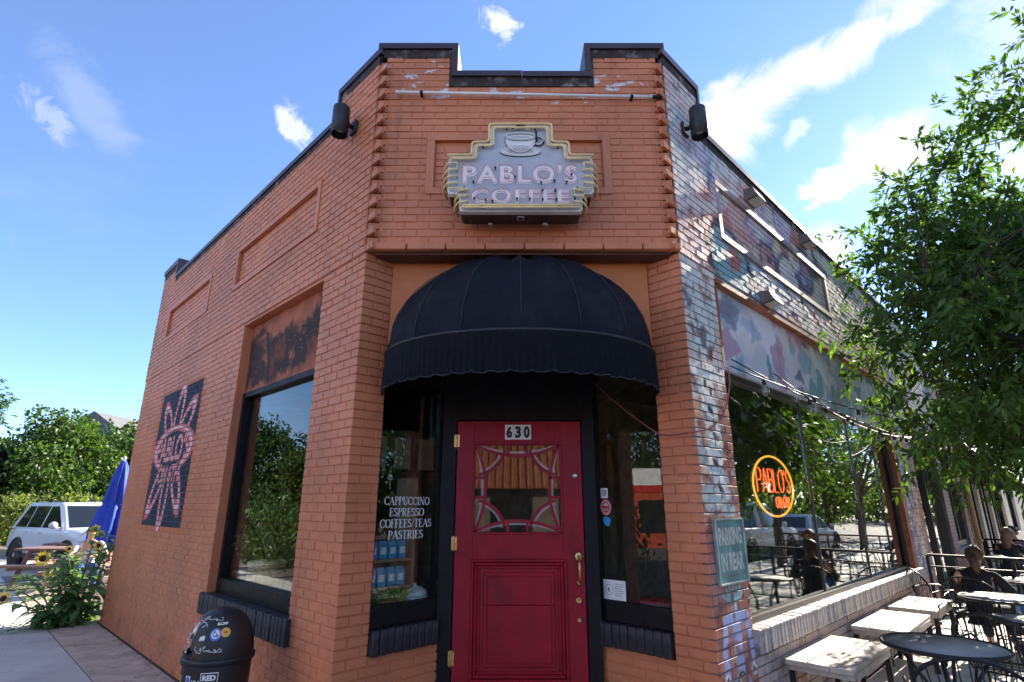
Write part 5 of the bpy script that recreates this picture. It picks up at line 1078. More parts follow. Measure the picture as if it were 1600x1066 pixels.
# ================================================================== vehicles
M_GLS = mat('tinted_car_glass', (.012, .014, .016), .06, var=.0, spec=.8); M_TYRE = mat('tyre_rubber', (.014, .014, .015), .8); M_RIM = mat('alloy_rim', (.42, .42, .43), .3, .9); M_CLAD = mat('dark_cladding', (.022, .022, .024), .6)
def vehicle(name, label, cat, loc, rz, paint, kind='suv', group=None, L=4.8, Wd=1.94, Hh=1.75, tint=M_GLS):
    t = thing(name, label, cat, loc, rz, group); h = L / 2; w = Wd / 2; tall = kind in ('suv', 'pickup'); belt = 1.08 if tall else .90; zb = .34 if tall else .22
    if kind == 'pickup': ST = [(-h, .93, .60, 1.12), (-h + .06, .98, .50, 1.14), (-h * .35, 1, .42, 1.13), (-.05, 1, .40, 1.12), (h * .42, 1, .40, 1.10), (h * .75, .98, .42, 1.06), (h * .93, .93, .46, 1.0), (h, .80, .52, .90)]
    elif kind == 'suv': ST = [(-h, .84, .55, .98), (-h + .10, .94, .44, 1.06), (-h * .75, .985, .38, 1.10), (-h * .3, 1, zb, 1.10), (h * .15, 1, zb, 1.09), (h * .5, .99, zb + .02, 1.08), (h * .72, .975, .38, 1.04), (h * .9, .92, .42, .97), (h * .98, .82, .48, .88), (h, .72, .54, .80)]
    else: ST = [(-h, .80, .42, .80), (-h + .10, .92, .34, .88), (-h * .7, .98, .26, .93), (-h * .2, 1, zb, .92), (h * .3, 1, zb, .90), (h * .65, .97, .26, .82), (h * .9, .90, .30, .72), (h, .75, .36, .62)]
    k = MB(); cs = []
    for (x, f, z0, z1) in ST:
        hw = w * f; half = [(0, z0), (hw * .86, z0), (hw * .985, z0 + .10), (hw, z0 + .42 * (z1 - z0)), (hw * .985, z0 + .72 * (z1 - z0)), (hw * .965, z1 - .06), (hw * .90, z1 - .01), (0, z1 + .02)]
        cs.append([Vector((x, y, z)) for y, z in half] + [Vector((x, -y, z)) for y, z in half[-2:0:-1]])
    n = len(cs[0]); k.add([p for c in cs for p in c], [(i * n + q, i * n + (q + 1) % n, (i + 1) * n + (q + 1) % n, (i + 1) * n + q) for i in range(len(cs) - 1) for q in range(n)] + [tuple(range(n))[::-1], tuple((len(cs) - 1) * n + q for q in range(n))], 0, True)
    if kind == 'pickup': CB = (h * .42, h * .16, -h * .22, -h * .26)
    elif kind == 'suv': CB = (h * .44, h * .06, -h * .80, -h * .97)
    else: CB = (h * .38, h * .02, -h * .48, -h * .80)
    bw, tw = w * .935, w * .74; roof = Hh
    lo = [Vector((CB[0], 0, belt)), Vector((CB[3], 0, belt))]; cab = []
    zz = [(z, (z - belt + .03) / (roof - belt + .03)) for z in (belt - .03, belt + (roof - belt) * .5, roof - .07, roof)]
    for z, tt in zz:
        xf = CB[0] + (CB[1] - CB[0]) * tt; xr = CB[3] + (CB[2] - CB[3]) * tt; y = bw + (tw - bw) * tt - (.05 if tt == 1 else 0)
        if tt == 1: xf -= .10; xr += .08
        cab.append([Vector((xf, -y * .93, z)), Vector((xf - .10, -y, z)), Vector((xr + .08, -y, z)), Vector((xr, -y * .93, z)), Vector((xr, y * .93, z)), Vector((xr + .08, y, z)), Vector((xf - .10, y, z)), Vector((xf, y * .93, z))])
    n = 8; k.add([p for c in cab for p in c], [(i * n + q, i * n + (q + 1) % n, (i + 1) * n + (q + 1) % n, (i + 1) * n + q) for i in range(3) for q in range(n)] + [tuple(3 * n + q for q in range(n))], 0, True)
    if kind == 'pickup': k.box((-h * .62, 0, 1.13), (h * .68, Wd * .84, .02), mi=1)
    put('body', k, [paint, M_CLAD], t, local=True)
    def side(s, x, tt, o=.006):
        z = belt + .02 + (roof - .10 - belt - .02) * tt; f = (z - (belt - .03)) / (roof - belt + .03); y = bw + (tw - bw) * f; return Vector((x, s * (y + o), z))
    xf0, xf1, xr1, xr0 = CB[0] - .22, CB[1] - .06, CB[2] + .20, CB[3] + .28
    if kind == 'pickup': pan = [(xf0, xf1, .10, .10), (.03, .03, xr0 - .12, xr1 - .1)]
    elif kind == 'suv': m1, m2 = -h * .15, -h * .53; pan = [(xf0, xf1, m1 + .035, m1 + .035), (m1 - .035, m1 - .035, m2 + .035, m2 + .045), (m2 - .035, m2 - .03, xr0 + .05, xr1)]
    else: m1 = -h * .12; pan = [(xf0, xf1, m1 + .035, m1 + .035), (m1 - .035, m1 - .035, xr0 + .25, xr1)]
    for s in (-1, 1):
        for (a, b, c, d) in pan:
            k = MB(); q = [side(s, a, 0), side(s, b, 1), side(s, d, 1), side(s, c, 0)]; q = q + [p + Vector((0, -s * .02, 0)) for p in q]; k.add(q, [(0, 1, 2, 3) if s < 0 else (3, 2, 1, 0), (0, 4, 5, 1), (1, 5, 6, 2), (2, 6, 7, 3), (3, 7, 4, 0)]); put('side_window', k, tint, t, local=True)
            k = MB(); zh = belt - .10; xh = min(a, c) + .12 if kind != 'pickup' else min(a, c) + .1; k.box((xh, s * (w * .985 + .012), zh), (.20, .03, .035), bev=.01)
            if (a, b, c, d) != pan[-1] or kind != 'suv': put('door_handle', k, paint, t, local=True)
        k = MB(); k.ball((CB[0] - .28, s * (w + .10), belt + .10), .12, 12, 8, sc=(.7, .85, .75)); k.box((CB[0] - .26, s * (w - .01), belt + .04), (.08, .12, .03)); put('mirror', k, paint, t, local=True)
        k = MB(); k.ball((h * .93, s * w * .66, (.86 if tall else .62)), .13, 12, 8, sc=(.6, 1.3, .6)); put('headlight', k, mat('headlamp', (.6, .62, .64), .1, .3), t, local=True)
        k = MB(); k.box((-h * .975, s * w * .78, (.95 if tall else .74)), (.12, .22, .24), bev=.03); put('tail_light', k, mat('tail_lamp', (.35, .01, .01), .2), t, local=True)
        k = MB(); k.bar((-h * .55, s * (w * .965), zb + .03), (h * .55, s * (w * .965), zb + .03), .06, .12); put('side_sill', k, M_CLAD if tall else paint, t, local=True)
    for (a, z0, b, z1, xo) in ((CB[0], belt + .01, CB[1], roof - .09, .012), (CB[3], belt + .03, CB[2], roof - .10, -.012)):
        fz = lambda z: (z - belt + .03) / (roof - belt + .03)
        a, b = a + (b - a) * fz(z0 + .03), a + (b - a) * fz(z1)
        k = MB(); y0, y1 = bw * .86, tw * .90; q = [Vector((a + xo, -y0, z0 + .03)), Vector((a + xo, y0, z0 + .03)), Vector((b + xo * 1.2, y1, z1)), Vector((b + xo * 1.2, -y1, z1))]; q += [p - Vector((xo * 2, 0, .01)) for p in q]
        k.add(q, [(0, 1, 2, 3), (0, 3, 7, 4), (3, 2, 6, 7), (2, 1, 5, 6), (1, 0, 4, 5)]); put('windscreen' if xo > 0 else 'rear_window', k, tint, t, local=True)
    rw_ = .375 if tall else .32; wb = (L * .605) / 2
    for x in (-wb - .03, wb - .03):
        for s in (-1, 1):
            k = MB(); Mx = Matrix.Rotation(R(90), 3, 'X'); k.lathe([(rw_ * .62, -.11), (rw_ * .95, -.11), (rw_, -.08), (rw_, .08), (rw_ * .95, .11), (rw_ * .62, .11)], (x, s * (w - .115), rw_), 28, M=Mx); wl = put('wheel', k, M_TYRE, t, local=True)
            k = MB(); k.lathe([(rw_ * .63, -.02), (rw_ * .66, .02)], (x, s * (w - .03), rw_), 24, M=Mx); k.lathe([(0, .0), (.06, 0.0), (.06, .03), (0, .03)], (x, s * (w - .03), rw_), 12, M=Mx)
            for q in range(7): th = 2 * math.pi * q / 7; k.bar((x, s * (w - .03), rw_), (x + rw_ * .63 * math.cos(th), s * (w - .02), rw_ + rw_ * .63 * math.sin(th)), .055, .03, up=(0, 1, 0))
            put('rim', k, M_RIM, wl, local=True)
            k = MB(); pts = [Vector((x + (rw_ + .065) * math.cos(R(a)), s * (w * .985 + .004), rw_ + (rw_ + .065) * math.sin(R(a)))) for a in range(-8, 189, 14)]; k.tube(pts, .032, 6)
            k.lathe([(0, 0), (rw_ + .05, 0), (rw_ + .05, .04), (0, .04)], (x, s * (w * .95) if s > 0 else s * (w * .95) + .0, rw_ + .01), 24, M=Mx); put('wheel_arch', k, M_CLAD, t, local=True)
    if kind == 'suv':
        for s in (-1, 1):
            k = MB(); k.tube([(CB[1] - .2, s * tw * .86, roof + .005), (CB[1] - .3, s * tw * .86, roof + .05), (CB[2] + .3, s * tw * .86, roof + .05), (CB[2] + .2, s * tw * .86, roof + .005)], .018, 6); put('roof_rail', k, M_CLAD, t, local=True)
    k = MB(); k.box((h * .985, 0, .78 if tall else .55), (.06, Wd * .5, .16), bev=.02); put('grille', k, M_CLAD, t, local=True); k = MB(); k.box((h * .96, 0, .46 if tall else .34), (.12, Wd * .80, .16), bev=.04); put('bumper', k, M_CLAD if tall else paint, t, local=True)
    return t
M_CARW = mat('white_car_paint', (.72, .74, .76), .22, var=.02, spec=.6)
vehicle('parked_suv', 'white SUV with black wheel arches parked behind the picnic tables', 'car', (-12.36 + .46, 15.36 + .85, 0), math.atan2(-.51, .86), M_CARW, 'suv', 'parked cars')
# ================================================================== sunflowers by the wall end
def pnt(me, base, var=.25, seed=1):
    r = np.random.default_rng(seed); nf = len(me.polygons); c = np.zeros((len(me.vertices), 3)); 
    for p in me.polygons:
        k = 1 + var * r.normal()
        for v in p.vertices: c[v] = np.clip(np.array(base) * max(.4, k), 0, 1)
    set_paint(me, c)
M_LEAF = leafmat('broad_leaf', (1, 1, 1), .35); M_STEM = mat('green_stem', (.10, .15, .045), .6, var=.25); M_PETAL = leafmat('yellow_petal', (1, 1, 1), .3)
sf = thing('sunflower_plant', 'tall leafy sunflower clump with yellow blooms at the far corner of the street wall', 'plant', (-6.55, 8.95, 0)); rs = random.Random(12)
stm = MB(); lvs = MB(); pet = []; heads = []
def leaf(mb, base, d, L, Wd, droop=.3, fold=.12):
    d = d.normalized(); side = d.cross(Vector((0, 0, 1))); side = side.normalized() if side.length > .05 else Vector((1, 0, 0)); up = side.cross(d)
    prof = [(0, .04), (.12, .62), (.3, 1.0), (.55, .80), (.8, .40), (1, .02)]; vs = []
    for t, w in prof:
        c = base + d * L * t - Vector((0, 0, droop * L * t * t)); vs += [c + side * Wd * w / 2 + up * fold * Wd * w, c, c - side * Wd * w / 2 + up * fold * Wd * w]
    mb.add(vs, [f for i in range(len(prof) - 1) for f in ((i * 3, i * 3 + 1, i * 3 + 4, i * 3 + 3), (i * 3 + 1, i * 3 + 2, i * 3 + 5, i * 3 + 4))], 0, True)
SB = Vector((-6.55, 8.95, 0))
stems = [((.02, .05), (.16, .02), 1.34), ((.12, -.02), (.30, .10), 1.22), ((-.1, .0), (-.40, -.05), .92), ((-.15, -.1), (-.60, -.30), .72), ((.05, -.12), (-.12, -.32), 1.0), ((-.2, -.05), (-.85, -.22), .55), ((.18, .08), (.36, .20), 1.12), ((-.05, .1), (-.30, .12), .95), ((-.1, -.2), (-.42, -.60), .38), ((.0, -.15), (.05, -.42), .62)]
for (b, tp, hh) in stems:
    b0 = SB + Vector((*b, 0)); tp_ = SB + Vector((*tp, hh)); mid = b0.lerp(tp_, .55) + Vector(((b[0] - tp[0]) * .35, (b[1] - tp[1]) * .35, .06)); pts = []
    for t in np.linspace(0, 1, 9): pts.append(b0 * (1 - t) ** 2 + mid * 2 * t * (1 - t) + tp_ * t * t)
    stm.tube(pts, [.014 - .009 * i / 8 for i in range(9)], 6); heads.append((pts[-1], (pts[-1] - pts[-2]).normalized()))
    for i in range(int(62 * hh) + 14):
        t = rs.uniform(.1, 1) ** 1.45; p = b0 * (1 - t) ** 2 + mid * 2 * t * (1 - t) + tp_ * t * t; az = rs.uniform(0, 6.28); d = Vector((math.cos(az), math.sin(az), rs.uniform(-.1, .5))); ln = rs.uniform(.11, .25) * (1.12 - .62 * t)
        q = p + d * rs.uniform(.02, .12); stm.tube([p, q], .003, 4); leaf(lvs, q, d, ln, ln * .72, rs.uniform(.2, .9))
o = put('leaves', lvs, M_LEAF, sf, kind='stuff'); pnt(o.data, (.13, .24, .09), .32, 3); put('stem', stm, M_STEM, sf)
def bloom(p, n, r, young=False):
    n = n.normalized(); a = n.cross(Vector((0, 0, 1))); a = a.normalized() if a.length > .1 else Vector((1, 0, 0)); b = n.cross(a); k = MB(); np_ = 18
    for i in range(np_):
        th = 2 * math.pi * i / np_ + rs.uniform(-.1, .1); d = a * math.cos(th) + b * math.sin(th); e = -a * math.sin(th) + b * math.cos(th); L = r * rs.uniform(.8, 1.1); lift = n * rs.uniform(-.01, .03)
        k.add([p + d * r * .38, p + d * (r * .38 + L * .32) + e * r * .13 + lift * .4, p + d * (r * .38 + L * .66) + lift, p + d * (r * .38 + L * .32) - e * r * .13 + lift * .4], [(0, 1, 2, 3)], 0)
    o = put('bloom', k, M_PETAL, sf); pnt(o.data, (.80, .50, .02) if not young else (.55, .50, .10), .12, int(abs(p.x) * 100)); k = MB(); k.ball(p + n * .008, r * .42, 12, 6, sc=(1, 1, .35), M=rot_to(n)); put('seed_head', k, mat('sunflower_centre', (.03, .014, .008), .8, var=.4, vs=60) if not young else mat('young_flower', (.30, .34, .06), .8), o)
for px_, fac, r, yg in (((-6.86, 8.62, .93), (.35, -.9, .15), .11, 0), ((-7.15, 8.45, .42), (.2, -.8, .3), .10, 0), ((-6.40, 8.92, 1.33), (.2, -.7, .5), .08, 1), ((-6.22, 8.82, 1.10), (.4, -.8, -.1), .07, 0), ((-6.95, 8.9, .70), (.1, -.8, .5), .08, 1), ((-6.60, 8.75, 1.06), (.3, -.7, -.3), .06, 0), ((-6.35, 9.0, 1.25), (.3, -.9, .1), .06, 1)):
    bloom(Vector(px_), Vector(fac), r, yg)
wd = thing('weed_tuft', 'low leafy weed trailing across the pavement by the sunflowers', 'plant', (-6.65, 8.35, 0)); k = MB(); s2 = MB()
for i in range(46):
    t = rs.random(); p = Vector((-7.15 + .75 * t, 8.25 + .22 * t + rs.uniform(-.1, .1), rs.uniform(.02, .12))); az = rs.uniform(0, 6.28); leaf(k, p, Vector((math.cos(az), math.sin(az), .4)), rs.uniform(.05, .10), rs.uniform(.03, .05), .5)
o = put('leaves', k, M_LEAF, wd, kind='stuff'); pnt(o.data, (.07, .15, .045), .3, 5); s2.tube([(-6.4, 8.62, .01), (-6.75, 8.4, .04), (-7.15, 8.27, .03)], .005, 5); put('stem', s2, M_STEM, wd)
k = MB()
for i in range(420):
    a = rs.uniform(.0, 6.9); o_ = abs(rs.gauss(0, .05)) + .01 if i < 300 else rs.uniform(0, 2.4); p = LW.P(a, .004 + rs.random() * .012, o_); az = rs.uniform(0, 6.28); s = rs.uniform(.006, .022); k.add([p + Vector((s * math.cos(az), s * math.sin(az), .004)), p + Vector((s * .6 * math.cos(az + 2), s * .6 * math.sin(az + 2), 0)), p + Vector((s * .8 * math.cos(az + 4), s * .8 * math.sin(az + 4), .003))], [(0, 1, 2)])
put('leaf_litter', k, mat('dry_litter', (.14, .09, .055), .9, var=.4, vs=30), kind='stuff')
# ================================================================== patio furniture
M_WOODW = mat('weathered_pale_plank', (.50, .43, .35), .7, var=.16, vs=7, bump=.35, bs=25, dirt=(.22, .17, .12, .55), ds=5); M_IRON = mat('black_wrought_iron', (.016, .016, .018), .42, .4, var=.2)
def slat_bench(label, a0, a1, o0=.05, o1=.52, z=.55):
    c = RW.P((a0 + a1) / 2, 0, (o0 + o1) / 2); t = thing('bench', label, 'bench', c, R(45)); L, w = a1 - a0, (o1 - o0)
    for k in range(3):
        y = -w / 2 + w / 3 * (k + .5); put('plank', MB().box((0, y, z - .018), (L, w / 3 - .010, .036), M=Matrix.Rotation(random.gauss(0, .006), 3, 'X') @ Matrix.Rotation(random.gauss(0, .004), 3, 'Z'), bev=.004), M_WOODW, t, local=True)
    for x in (-L / 2 + .07, L / 2 - .07):
        put('crossbar', MB().box((x, 0, z - .058), (.05, w - .02, .042)), M_WOODW, t, local=True)
        for y in (-w / 2 + .03, w / 2 - .03): put('leg', MB().box((x, y, (z - .08) / 2), (.045, .045, z - .08)), M_IRON, t, local=True)
    for y in (-w / 2 + .02, w / 2 - .02): put('rail', MB().box((0, y, z - .06), (L - .2, .03, .05)), M_WOODW, t, local=True)
    return t
slat_bench('pale three-plank bench nearest the corner, under the patio window', .98, 2.12); slat_bench('middle one of the three pale plank benches along the mural wall', 2.72, 3.92); slat_bench('pale plank bench farthest along the mural wall, by the railing', 4.22, 5.30)
M_MESH = mat('grey_mesh_tabletop', (.30, .295, .29), .42, .15, var=.25, vs=3, bump=.4, bs=160)
def cafe_table(label, x, y, r=.37, z=.73):
    t = thing('cafe_table', label, 'table', (x, y, 0), random.uniform(0, 1.5), 'round black patio tables'); k = MB(); k.lathe([(0, z - .004), (r - .02, z - .004), (r - .015, z), (0, z)], n=48); put('tabletop', k, M_MESH, t, local=True)
    k = MB(); k.tube([(r * math.cos(a), r * math.sin(a), z - .006) for a in np.linspace(0, 6.2832, 49)[:-1]], .014, 8, closed=True); put('rim', k, M_IRON, t, local=True)
    for q in range(4):
        a = R(45 + 90 * q); c, s = math.cos(a), math.sin(a); k = MB(); k.tube([(c * r * .75, s * r * .75, z - .02), (c * .12, s * .12, z * .62), (c * .12, s * .12, z * .35), (c * .33, s * .33, .0)], .012, 6); put('leg', k, M_IRON, t, local=True)
    k = MB(); k.tube([(.12 * math.cos(a), .12 * math.sin(a), z * .5) for a in np.linspace(0, 6.2832, 17)[:-1]], .007, 5, closed=True); put('brace', k, M_IRON, t, local=True)
cafe_table('round grey mesh table nearest the camera, in front of the plank benches', 3.06, 4.36, .375); cafe_table('round mesh table just behind the wire chairs, in front of the seated woman in black', 5.10, 6.24, .37, .755)
cafe_table('small round mesh table at the right edge, seen through a wire chair', 4.55, 5.28, .30, .72); cafe_table('round mesh table the woman in black is facing', 6.78, 7.75, .36); cafe_table('round mesh table beyond the second railing', 10.1, 11.1, .36)
def make_chair():
    t = thing('wire_chair', '', 'chair', (0, 0, 0), 0, 'black wire patio chairs'); SZ, hw = .445, .235
    k = MB(); k.tube([(hw * .98 * math.cos(a), hw * math.sin(a), SZ) for a in np.linspace(0, 6.2832, 25)[:-1]], .009, 6, closed=True); put('seat_frame', k, M_IRON, t, local=True)
    k = MB()
    for q in range(-5, 6): y = q * .042; d = math.sqrt(hw * hw - y * y); k.tube([(-d, y, SZ), (d, y, SZ - .004)], .0035, 4)
    for q in range(-4, 5, 2): y = q * .05; d = math.sqrt(hw * hw - y * y); k.tube([(y, -d, SZ), (y, d, SZ)], .0035, 4)
    put('seat_wires', k, M_IRON, t, local=True)
    arch = []
    for q in range(17):
        th = math.pi * q / 16; y = -.285 * math.cos(th); z = SZ + .16 + .26 * math.sin(th) ** .75; x = -.20 - .10 * math.sin(th); arch.append((x, y, z))
    arm = lambda s: [(.20, s * .25, .0), (.19, s * .262, SZ - .05), (.17, s * .275, SZ + .15), (.10, s * .288, SZ + .20), (-.10, s * .292, SZ + .19), (-.20, s * .285, SZ + .16)]
    k = MB(); k.tube(arm(-1) + arch[1:-1] + arm(1)[::-1], .0115, 8); put('back_frame', k, M_IRON, t, local=True)
    for q in range(1, 16, 1):
        p = Vector(arch[q]); b = Vector((-.16 - .06 * math.sin(math.pi * q / 16), p.y * .72, SZ - .01)); m = p.lerp(b, .5) + Vector((-.02, 0, 0))
        put('rod', MB().tube([p, m, b], .0042, 5), M_IRON, t, local=True)
    for s in (-1, 1): put('leg', MB().tube([(-.15, s * .19, SZ), (-.20, s * .22, .2), (-.27, s * .25, 0)], .0115, 7), M_IRON, t, local=True)
    k = MB(); k.tube([(.19, -.262, .20), (-.21, -.222, .18)], .006, 5); k.tube([(.19, .262, .20), (-.21, .222, .18)], .006, 5); put('stretcher', k, M_IRON, t, local=True)
    return t
chair0 = make_chair(); first = [True]
def chair(label, x, y, deg):
    c = chair0 if first[0] else copy_tree(chair0); first[0] = False; c.location = (x, y, 0); c.rotation_euler = (0, 0, R(deg)); c['label'] = label; return c
chair('black wire chair with its back to the camera, in front of the nearest round table', 2.66, 3.68, 62)
chair('black wire chair with its round back between two mesh tables, below the woman in black', 3.93, 4.86, 30)
chair('black wire chair the woman in black sits on', 5.58, 7.19, 33); chair('black wire chair seen side-on beside the woman, next to the railing', 5.62, 7.86, -15)
chair('black wire chair half cut off at the lower right edge', 3.62, 3.78, 125); chair('black wire chair holding the person in blue trousers', 7.42, 8.12, 190)
chair('black wire chair just beyond the first railing', 8.35, 10.05, 40); chair('black wire chair under the brown-haired person in the distance', 9.42, 11.15, 20); chair('black wire chair under the person in purple in the distance', 10.35, 12.0, 200)
chair('black wire chair tucked under the distant mesh table', 10.2, 10.45, 95)
# ---- people on the patio
person('woman with a brown ponytail in a black top sitting with her back to the camera', (5.60, 7.20, 0), R(33), mat('black_knit', (.010, .010, .012), .85, var=.3), mat('black_trousers', (.012, .012, .014), .8), M_HAIRB,
       dict(elbow=((.16, -.30, .72), (.16, .30, .72)), wrist=((.38, -.16, .76), (.38, .16, .76)), **SEAT), sleeves='long', hairstyle='ponytail', lean=.10, size=.95)
person('person in blue trousers at the right edge of the patio beside the railing', (7.40, 8.12, 0), R(190), mat('navy_top', (.02, .03, .07), .8), mat('bright_blue_trousers', (.02, .12, .38), .8, var=.15), M_HAIRB,
       dict(elbow=((.12, -.30, .70), (.12, .30, .70)), wrist=((.34, -.12, .72), (.34, .12, .72)), **SEAT), sleeves='long', hairstyle='long', lean=.05)
person('brown-haired person in a dark top sitting beyond the railings', (9.44, 11.16, 0), R(22), mat('dark_grey_top', (.03, .03, .035), .8), mat('black_trousers', ()), mat('light_brown_hair', (.20, .11, .06), .5, var=.3, vs=30),
       dict(elbow=((.16, -.30, .72), (.16, .30, .72)), wrist=((.38, -.16, .76), (.38, .16, .76)), **SEAT), sleeves='long', hairstyle='long', lean=.06)
person('black-haired person in a purple top sitting in front of the white shop', (10.33, 11.99, 0), R(205), mat('purple_top', (.20, .12, .30), .8), mat('blue_jeans', ()), M_HAIR,
       dict(elbow=((.14, -.30, .72), (.14, .30, .72)), wrist=((.36, -.14, .74), (.36, .14, .74)), **SEAT), sleeves='short', lean=.05)
# ---- railings
def railing(label, p0, p1, h, npost, bal=0.0):
    p0, p1 = Vector(p0), Vector(p1); t = thing('railing', label, 'railing', p0); d = (p1 - p0); L = d.length; d.normalize()
    for z, r_, nm in ((h, .05, 'top_rail'), (h - .16, .025, 'rail'), (.14, .03, 'rail')): put(nm, MB().bar(p0 + Vector((0, 0, z)), p1 + Vector((0, 0, z)), r_ * 1.1, .022 if nm == 'rail' else .035), M_IRON, t)
    for i in range(npost): q = p0 + d * (L * i / (npost - 1)); put('post', MB().box(q + Vector((0, 0, h / 2)), (.042, .042, h), rz=math.atan2(d.y, d.x)), M_IRON, t)
    if bal:
        me = MB().box((0, 0, 0), (.016, .016, h - .31)).mesh('baluster', M_IRON); n = int(L / bal)
        for i in range(1, n): 
            o = bpy.data.objects.new('baluster', me); COL.objects.link(o); o.parent = t; o.location = d * (L * i / n) + Vector((0, 0, .145 + (h - .31) / 2))
    return t
railing('black iron railing running out from the mural wall behind the benches', RW.P(6.95, 0, .06), RW.P(6.95, 0, 3.0), .955, 4, .24); railing('black iron railing farther down the patio in front of the white shop', RW.P(11.7, 0, .3), RW.P(11.2, 0, 3.4), 1.0, 4, .24)
railing('long black iron railing along the street side of the patio', RW.P(.6, 0, 4.55), RW.P(9.6, 0, 4.55), 1.0, 6, .13)
# ---- strings of bulbs
M_CABLE = mat('black_cable', (.012, .012, .012), .6); M_BULB = glass('clear_bulb', ior=1.6, refl=1.5)
def string(label, P0, P1, sag, n, wire=None):
    P0, P1 = Vector(P0), Vector(P1); t = thing('string_lights', label, 'string lights', P0, 0, 'strings of bulbs over the patio'); f = lambda s: P0.lerp(P1, s) - Vector((0, 0, sag * 4 * s * (1 - s)))
    put('cable', MB().tube([f(s) for s in np.linspace(0, 1, 25)], .006, 5), M_CABLE, t); mb_ = mk_ = None
    for i in range(n):
        p = f((i + .6) / n)
        if mb_ is None:
            k = MB(); k.lathe([(0, 0), (.016, -.002), (.017, -.045), (.013, -.05), (0, -.05)], n=8); mk_ = k.mesh('socket', M_CABLE); k = MB(); k.lathe([(.012, -.05), (.024, -.075), (.033, -.10), (.030, -.125), (.016, -.142), (0, -.146)], n=12); mb_ = k.mesh('bulb', M_BULB)
        for nm, me in (('socket', mk_), ('bulb', mb_)): o = bpy.data.objects.new(nm, me); COL.objects.link(o); o.parent = t; o.location = p - P0
string('string of clear bulbs swagging from the near corner of the patio window', RW.P(.62, 2.80, .05), RW.P(7.3, 2.95, 1.9), .34, 10); string('string of clear bulbs hanging across the middle of the patio window', RW.P(1.6, 2.90, .05), RW.P(7.4, 2.85, .5), .32, 8)
string('longest string of clear bulbs running toward the white shop', RW.P(.64, 2.86, .06), RW.P(12.6, 3.2, 1.4), .55, 14)
# ---- neon in the patio window
nn = thing('window_neon', 'orange PABLO\'S neon lettering in a yellow oval inside the patio window', 'sign', RW.P(1.62, 1.55, -.20)); nf = lambda a, b, d=0: RW.P(1.92 + a, 1.86 + b, -.20 + d)
k = MB(); k.tube([nf(.50 * math.cos(t), .285 * math.sin(t)) for t in np.linspace(0, 6.2832, 49)[:-1]], .010, 8, closed=True); put('oval_tube', k, mat('yellow_neon', (.9, .6, .1), .4, emit=(1, .48, .05), es=.55), nn)
M_ON = mat('orange_neon', (.9, .25, .08), .4, emit=(1, .13, .03), es=.85)
def stroke_text(txt, x0, z0, w, h):
    G_ = {'P': (.6, [[(0, 0), (0, 1), (.35, 1), (.5, .85), (.5, .65), (.35, .5), (0, .5)]]), 'A': (.72, [[(0, 0), (.3, 1), (.6, 0)], [(.12, .35), (.48, .35)]]), 'B': (.62, [[(0, 0), (0, 1), (.32, 1), (.46, .86), (.46, .65), (.32, .53), (0, .53)], [(.32, .53), (.5, .4), (.5, .14), (.35, 0), (0, 0)]]), 'L': (.55, [[(0, 1), (0, 0), (.42, 0)]]), 'O': (.72, [[(.3 + .3 * math.cos(t), .5 + .5 * math.sin(t)) for t in np.linspace(0, 6.28, 15)]]), "'": (.2, [[(.05, 1), (.02, .8)]]), 'S': (.55, [[(.45, .85), (.3, 1), (.12, .97), (.04, .8), (.12, .6), (.36, .45), (.45, .22), (.34, .03), (.15, 0), (.0, .16)]]), 'N': (.68, [[(0, 0), (0, 1), (.5, 0), (.5, 1)]]), '6': (.6, [[(.42, .95), (.2, .85), (.04, .5), (.04, .2), (.22, 0), (.42, .08), (.46, .3), (.3, .5), (.06, .38)]]), 'T': (.6, [[(0, 1), (.5, 1)], [(.25, 1), (.25, 0)]]), 'H': (.65, [[(0, 0), (0, 1)], [(.48, 0), (.48, 1)], [(0, .5), (.48, .5)]]), ' ': (.3, [])}
    tot = sum(G_[c][0] for c in txt); k = MB(); x = 0
    for c in txt:
        for st_ in G_[c][1]: k.tube([nf(x0 + (x + a) * w / tot, z0 + b * h) for a, b in st_], .0065, 6)
        x += G_[c][0]
    put('neon_letters', k, M_ON, nn)
stroke_text("PABLO'S", -.41, -.06, .86, .22); stroke_text('ON 6TH', .0, -.205, .36, .10)
k = MB(); k.tube([nf(-.2, .27), nf(-.2, .9)], .003, 4); k.tube([nf(.2, .26), nf(.2, .9)], .003, 4); k.tube([nf(.3, -.21, -.02), nf(.5, -.45, -.05), nf(.52, -1.0, -.05)], .004, 4); put('hanger', k, M_CABLE, nn)
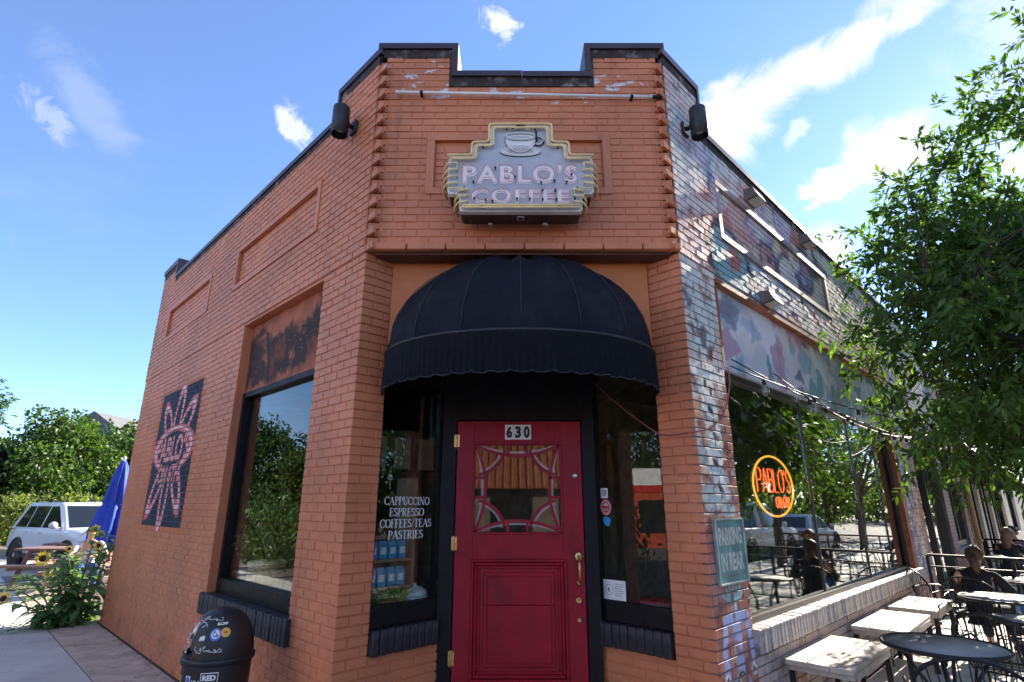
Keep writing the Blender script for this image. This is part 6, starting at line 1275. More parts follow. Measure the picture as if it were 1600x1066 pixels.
# ================================================================== things inside the windows
def pot_plant(label, p, pr, ph, potm, hh, n, col, leafL=.12, spread=.35, name='potted_plant', seed=1, basket=False):
    p = Vector(p); t = thing(name, label, 'plant', p); k = MB(); r_ = random.Random(seed)
    if basket:
        for i in range(int(ph / .028)): k.tube([p + Vector((pr * (1 + .06 * math.sin(i)) * math.cos(a), pr * (1 + .06 * math.sin(i)) * math.sin(a), .014 + i * .028)) for a in np.linspace(0, 6.2832, 21)[:-1]], .016, 5, closed=True)
        k.lathe([(0, .01), (pr * .95, .01), (pr * .95, ph - .02), (0, ph - .03)], p, 16)
    else: k.lathe([(0, 0), (pr * .72, 0), (pr * .95, ph * .8), (pr * 1.08, ph * .8), (pr * 1.08, ph), (pr * .9, ph), (pr * .88, ph - .02), (0, ph - .02)], p, 20)
    put('basket' if basket else 'pot', k, potm, t); lf, st_ = MB(), MB()
    for i in range(max(3, n // 9)):
        a = r_.uniform(0, 6.28); tp = p + Vector((math.cos(a) * spread * r_.uniform(.2, 1), math.sin(a) * spread * r_.uniform(.2, 1), ph + hh * r_.uniform(.55, 1))); b = p + Vector((0, 0, ph - .03)); pts = [b.lerp(tp, s) + Vector((0, 0, .08 * math.sin(math.pi * s))) for s in np.linspace(0, 1, 6)]; st_.tube(pts, .006, 5)
        for j in range(9):
            s = r_.uniform(.3, 1); q = b.lerp(tp, s) + Vector((0, 0, .08 * math.sin(math.pi * s))); az = r_.uniform(0, 6.28); leaf(lf, q, Vector((math.cos(az), math.sin(az), r_.uniform(-.2, .6))), leafL * r_.uniform(.6, 1.3), leafL * .45 * r_.uniform(.6, 1.2), r_.uniform(.2, .8))
    o = put('leaves', lf, M_LEAF, t, kind='stuff'); pnt(o.data, col, .3, seed); put('stem', st_, mat('woody_stem', (.16, .12, .07), .7), t); return t
led = MB(); LW.rect(led, .90, 3.6, .86, .93, -.95, -.20); props(put('window_ledge', led, mat('pale_ledge', (.52, .47, .40), .6), loc=LW.P(2.2, .86, -.5)), 'pale wooden ledge inside the street window holding the pots', 'ledge')
M_WICK = mat('wicker', (.66, .46, .27), .8, var=.35, vs=30, bump=.5, bs=60); M_TC = mat('terracotta_pot', (.36, .14, .075), .8, var=.15); M_CRP = mat('cream_pot', (.48, .42, .33), .6)
pot_plant('large wicker basket with a tall pale-stemmed plant in the street window', LW.P(2.04, .93, -.345), .165, .25, M_WICK, .85, 110, (.30, .42, .12), .11, .28, 'basket_plant', 2, True)
pot_plant('leafy green plant in a terracotta pot at the far end of the street window', LW.P(2.84, .93, -.34), .10, .15, M_TC, 1.0, 190, (.30, .46, .14), .12, .34, seed=3); pot_plant('small plant in a cream pot beside the wicker basket', LW.P(2.36, .93, -.30), .085, .13, M_CRP, .28, 40, (.20, .15, .08), .06, .16, seed=4)
pot_plant('dried pinkish flower heads in a small red pot in the street window', LW.P(2.58, .93, -.29), .075, .11, M_TC, .40, 120, (.72, .48, .38), .05, .20, seed=5); pot_plant('yellow-green plant rising behind the wicker basket', LW.P(1.92, .93, -.60), .12, .16, M_TC, .95, 150, (.52, .52, .10), .10, .40, seed=6)
pot_plant('bushy plant in a tall olive pot inside the patio window', RW.P(2.15, .06, -.65), .20, .82, mat('olive_pot', (.24, .25, .06), .5), .65, 150, (.10, .20, .06), .15, .38, seed=7)
sh = thing('display_shelf', 'narrow wooden shelf of blue coffee bags behind the lettered glass', 'shelf', LR.P(.50, .9, -.32))
for z in (1.275, 1.075): k = MB(); LR.rect(k, .36, .74, z - .022, z, -.46, -.20); put('board', k, mat('shelf_pine', (.26, .16, .09), .6), sh)
k = MB(); LR.rect(k, .735, .765, .9, 1.9, -.46, -.20); put('upright', k, mat('shelf_pine', ()), sh)
M_BAG = mat('blue_coffee_bag', (.05, .30, .55), .45, var=.1); bag0 = None
for z in (1.275, 1.075):
    for i in range(4):
        k = MB(); w, d, h = .078, .05, .135; ctr = Vector((0, 0, 0)); prof = [(.0, .9, .95), (.04, 1, 1), (.095, .96, .85), (.118, .9, .35), (.135, .88, .10)]; vs = [Vector((sx * w / 2 * a, sy * d / 2 * b, zz)) for zz, a, b in prof for sx, sy in ((-1, -1), (1, -1), (1, 1), (-1, 1))]
        k.add(vs, [(j * 4 + q, j * 4 + (q + 1) % 4, (j + 1) * 4 + (q + 1) % 4, (j + 1) * 4 + q) for j in range(4) for q in range(4)] + [(3, 2, 1, 0), (16, 17, 18, 19)]); k.box((0, 0, .06), (.045, d * .97 + .004, .05), mi=1)
        o = put('coffee_bag', k, [M_BAG, M_LET], local=True); o.location = LR.P(.41 + i * .088, z, -.27); o.rotation_euler = (0, 0, R(45)); props(o, '%s blue coffee bag on the %s shelf behind the lettered glass' % (('leftmost', 'second from the left', 'third from the left', 'rightmost')[i], 'upper' if z > 1.2 else 'lower'), 'bag', 'blue coffee bags')
ped = MB(); LR.rect(ped, .30, .93, .80, .925, -.62, -.11); props(put('display_counter', ped, mat('dark_counter', (.04, .03, .025), .5), loc=LR.P(.6, .80, -.3)), 'dark counter behind the lettered entrance glass', 'counter')
st_p = thing('strap_leaf_plant', 'arching strap-leaved plant behind the lettered entrance glass', 'plant', LR.P(.56, .925, -.24)); k = MB(); r_ = random.Random(5)
for i in range(22):
    a = r_.uniform(0, 6.28); b = LR.P(.54 + r_.uniform(-.14, .14), .925, -.19 + r_.uniform(-.06, .03)); leaf(k, b, Vector((math.cos(a) * .8, math.sin(a) * .8, 1.1)), r_.uniform(.24, .42), r_.uniform(.035, .055), .42)
for i in range(60): a = r_.uniform(0, 6.28); leaf(k, LR.P(.42 + r_.uniform(-.08, .16), .94 + r_.random() * .12, -.20), Vector((math.cos(a), math.sin(a), .5)), .05, .03, .4)
o = put('leaves', k, M_LEAF, st_p, kind='stuff'); pnt(o.data, (.34, .52, .10), .3, 9); k = MB(); k.lathe([(0, 0), (.10, 0), (.13, .05), (.13, .06), (0, .06)], LR.P(.50, .925, -.24), 16); put('bowl', k, M_TC, st_p)
tu = thing('soup_tureen', 'white and blue painted lidded dish behind the lettered glass', 'dish', LR.P(.80, .925, -.24)); k = MB(); c = LR.P(.80, .925, -.24); k.lathe([(0, 0), (.06, 0), (.115, .035), (.12, .06)], c, 24); put('dish_base', k, mat('blue_white_china', (.45, .50, .56), .2, var=.3, vs=14), tu)
k = MB(); k.lathe([(.122, .062), (.105, .10), (.06, .125), (.02, .135), (.02, .15), (0, .155)], c, 24); put('lid', k, mat('white_china', (.7, .72, .74), .2, var=.1, dirt=(.10, .25, .10, .8), ds=14), tu)
mn = thing('menu_board', 'row of three framed white menus hanging inside over the counter', 'menu', LR.P(.7, 2.1, -1.2))
for i in range(3):
    k = MB(); LR.rect(k, .85 + i * .30, 1.09 + i * .30, 2.02, 2.38, -1.22, -1.20); fr_ = put('frame', k, M_BLACK, mn); k = MB(); LR.rect(k, .87 + i * .30, 1.07 + i * .30, 2.04, 2.36, -1.199, -1.196); put('sheet', k, mat('menu_paper', (.42, .38, .34), .7), fr_)
rb = thing('stool', 'round red vinyl stool behind the right-hand entrance window', 'stool', RR.P(.62, .06, -.34)); c = RR.P(.62, 0, -.34); k = MB(); k.lathe([(0, .88), (.15, .88), (.165, .90), (.165, .945), (.15, .965), (0, .97)], c, 28); put('seat', k, mat('red_vinyl', (.40, .015, .015), .3), rb)
k = MB(); k.tube([c + Vector((0, 0, .06)), c + Vector((0, 0, .88))], .03, 10); k.lathe([(0, .06), (.17, .06), (.16, .09), (0, .10)], c, 20); put('pedestal', k, M_STEEL, rb)
# ================================================================== white shop with striped awnings
shop = thing('white_shop', 'pale painted brick shop with black and white striped awnings beyond the cafe', 'building', RW.P(12.8, 0, 0)); m = bpy.data.materials.new('pale_painted_brick'); m.use_nodes = True; gg = NG(m.node_tree); bb = m.node_tree.nodes['Principled BSDF']
tc = gg.n('ShaderNodeTexCoord').outputs['Object']; mp_ = gg.n('ShaderNodeMapping'); mp_.inputs['Rotation'].default_value = (R(90), 0, R(-45)); gg.put(mp_.inputs[0], tc)
s3 = gg.n('ShaderNodeSeparateXYZ'); gg.put(s3.inputs[0], tc); cb = gg.n('ShaderNodeCombineXYZ'); gg.put(cb.inputs[0], gg.m('MULTIPLY', gg.m('ADD', s3.outputs[0], s3.outputs[1]), Q)); gg.put(cb.inputs[1], s3.outputs[2])
bt = gg.n('ShaderNodeTexBrick'); gg.put(bt.inputs['Vector'], cb.outputs[0]); bt.inputs['Scale'].default_value = 1; bt.inputs['Brick Width'].default_value = .21; bt.inputs['Row Height'].default_value = .07; bt.inputs['Mortar Size'].default_value = .006
bt.inputs['Color1'].default_value = (.66, .62, .56, 1); bt.inputs['Color2'].default_value = (.60, .57, .52, 1); bt.inputs['Mortar'].default_value = (.42, .40, .37, 1); gg.put(bb.inputs['Base Color'], bt.outputs[0]); bb.inputs['Roughness'].default_value = .55
bn = gg.n('ShaderNodeBump'); bn.inputs['Strength'].default_value = .6; bn.inputs['Distance'].default_value = .01; bn.invert = True; gg.put(bn.inputs['Height'], bt.outputs[1]); gg.put(bb.inputs['Normal'], bn.outputs[0]); M_SHOP = m
k = MB(); SH = [(14.0, 16.0, 0, 2.9), (17.2, 18.6, 0, 2.9), (19.6, 22.5, .7, 2.9), (24, 27, .7, 2.9)]; slab(k, RW, 12.82, 32, 0, 4.9, SH, off=-.10, th=.3); RW.rect(k, 12.84, 31.98, .0, 4.7, -8, -7.8); put('wall', k, M_SHOP, shop)
k = MB(); RW.rect(k, 12.80, 32.02, 4.902, 5.02, -.45, -.04); put('coping', k, M_COPE, shop); k = MB(); RW.rect(k, 12.82, 32, 4.6, 4.7, -7.8, -.42); put('roof', k, mat('roof_membrane', ()), shop)
for (a0, a1, z0, z1) in SH:
    k = MB(); RW.rect(k, a0 + .002, a0 + .10, z0, z1, -.32, -.18); RW.rect(k, a1 - .10, a1 - .002, z0, z1, -.32, -.18); RW.rect(k, a0 + .10, a1 - .10, z1 - .12, z1, -.32, -.182); RW.rect(k, a0 + .10, a1 - .10, z0 + .004, z0 + .15, -.32, -.182); RW.rect(k, (a0 + a1) / 2 - .05, (a0 + a1) / 2 + .05, z0 + .15, z1 - .12, -.32, -.184); w_ = put('window', k, M_BLACK, shop)
    for x0, x1 in ((a0 + .10, (a0 + a1) / 2 - .05), ((a0 + a1) / 2 + .05, a1 - .10)): k = MB(); RW.rect(k, x0, x1, z0 + .15, z1 - .12, -.26, -.25); put('pane', k, G_PATIO, w_)
for a in (13.4, 16.6, 19.1): k = MB(); RW.rect(k, a - .10, a + .10, .01, 2.95, -.10, -.06); put('pilaster', k, M_BLACK, shop)
k = MB(); RW.rect(k, 12.85, 31, 3.55, 4.3, -.10, -.07); put('fascia', k, mat('pale_fascia', (.56, .58, .60), .5, var=.08), shop)
k = MB(); RW.rect(k, 13.0, 31, .012, 6 if False else 6, -.5, -.4) if False else None
def striped_awning(label, a0, a1, z0=2.15, z1=3.25, out=1.05):
    t = thing('striped_awning', label, 'awning', RW.P(a0, z0, 0), 0, 'striped awnings on the white shop'); n = 2 * int((a1 - a0) / .8) + 1; w = (a1 - a0) / n
    for i in range(n):
        k = MB(); p = [RW.P(a0 + w * i, z1, -.06), RW.P(a0 + w * (i + 1), z1, -.06), RW.P(a0 + w * (i + 1), z0, out), RW.P(a0 + w * i, z0, out), RW.P(a0 + w * i, z0 - .16, out), RW.P(a0 + w * (i + 1), z0 - .16, out)]; k.add(p, [(0, 1, 2, 3), (3, 2, 5, 4)]); p2 = [q + Vector((0, 0, -.012)) for q in p[:4]]; k.add(p2, [(3, 2, 1, 0)]); put('stripe', k, mat('black_canvas', (.012, .012, .013), .7) if i % 2 == 0 else mat('white_canvas', (.72, .71, .68), .7), t)
    for a in (a0, a1): k = MB(); k.add([RW.P(a, z1, -.06), RW.P(a, z0, out), RW.P(a, z0 - .16, out), RW.P(a, z0 - .0, -.06)], [(0, 1, 2, 3)]); put('side', k, mat('black_canvas', ()), t)
striped_awning('black and white striped awning nearest the cafe on the white shop', 13.7, 16.3, 2.2, 3.3, .95); striped_awning('second black and white striped awning along the white shop', 16.9, 18.9, 2.2, 3.3, .95); striped_awning('long striped awning over the shop window farthest down the street', 19.4, 22.7, 2.2, 3.3, .95)
dp = thing('drainpipe', 'tan drainpipe between the cafe and the white shop', 'pipe', RW.P(12.72, 0, .09)); k = MB(); k.tube([RW.P(12.70, .02, .08), RW.P(12.70, 5.0, .08)], .055, 10); put('pipe', k, mat('tan_pipe', (.42, .27, .13), .5), dp)
for z in (.9, 2.3, 3.8): k = MB(); RW.rect(k, 12.62, 12.78, z, z + .05, .0, .145); put('clip', k, mat('tan_pipe', ()), dp)
# wedge-shaped light boxes on the mural wall
for a, z, nm in ((1.70, 4.86, 'nearest the corner, above the framed panel'), (3.40, 4.95, 'farther along, just under the coping'), (1.75, 3.70, 'above the patio window')):
    t = thing('floodlight', 'small dark wedge-shaped light box on the mural wall ' + nm, 'light', RW.P(a, z, 0), 0, 'light boxes on the mural wall'); k = MB(); pr = [(-.0, .07), (.10, .055), (.14, -.045), (.0, -.07)]; k.prism([(o, zz) for o, zz in pr], lambda o, zz, d: RW.P(a + d, z + zz, .008 + o), -.12, .12); put('housing', k, mat('grey_box', (.16, .13, .11), .6, var=.2), t); k = MB(); k.add([RW.P(a - .10, z - .055, .125 + .02), RW.P(a + .10, z - .055, .145), RW.P(a + .10, z - .072, .03), RW.P(a - .10, z - .072, .03)], [(0, 1, 2, 3)]); put('lens', k, mat('frosted_lamp', ()), t)
# ================================================================== vehicles parked on the side street, mirrored in the patio window
M_SILV = mat('silver_car_paint', (.50, .52, .54), .25, .3, var=.02, spec=.6); M_DKC = mat('dark_car_paint', (.03, .035, .045), .2, var=.02, spec=.6)
vehicle('parked_pickup', 'white pickup truck parked at the kerb and mirrored in the patio window', 'truck', RW.P(16.2, -.14, 6.5), R(45), M_CARW, 'pickup', 'parked cars', 5.6, 2.0, 1.9); vehicle('parked_car', 'dark grey saloon car parked between the patio and the white pickup', 'car', RW.P(10.2, -.14, 6.6), R(45), M_DKC, 'sedan', 'parked cars', 4.6, 1.8, 1.45)
vehicle('parked_car', 'silver saloon car parked farthest along the patio kerb', 'car', RW.P(22.4, -.14, 6.6), R(45), M_SILV, 'sedan', 'parked cars', 4.6, 1.8, 1.45)
# ================================================================== trees
def leaf_mesh(name, C, D, L, Wd, col, seed, fold=.18, parent=None, kind='stuff'):
    """pointed leaves (two folded triangles pairs) at C, along D; arrays, one object"""
    r = np.random.default_rng(seed); n = len(C); D = D / np.linalg.norm(D, axis=1)[:, None]; rnd = r.normal(size=(n, 3)); S_ = np.cross(D, rnd); S_ /= np.linalg.norm(S_, axis=1)[:, None]; N_ = np.cross(S_, D)
    L = np.asarray(L)[:, None] * np.ones((n, 1)); Wd = np.asarray(Wd)[:, None] * np.ones((n, 1)); drp = np.array([0, 0, -1.0]) * L * .12
    base = C; mid = C + D * L * .42; tip = C + D * L + drp; l = mid + S_ * Wd / 2 + N_ * Wd * fold; rr_ = mid - S_ * Wd / 2 + N_ * Wd * fold
    V = np.stack([base, l, tip, rr_], 1).reshape(-1, 3); me = bpy.data.meshes.new(name); me.vertices.add(n * 4); me.vertices.foreach_set('co', V.astype(np.float32).ravel())
    F = np.stack([np.arange(n) * 4, np.arange(n) * 4 + 1, np.arange(n) * 4 + 2, np.arange(n) * 4, np.arange(n) * 4 + 2, np.arange(n) * 4 + 3], 1).reshape(-1)
    me.loops.add(len(F)); me.loops.foreach_set('vertex_index', F.astype(np.int32)); me.polygons.add(n * 2); me.polygons.foreach_set('loop_start', np.arange(0, n * 6, 3, dtype=np.int32)); me.update(calc_edges=True); me.validate()
    t = np.clip(1 + .30 * r.normal(size=(n, 1)), .45, 1.8) * np.array(col); y = r.random((n, 1)) < .12; t = np.where(y, t * np.array([1.5, 1.25, .8]), t); set_paint(me, np.repeat(np.clip(t, 0, 1), 4, 0)); me.materials.append(M_LEAF2)
    o = bpy.data.objects.new(name, me); COL.objects.link(o); o.parent = parent
    if parent is not None: o.location = -org_of(parent)
    if kind: o['kind'] = kind
    return o
M_LEAF2 = leafmat('tree_leaf', (1, 1, 1), .42); M_BARK = mat('grey_brown_bark', (.085, .065, .05), .85, var=.3, vs=9, bump=.8, bs=28)
def limb(mb, a, b, r0, r1, seed, n=7, wob=.06):
    r = random.Random(seed); a, b = Vector(a), Vector(b); d = (b - a).length; pts = []
    for i in range(n):
        t = i / (n - 1); pts.append(a.lerp(b, t) + Vector((r.gauss(0, 1), r.gauss(0, 1), r.gauss(0, .6))) * wob * d * math.sin(math.pi * t) * .6 + Vector((0, 0, .10 * d * math.sin(math.pi * t))))
    mb.tube(pts, [r0 + (r1 - r0) * i / (n - 1) for i in range(n)], 7); return pts
# ---- the ash tree overhanging the patio: limbs, twigs, and feathered sprays of leaflets
def ash(label, base, crown, ax, seed, nclump, per, col=(.050, .105, .026), lf=.082, keep=None, name='ash_tree'):
    r = np.random.default_rng(seed); t = thing(name, label, 'tree', base, 0, 'street trees'); B = Vector(base); cr = Vector(crown); tr = MB()
    fork = B + (cr - B) * .34 + Vector((0, 0, .1)); limb(tr, B - Vector((0, 0, .1)), fork, .15, .11, seed, 7, .02); put('trunk', tr, M_BARK, t)
    # clumps through the crown volume, denser to the outside
    P = []
    while len(P) < nclump:
        u = r.normal(size=3); u /= np.linalg.norm(u); rad = r.random() ** .42; rad *= 1 + .16 * math.sin(u[0] * 5 + seed) * math.cos(u[2] * 4 + u[1] * 3); p = np.array(cr) + u * rad * np.array(ax)
        if keep is None or keep(p): P.append(p)
    P = np.array(P); br = MB(); tw = MB(); mains = []
    for i in range(9):
        j = r.integers(0, len(P)); tgt = Vector(P[j]); pts = limb(br, fork if i < 5 else mains[i % 5][3], tgt, .065 if i < 5 else .04, .010, seed * 10 + i, 8, .09); mains.append(pts)
    allp = [q for m_ in mains for q in m_]; AP_ = np.array([list(q) for q in allp])
    for p in P:
        d = np.linalg.norm(AP_ - p, axis=1); q = allp[int(np.argmin(d))]
        if d.min() < 2.2: limb(tw, q, p, .009, .003, int(abs(p[0]) * 1000), 4, .08)
    put('branch', br, M_BARK, t); put('twigs', tw, M_BARK, t, kind='stuff')
    C, D, LL = [], [], []
    for p in P:
        out = (p - np.array(cr)) / np.array(ax); 
        for s in range(per):
            d = out * .6 + r.normal(size=3) * .75 + np.array([0, 0, -.25]); d /= np.linalg.norm(d); o = p + r.normal(size=3) * .17; ln = r.uniform(.16, .27); side = np.cross(d, r.normal(size=3)); side /= np.linalg.norm(side)
            for k_, f in enumerate((.35, .35, .65, .65, .9, .9, 1.0)):
                sg_ = 1 if k_ % 2 else -1; dd = d if k_ == 6 else d * .75 + side * sg_ * .75 + np.array([0, 0, -.15]); C.append(o + d * ln * f + np.array([0, 0, -.25 * (f * ln) ** 2 * 4])); D.append(dd + r.normal(size=3) * .12); LL.append(lf * r.uniform(.75, 1.25))
    C, D, LL = np.array(C), np.array(D), np.array(LL); leaf_mesh('crown', C, D, LL, LL * .36, col, seed, parent=t); return t
def inphoto(p):
    """keep the crown clear of the mural wall and of the wires over the benches"""
    offw = (p[0] - 1.36 - (p[1] - 4.09)) * Q; tt = (p[0] - 1.36 + p[1] - 4.09) * Q
    ax_ = np.array(p) - np.array([0, 0, H]); sun_ = np.array(SD); gap = np.linalg.norm(ax_ - sun_ * (ax_ @ sun_))     # the gap the low sun shines through
    return gap > .50 and p[2] < 5.2 + .72 * max(0, offw - .5) and offw > (.75 if tt > 4.5 else .5) and p[2] > 1.75 + max(0, 3.2 - offw) * .12 and not (tt < 3.2 and p[2] > 4.2 and offw < 1.9)
ash('leafy ash tree arching over the patio at the right, lit from behind', (7.55, 5.25, 0), (6.6, 6.35, 4.75), (2.85, 2.85, 2.95), 21, 760, 13, col=(.060, .118, .026), lf=.115, keep=inphoto)
ash('street tree at the kerb beyond the patio, partly behind the ash', RW.P(13.5, 0, 4.3), RW.P(13.0, 5.2, 3.9), (2.7, 2.7, 2.5), 33, 170, 9, lf=.11)
ash('street tree farthest down the pavement past the white shop', RW.P(22, 0, 4.3), RW.P(22, 5.4, 3.9), (3.2, 3.2, 2.8), 35, 150, 8, lf=.13)
ash('street tree across the side street, mirrored in the patio window', RW.P(7, -.1, 15.5), RW.P(7, 4.6, 15.5), (4.2, 4.2, 4.2), 36, 300, 10, lf=.17); ash('second street tree across the side street, mirrored in the patio window', RW.P(17, -.1, 15.5), RW.P(17, 4.8, 15.5), (4.6, 4.6, 4.4), 37, 300, 10, lf=.17)
# ---- broad trees behind the lot, seen at the left and in the street window
def broad(label, x, y, h, rad, seed, n, col, lf, zlow=.22, name='broadleaf_tree'):
    n = int(n * 1.6); lf = lf * .78
    r = np.random.default_rng(seed); t = thing(name, label, 'tree', (x, y, -.1), 0, 'trees behind the car park'); tr = MB(); B = Vector((x, y, -.2)); top = Vector((x + r.normal() * .3, y + r.normal() * .3, h * .8)); pts = limb(tr, B, top, .03 * rad + .06, .02, seed, 8, .015)
    cl_ = []
    while len(cl_) < 54:
        u = r.normal(size=3); u /= np.linalg.norm(u); q = r.random() ** .4; zz = h * (zlow + (1 - zlow) * (.5 + .5 * np.sign(u[2]) * abs(u[2] * q) ** (.75 if zlow < .1 else 1))); w = 1 - .45 * max(0, (zz / h - .55)) / .45; cl_.append((x + u[0] * q * rad * w, y + u[1] * q * rad * w, zz))
    cl_ = np.array(cl_); 
    for i in range(14): limb(tr, pts[2 + i % 5], cl_[i], .06, .012, seed * 20 + i, 5, .06)
    put('trunk', tr, M_BARK, t); idx = r.integers(0, len(cl_), n); v = r.normal(size=(n, 3)); v /= np.linalg.norm(v, axis=1)[:, None]; cr_ = rad * (.20 + .16 * r.random(len(cl_)))
    C = cl_[idx] + v * (cr_[idx] * (.45 + .6 * r.random(n)))[:, None] * np.array([1, 1, .75]); D = v + r.normal(size=(n, 3)) * .7 + np.array([0, 0, -.2]); L = lf * r.uniform(.7, 1.3, n); leaf_mesh('crown', C, D, L, L * .62, col, seed + 1, parent=t)
G1, G2, G3 = (.055, .105, .024), (.035, .078, .024), (.075, .128, .026)
for a in ((19, 34.5, 9, 5, 81, 6500, G2, .34, 'full tree behind the parked cars across the side street') , (32, 22, 10, 6, 82, 6500, G1, .36, 'broad tree across the side street behind the pickup'), (28, 11, 9, 5, 83, 6500, G2, .36, 'bushy tree across the side street opposite the patio'), (24, 0, 9, 5, 84, 6500, G1, .36, 'dense tree at the far kerb, mirrored in the lettered entrance glass'), (20, -9, 9, 5, 85, 6000, G2, .36, 'rounded tree farthest back along the side street'), (-30, -3, 10, 5.5, 86, 7000, G2, .36, 'dense tree behind the red and white kiosk')) + ((-31, 30.5, 5.3, 4.6, 50, 9000, G3, .30, 'bright green spreading tree at the far left behind the SUV'), (-26.0, 34, 5.4, 4.0, 51, 7500, G2, .30, 'darker green tree right of the bright spreading tree'), (-22.5, 27.5, 5.9, 3.3, 52, 8000, G1, .26, 'tall feathery tree just left of the street wall, behind the umbrella'),
          (-28.5, 40, 6.4, 5, 53, 6000, G2, .34, 'dark tree at the back of the row, left of the house roof'), (-21.5, 33.0, 6.4, 3.4, 54, 6500, G1, .3, 'tallest tree of the row beside the wall edge'), (-38, 30, 7.0, 4.6, 55, 7500, G1, .34, 'large tree out to the left of the row behind the car park'),
          (-36, 21, 7.2, 4.6, 56, 8500, G2, .34, 'large tree left of the car park, mirrored in the street window'), (-37, 11, 6.4, 4.2, 57, 7500, G2, .32, 'round tree across the street, mirrored in the street window'), (-44, 15.5, 6.6, 4.6, 58, 6500, G3, .34, 'pale green tree across the street behind the round tree'), (-35, 16.5, 5.0, 3.8, 59, 6500, G1, .32, 'lower bushy tree filling the gap between the mirrored trees')): broad(a[-1], a[0], a[1], a[2], a[3], a[4], a[5], a[6], a[7], .04 if a[0] > 0 or a[1] < 22 or a[0] < -37 else .2)
def spruce(label, x, y, h, rad, seed, n=5200):
    r = np.random.default_rng(seed); t = thing('blue_spruce', label, 'tree', (x, y, -.1), 0, 'trees behind the car park'); put('trunk', MB().tube([(x, y, -.1), (x, y, h * .95)], [.16, .02], 8), M_BARK, t); f = r.random(n) ** .65; z = h * (1 - f) * .93 + .25; rr_ = rad * f * (.55 + .45 * r.random(n) ** .5) * (.75 + .25 * np.sin(z * 9)); th = r.random(n) * 6.2832
    C = np.stack([x + rr_ * np.cos(th), y + rr_ * np.sin(th), z - .25 * rr_], 1); D = np.stack([np.cos(th), np.sin(th), -.25 + .2 * r.normal(size=n)], 1) + r.normal(size=(n, 3)) * .25; L = .34 * r.uniform(.7, 1.3, n); leaf_mesh('crown', C, D, L, L * .28, (.030, .055, .055), seed, parent=t)
spruce('dark blue-green spruce behind the white SUV', -23.4, 25.8, 4.3, 2.0, 70)
# ---- hedge, and the twig that enters at the left edge
r = np.random.default_rng(8); n = 16000; th = r.random(n); hx_ = -34 + 20 * th; hy = 24.5 + 3.0 * th * 0 - (hx_ + 24) * .25; C = np.stack([hx_ + r.normal(size=n) * .1, hy + r.normal(size=n) * .45, .1 + 1.75 * r.random(n) ** .75 * (1 + .14 * np.sin(hx_ * 2.1))], 1); D = r.normal(size=(n, 3)) + np.array([0, 0, .6]); L = r.uniform(.14, .30, n)
hd_ = thing('hedge', 'rough grassy hedge running behind the white SUV', 'hedge', (-24, 24.5, 0)); leaf_mesh('foliage', C, D, L, L * .4, (.13, .17, .05), 8, parent=hd_)
k = MB()
for i in range(9): limb(k, (-33 + i * 2.2, 24.5 - (-33 + i * 2.2 + 24) * .25, -.1), (-33 + i * 2.2 + .2, 24.5 - (-33 + i * 2.2 + 24) * .25, 1.1), .03, .01, i, 4)
put('stem', k, M_BARK, hd_, kind='stuff')
ash('young street tree at the left kerb whose twig tips enter the left edge', (-21.4, 20.4, 0), (-21.6, 20.2, 5.3), (2.3, 2.3, 1.7), 44, 130, 9, lf=.16)

sh_ = thing('shrub_row', 'row of loose yellow-green shrubs along the street kerb, mirrored in the street window', 'hedge', LW.P(8.5, -.1, 5.2)); r = np.random.default_rng(14); n = 17000; a = r.uniform(3.2, 27, n); hh = 1.45 + .35 * np.sin(a * 2.3) + .25 * np.sin(a * 5.1 + 1); o_ = 5.2 + r.normal(size=n) * .38; z = -.1 + hh * r.random(n) ** .75
C = np.array([list(LW.P(a[i], z[i], o_[i])) for i in range(n)]); D = r.normal(size=(n, 3)) + np.array([0, 0, .7]); L = r.uniform(.10, .24, n); leaf_mesh('foliage', C, D, L, L * .45, (.05, .08, .022), 15, parent=sh_); k = MB()
for i in range(33): limb(k, LW.P(3.6 + i * .7, -.14, 5.2), LW.P(3.7 + i * .7, 1.1, 5.2 + (.2 if i % 2 else -.2)), .025, .008, i + 300, 4)
put('stem', k, M_BARK, sh_, kind='stuff')
r = np.random.default_rng(91); n = 90000; th = r.uniform(0, 6.2832, n); rd = 78 + 10 * np.sin(th * 5) + r.normal(size=n) * 4; top = 4.6 + 1.9 * np.sin(th * 23) + 1.7 * np.sin(th * 57 + 1) + 1.0 * np.sin(th * 131); z = np.maximum(.1, top) * r.random(n) ** .8
C = np.stack([rd * np.cos(th), rd * np.sin(th), z - .2], 1); D = r.normal(size=(n, 3)) + np.array([0, 0, .2]); L = r.uniform(.45, .95, n); o = leaf_mesh('far_woodland', C, D, L, L * .7, (.055, .095, .035), 91, kind='stuff')
# ================================================================== background buildings
hs = thing('gabled_house', 'grey-roofed house gable showing over the trees at the left', 'house', (-32.5, 47, 0)); k = MB(); k.box((-32.5, 47, 2.7), (9, 8, 5.6)); put('wall', k, mat('house_siding', (.30, .29, .27), .7), hs)
k = MB(); k.add([Vector((-37.4 + 9.8 * a, 42.6 + 8.8 * b, 5.5)) for a, b in ((0, 0), (1, 0), (1, 1), (0, 1))] + [Vector((-32.5, 42.6, 8.7)), Vector((-32.5, 51.4, 8.7))], [(0, 4, 5, 3), (1, 2, 5, 4), (0, 1, 4), (2, 3, 5), (3, 2, 1, 0)]); put('roof', k, mat('grey_shingle', (.13, .13, .135), .8, var=.2), hs)
k = MB(); k.box((-32.5, 42.95, 4.2), (1.4, .08, 1.5)); put('window', k, M_GLS, hs)
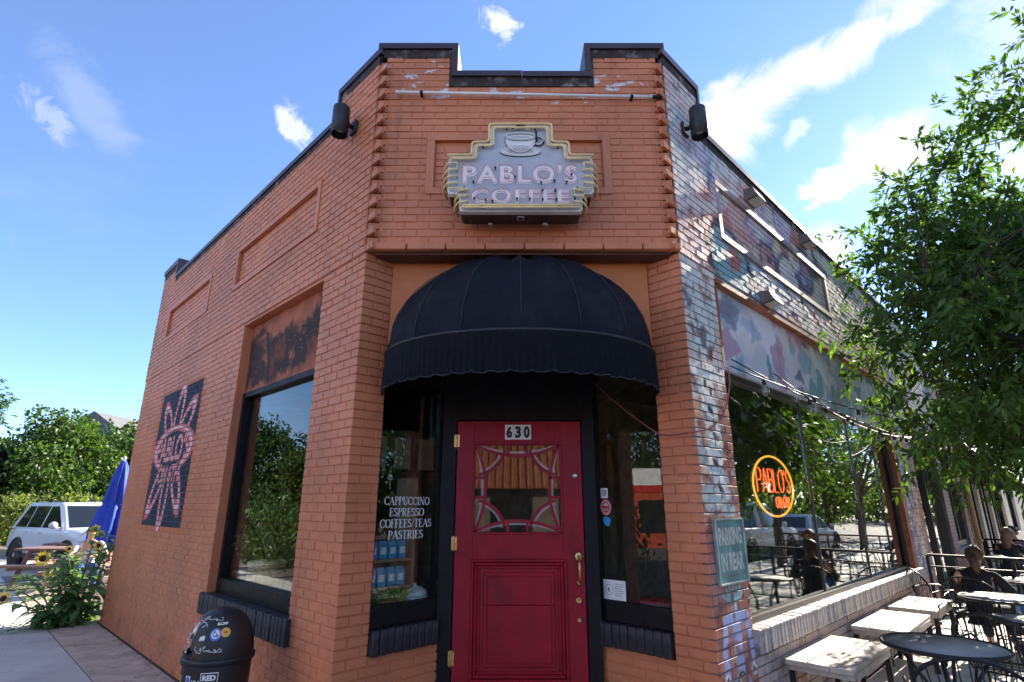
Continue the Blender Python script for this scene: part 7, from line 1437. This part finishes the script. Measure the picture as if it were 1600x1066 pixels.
# across the street corner: sunlit buildings that the entrance glass mirrors, and one added for bounce light
op = thing('tile_roofed_shop', 'cream shop with an orange tiled roof across the street, mirrored in the door glass', 'building', (2, -24, 0)); k = MB(); k.box((2, -28, 1.3), (26, 8, 2.9)); put('wall', k, mat('cream_stucco', (.16, .11, .08), .8, var=.08), op)
k = MB(); k.add([Vector((x, y, z)) for x, y, z in ((-11.6, -23.3, 2.6), (15.6, -23.3, 2.6), (15.6, -28, 6.0), (-11.6, -28, 6.0), (-11.6, -32.6, 2.6), (15.6, -32.6, 2.6))], [(0, 1, 2, 3), (3, 2, 5, 4), (0, 3, 4), (1, 5, 2), (0, 4, 5, 1)])
for i in range(60): k.tube([(-11.5 + i * .46, -23.35, 2.63), (-11.5 + i * .46, -28, 6.03)], .10, 5)
put('roof', k, mat('orange_roof_tile', (.27, .08, .032), .7, var=.25), op)
for x in (-8, -4, 0, 4, 8, 12):
    k = MB(); k.box((x, -23.98, 1.2), (2.4, .10, 1.9)); w_ = put('window', k, M_BLACK, op); k = MB(); k.box((x, -23.92, 1.2), (2.2, .04, 1.7)); put('pane', k, M_GLS, w_)
gs = thing('kiosk', 'white-topped red kiosk across the street, mirrored in the right entrance window', 'building', (-21, -1.5, 0)); Mk = Matrix.Rotation(R(10), 3, 'Z')
for z0, z1, m, w, nm in ((-.15, 2.25, mat('orange_red_wall', (.42, .06, .02), .5), 0, 'wall'), (2.25, 2.55, mat('red_fascia', (.50, .02, .02), .4), .10, 'band'), (2.55, 3.3, mat('white_fascia', (.72, .72, .71), .5), .14, 'fascia')):
    k = MB(); k.box((-23, -1.5, (z0 + z1) / 2), (5 + w, 9 + w, z1 - z0), rz=R(10)); put(nm, k, m, gs)
for y in (-3, -.2, 2.6): c = Vector((-23, -1.5, 1.2)) + Mk @ Vector((2.52, y, 0)); k = MB(); k.box(c, (.1, 2.0, 1.4), rz=R(10)); put('window', k, M_GLS, gs)
ap = thing('bounce_block', 'unseen pale stucco block added across the street at the left to bounce sunlight', 'building', (-32, -24, 0)); k = MB(); k.box((-34, -26, 4.5), (12, 20, 9.3), rz=R(12)); put('wall', k, mat('pale_stucco', (.60, .52, .44), .8, var=.06), ap)  # out-of-view block added to throw warm sunlight back onto the street wall
Mx = Matrix.Rotation(R(12), 3, 'Z'); 
for j in range(2):
    for i in range(5):
        c = Vector((-34, -26, 0)) + Mx @ Vector((6.02, -7.6 + i * 3.8, 2.2 + j * 3.6)); k = MB(); k.box(c, (.1, 1.5, 1.7), rz=R(12)); w_ = put('window', k, M_WHITE, ap); k = MB(); k.box(c + Mx @ Vector((.04, 0, 0)), (.06, 1.3, 1.5), rz=R(12)); put('pane', k, M_GLS, w_)
k = MB(); k.box((-34, -26, 9.25), (12.5, 20.5, .25), rz=R(12)); put('roof', k, M_COPE, ap)
umbrella('closed blue umbrella across the pavement, mirrored in the right entrance window', (-4.6, -1.4, 0), 2.5, 'blue patio umbrellas')
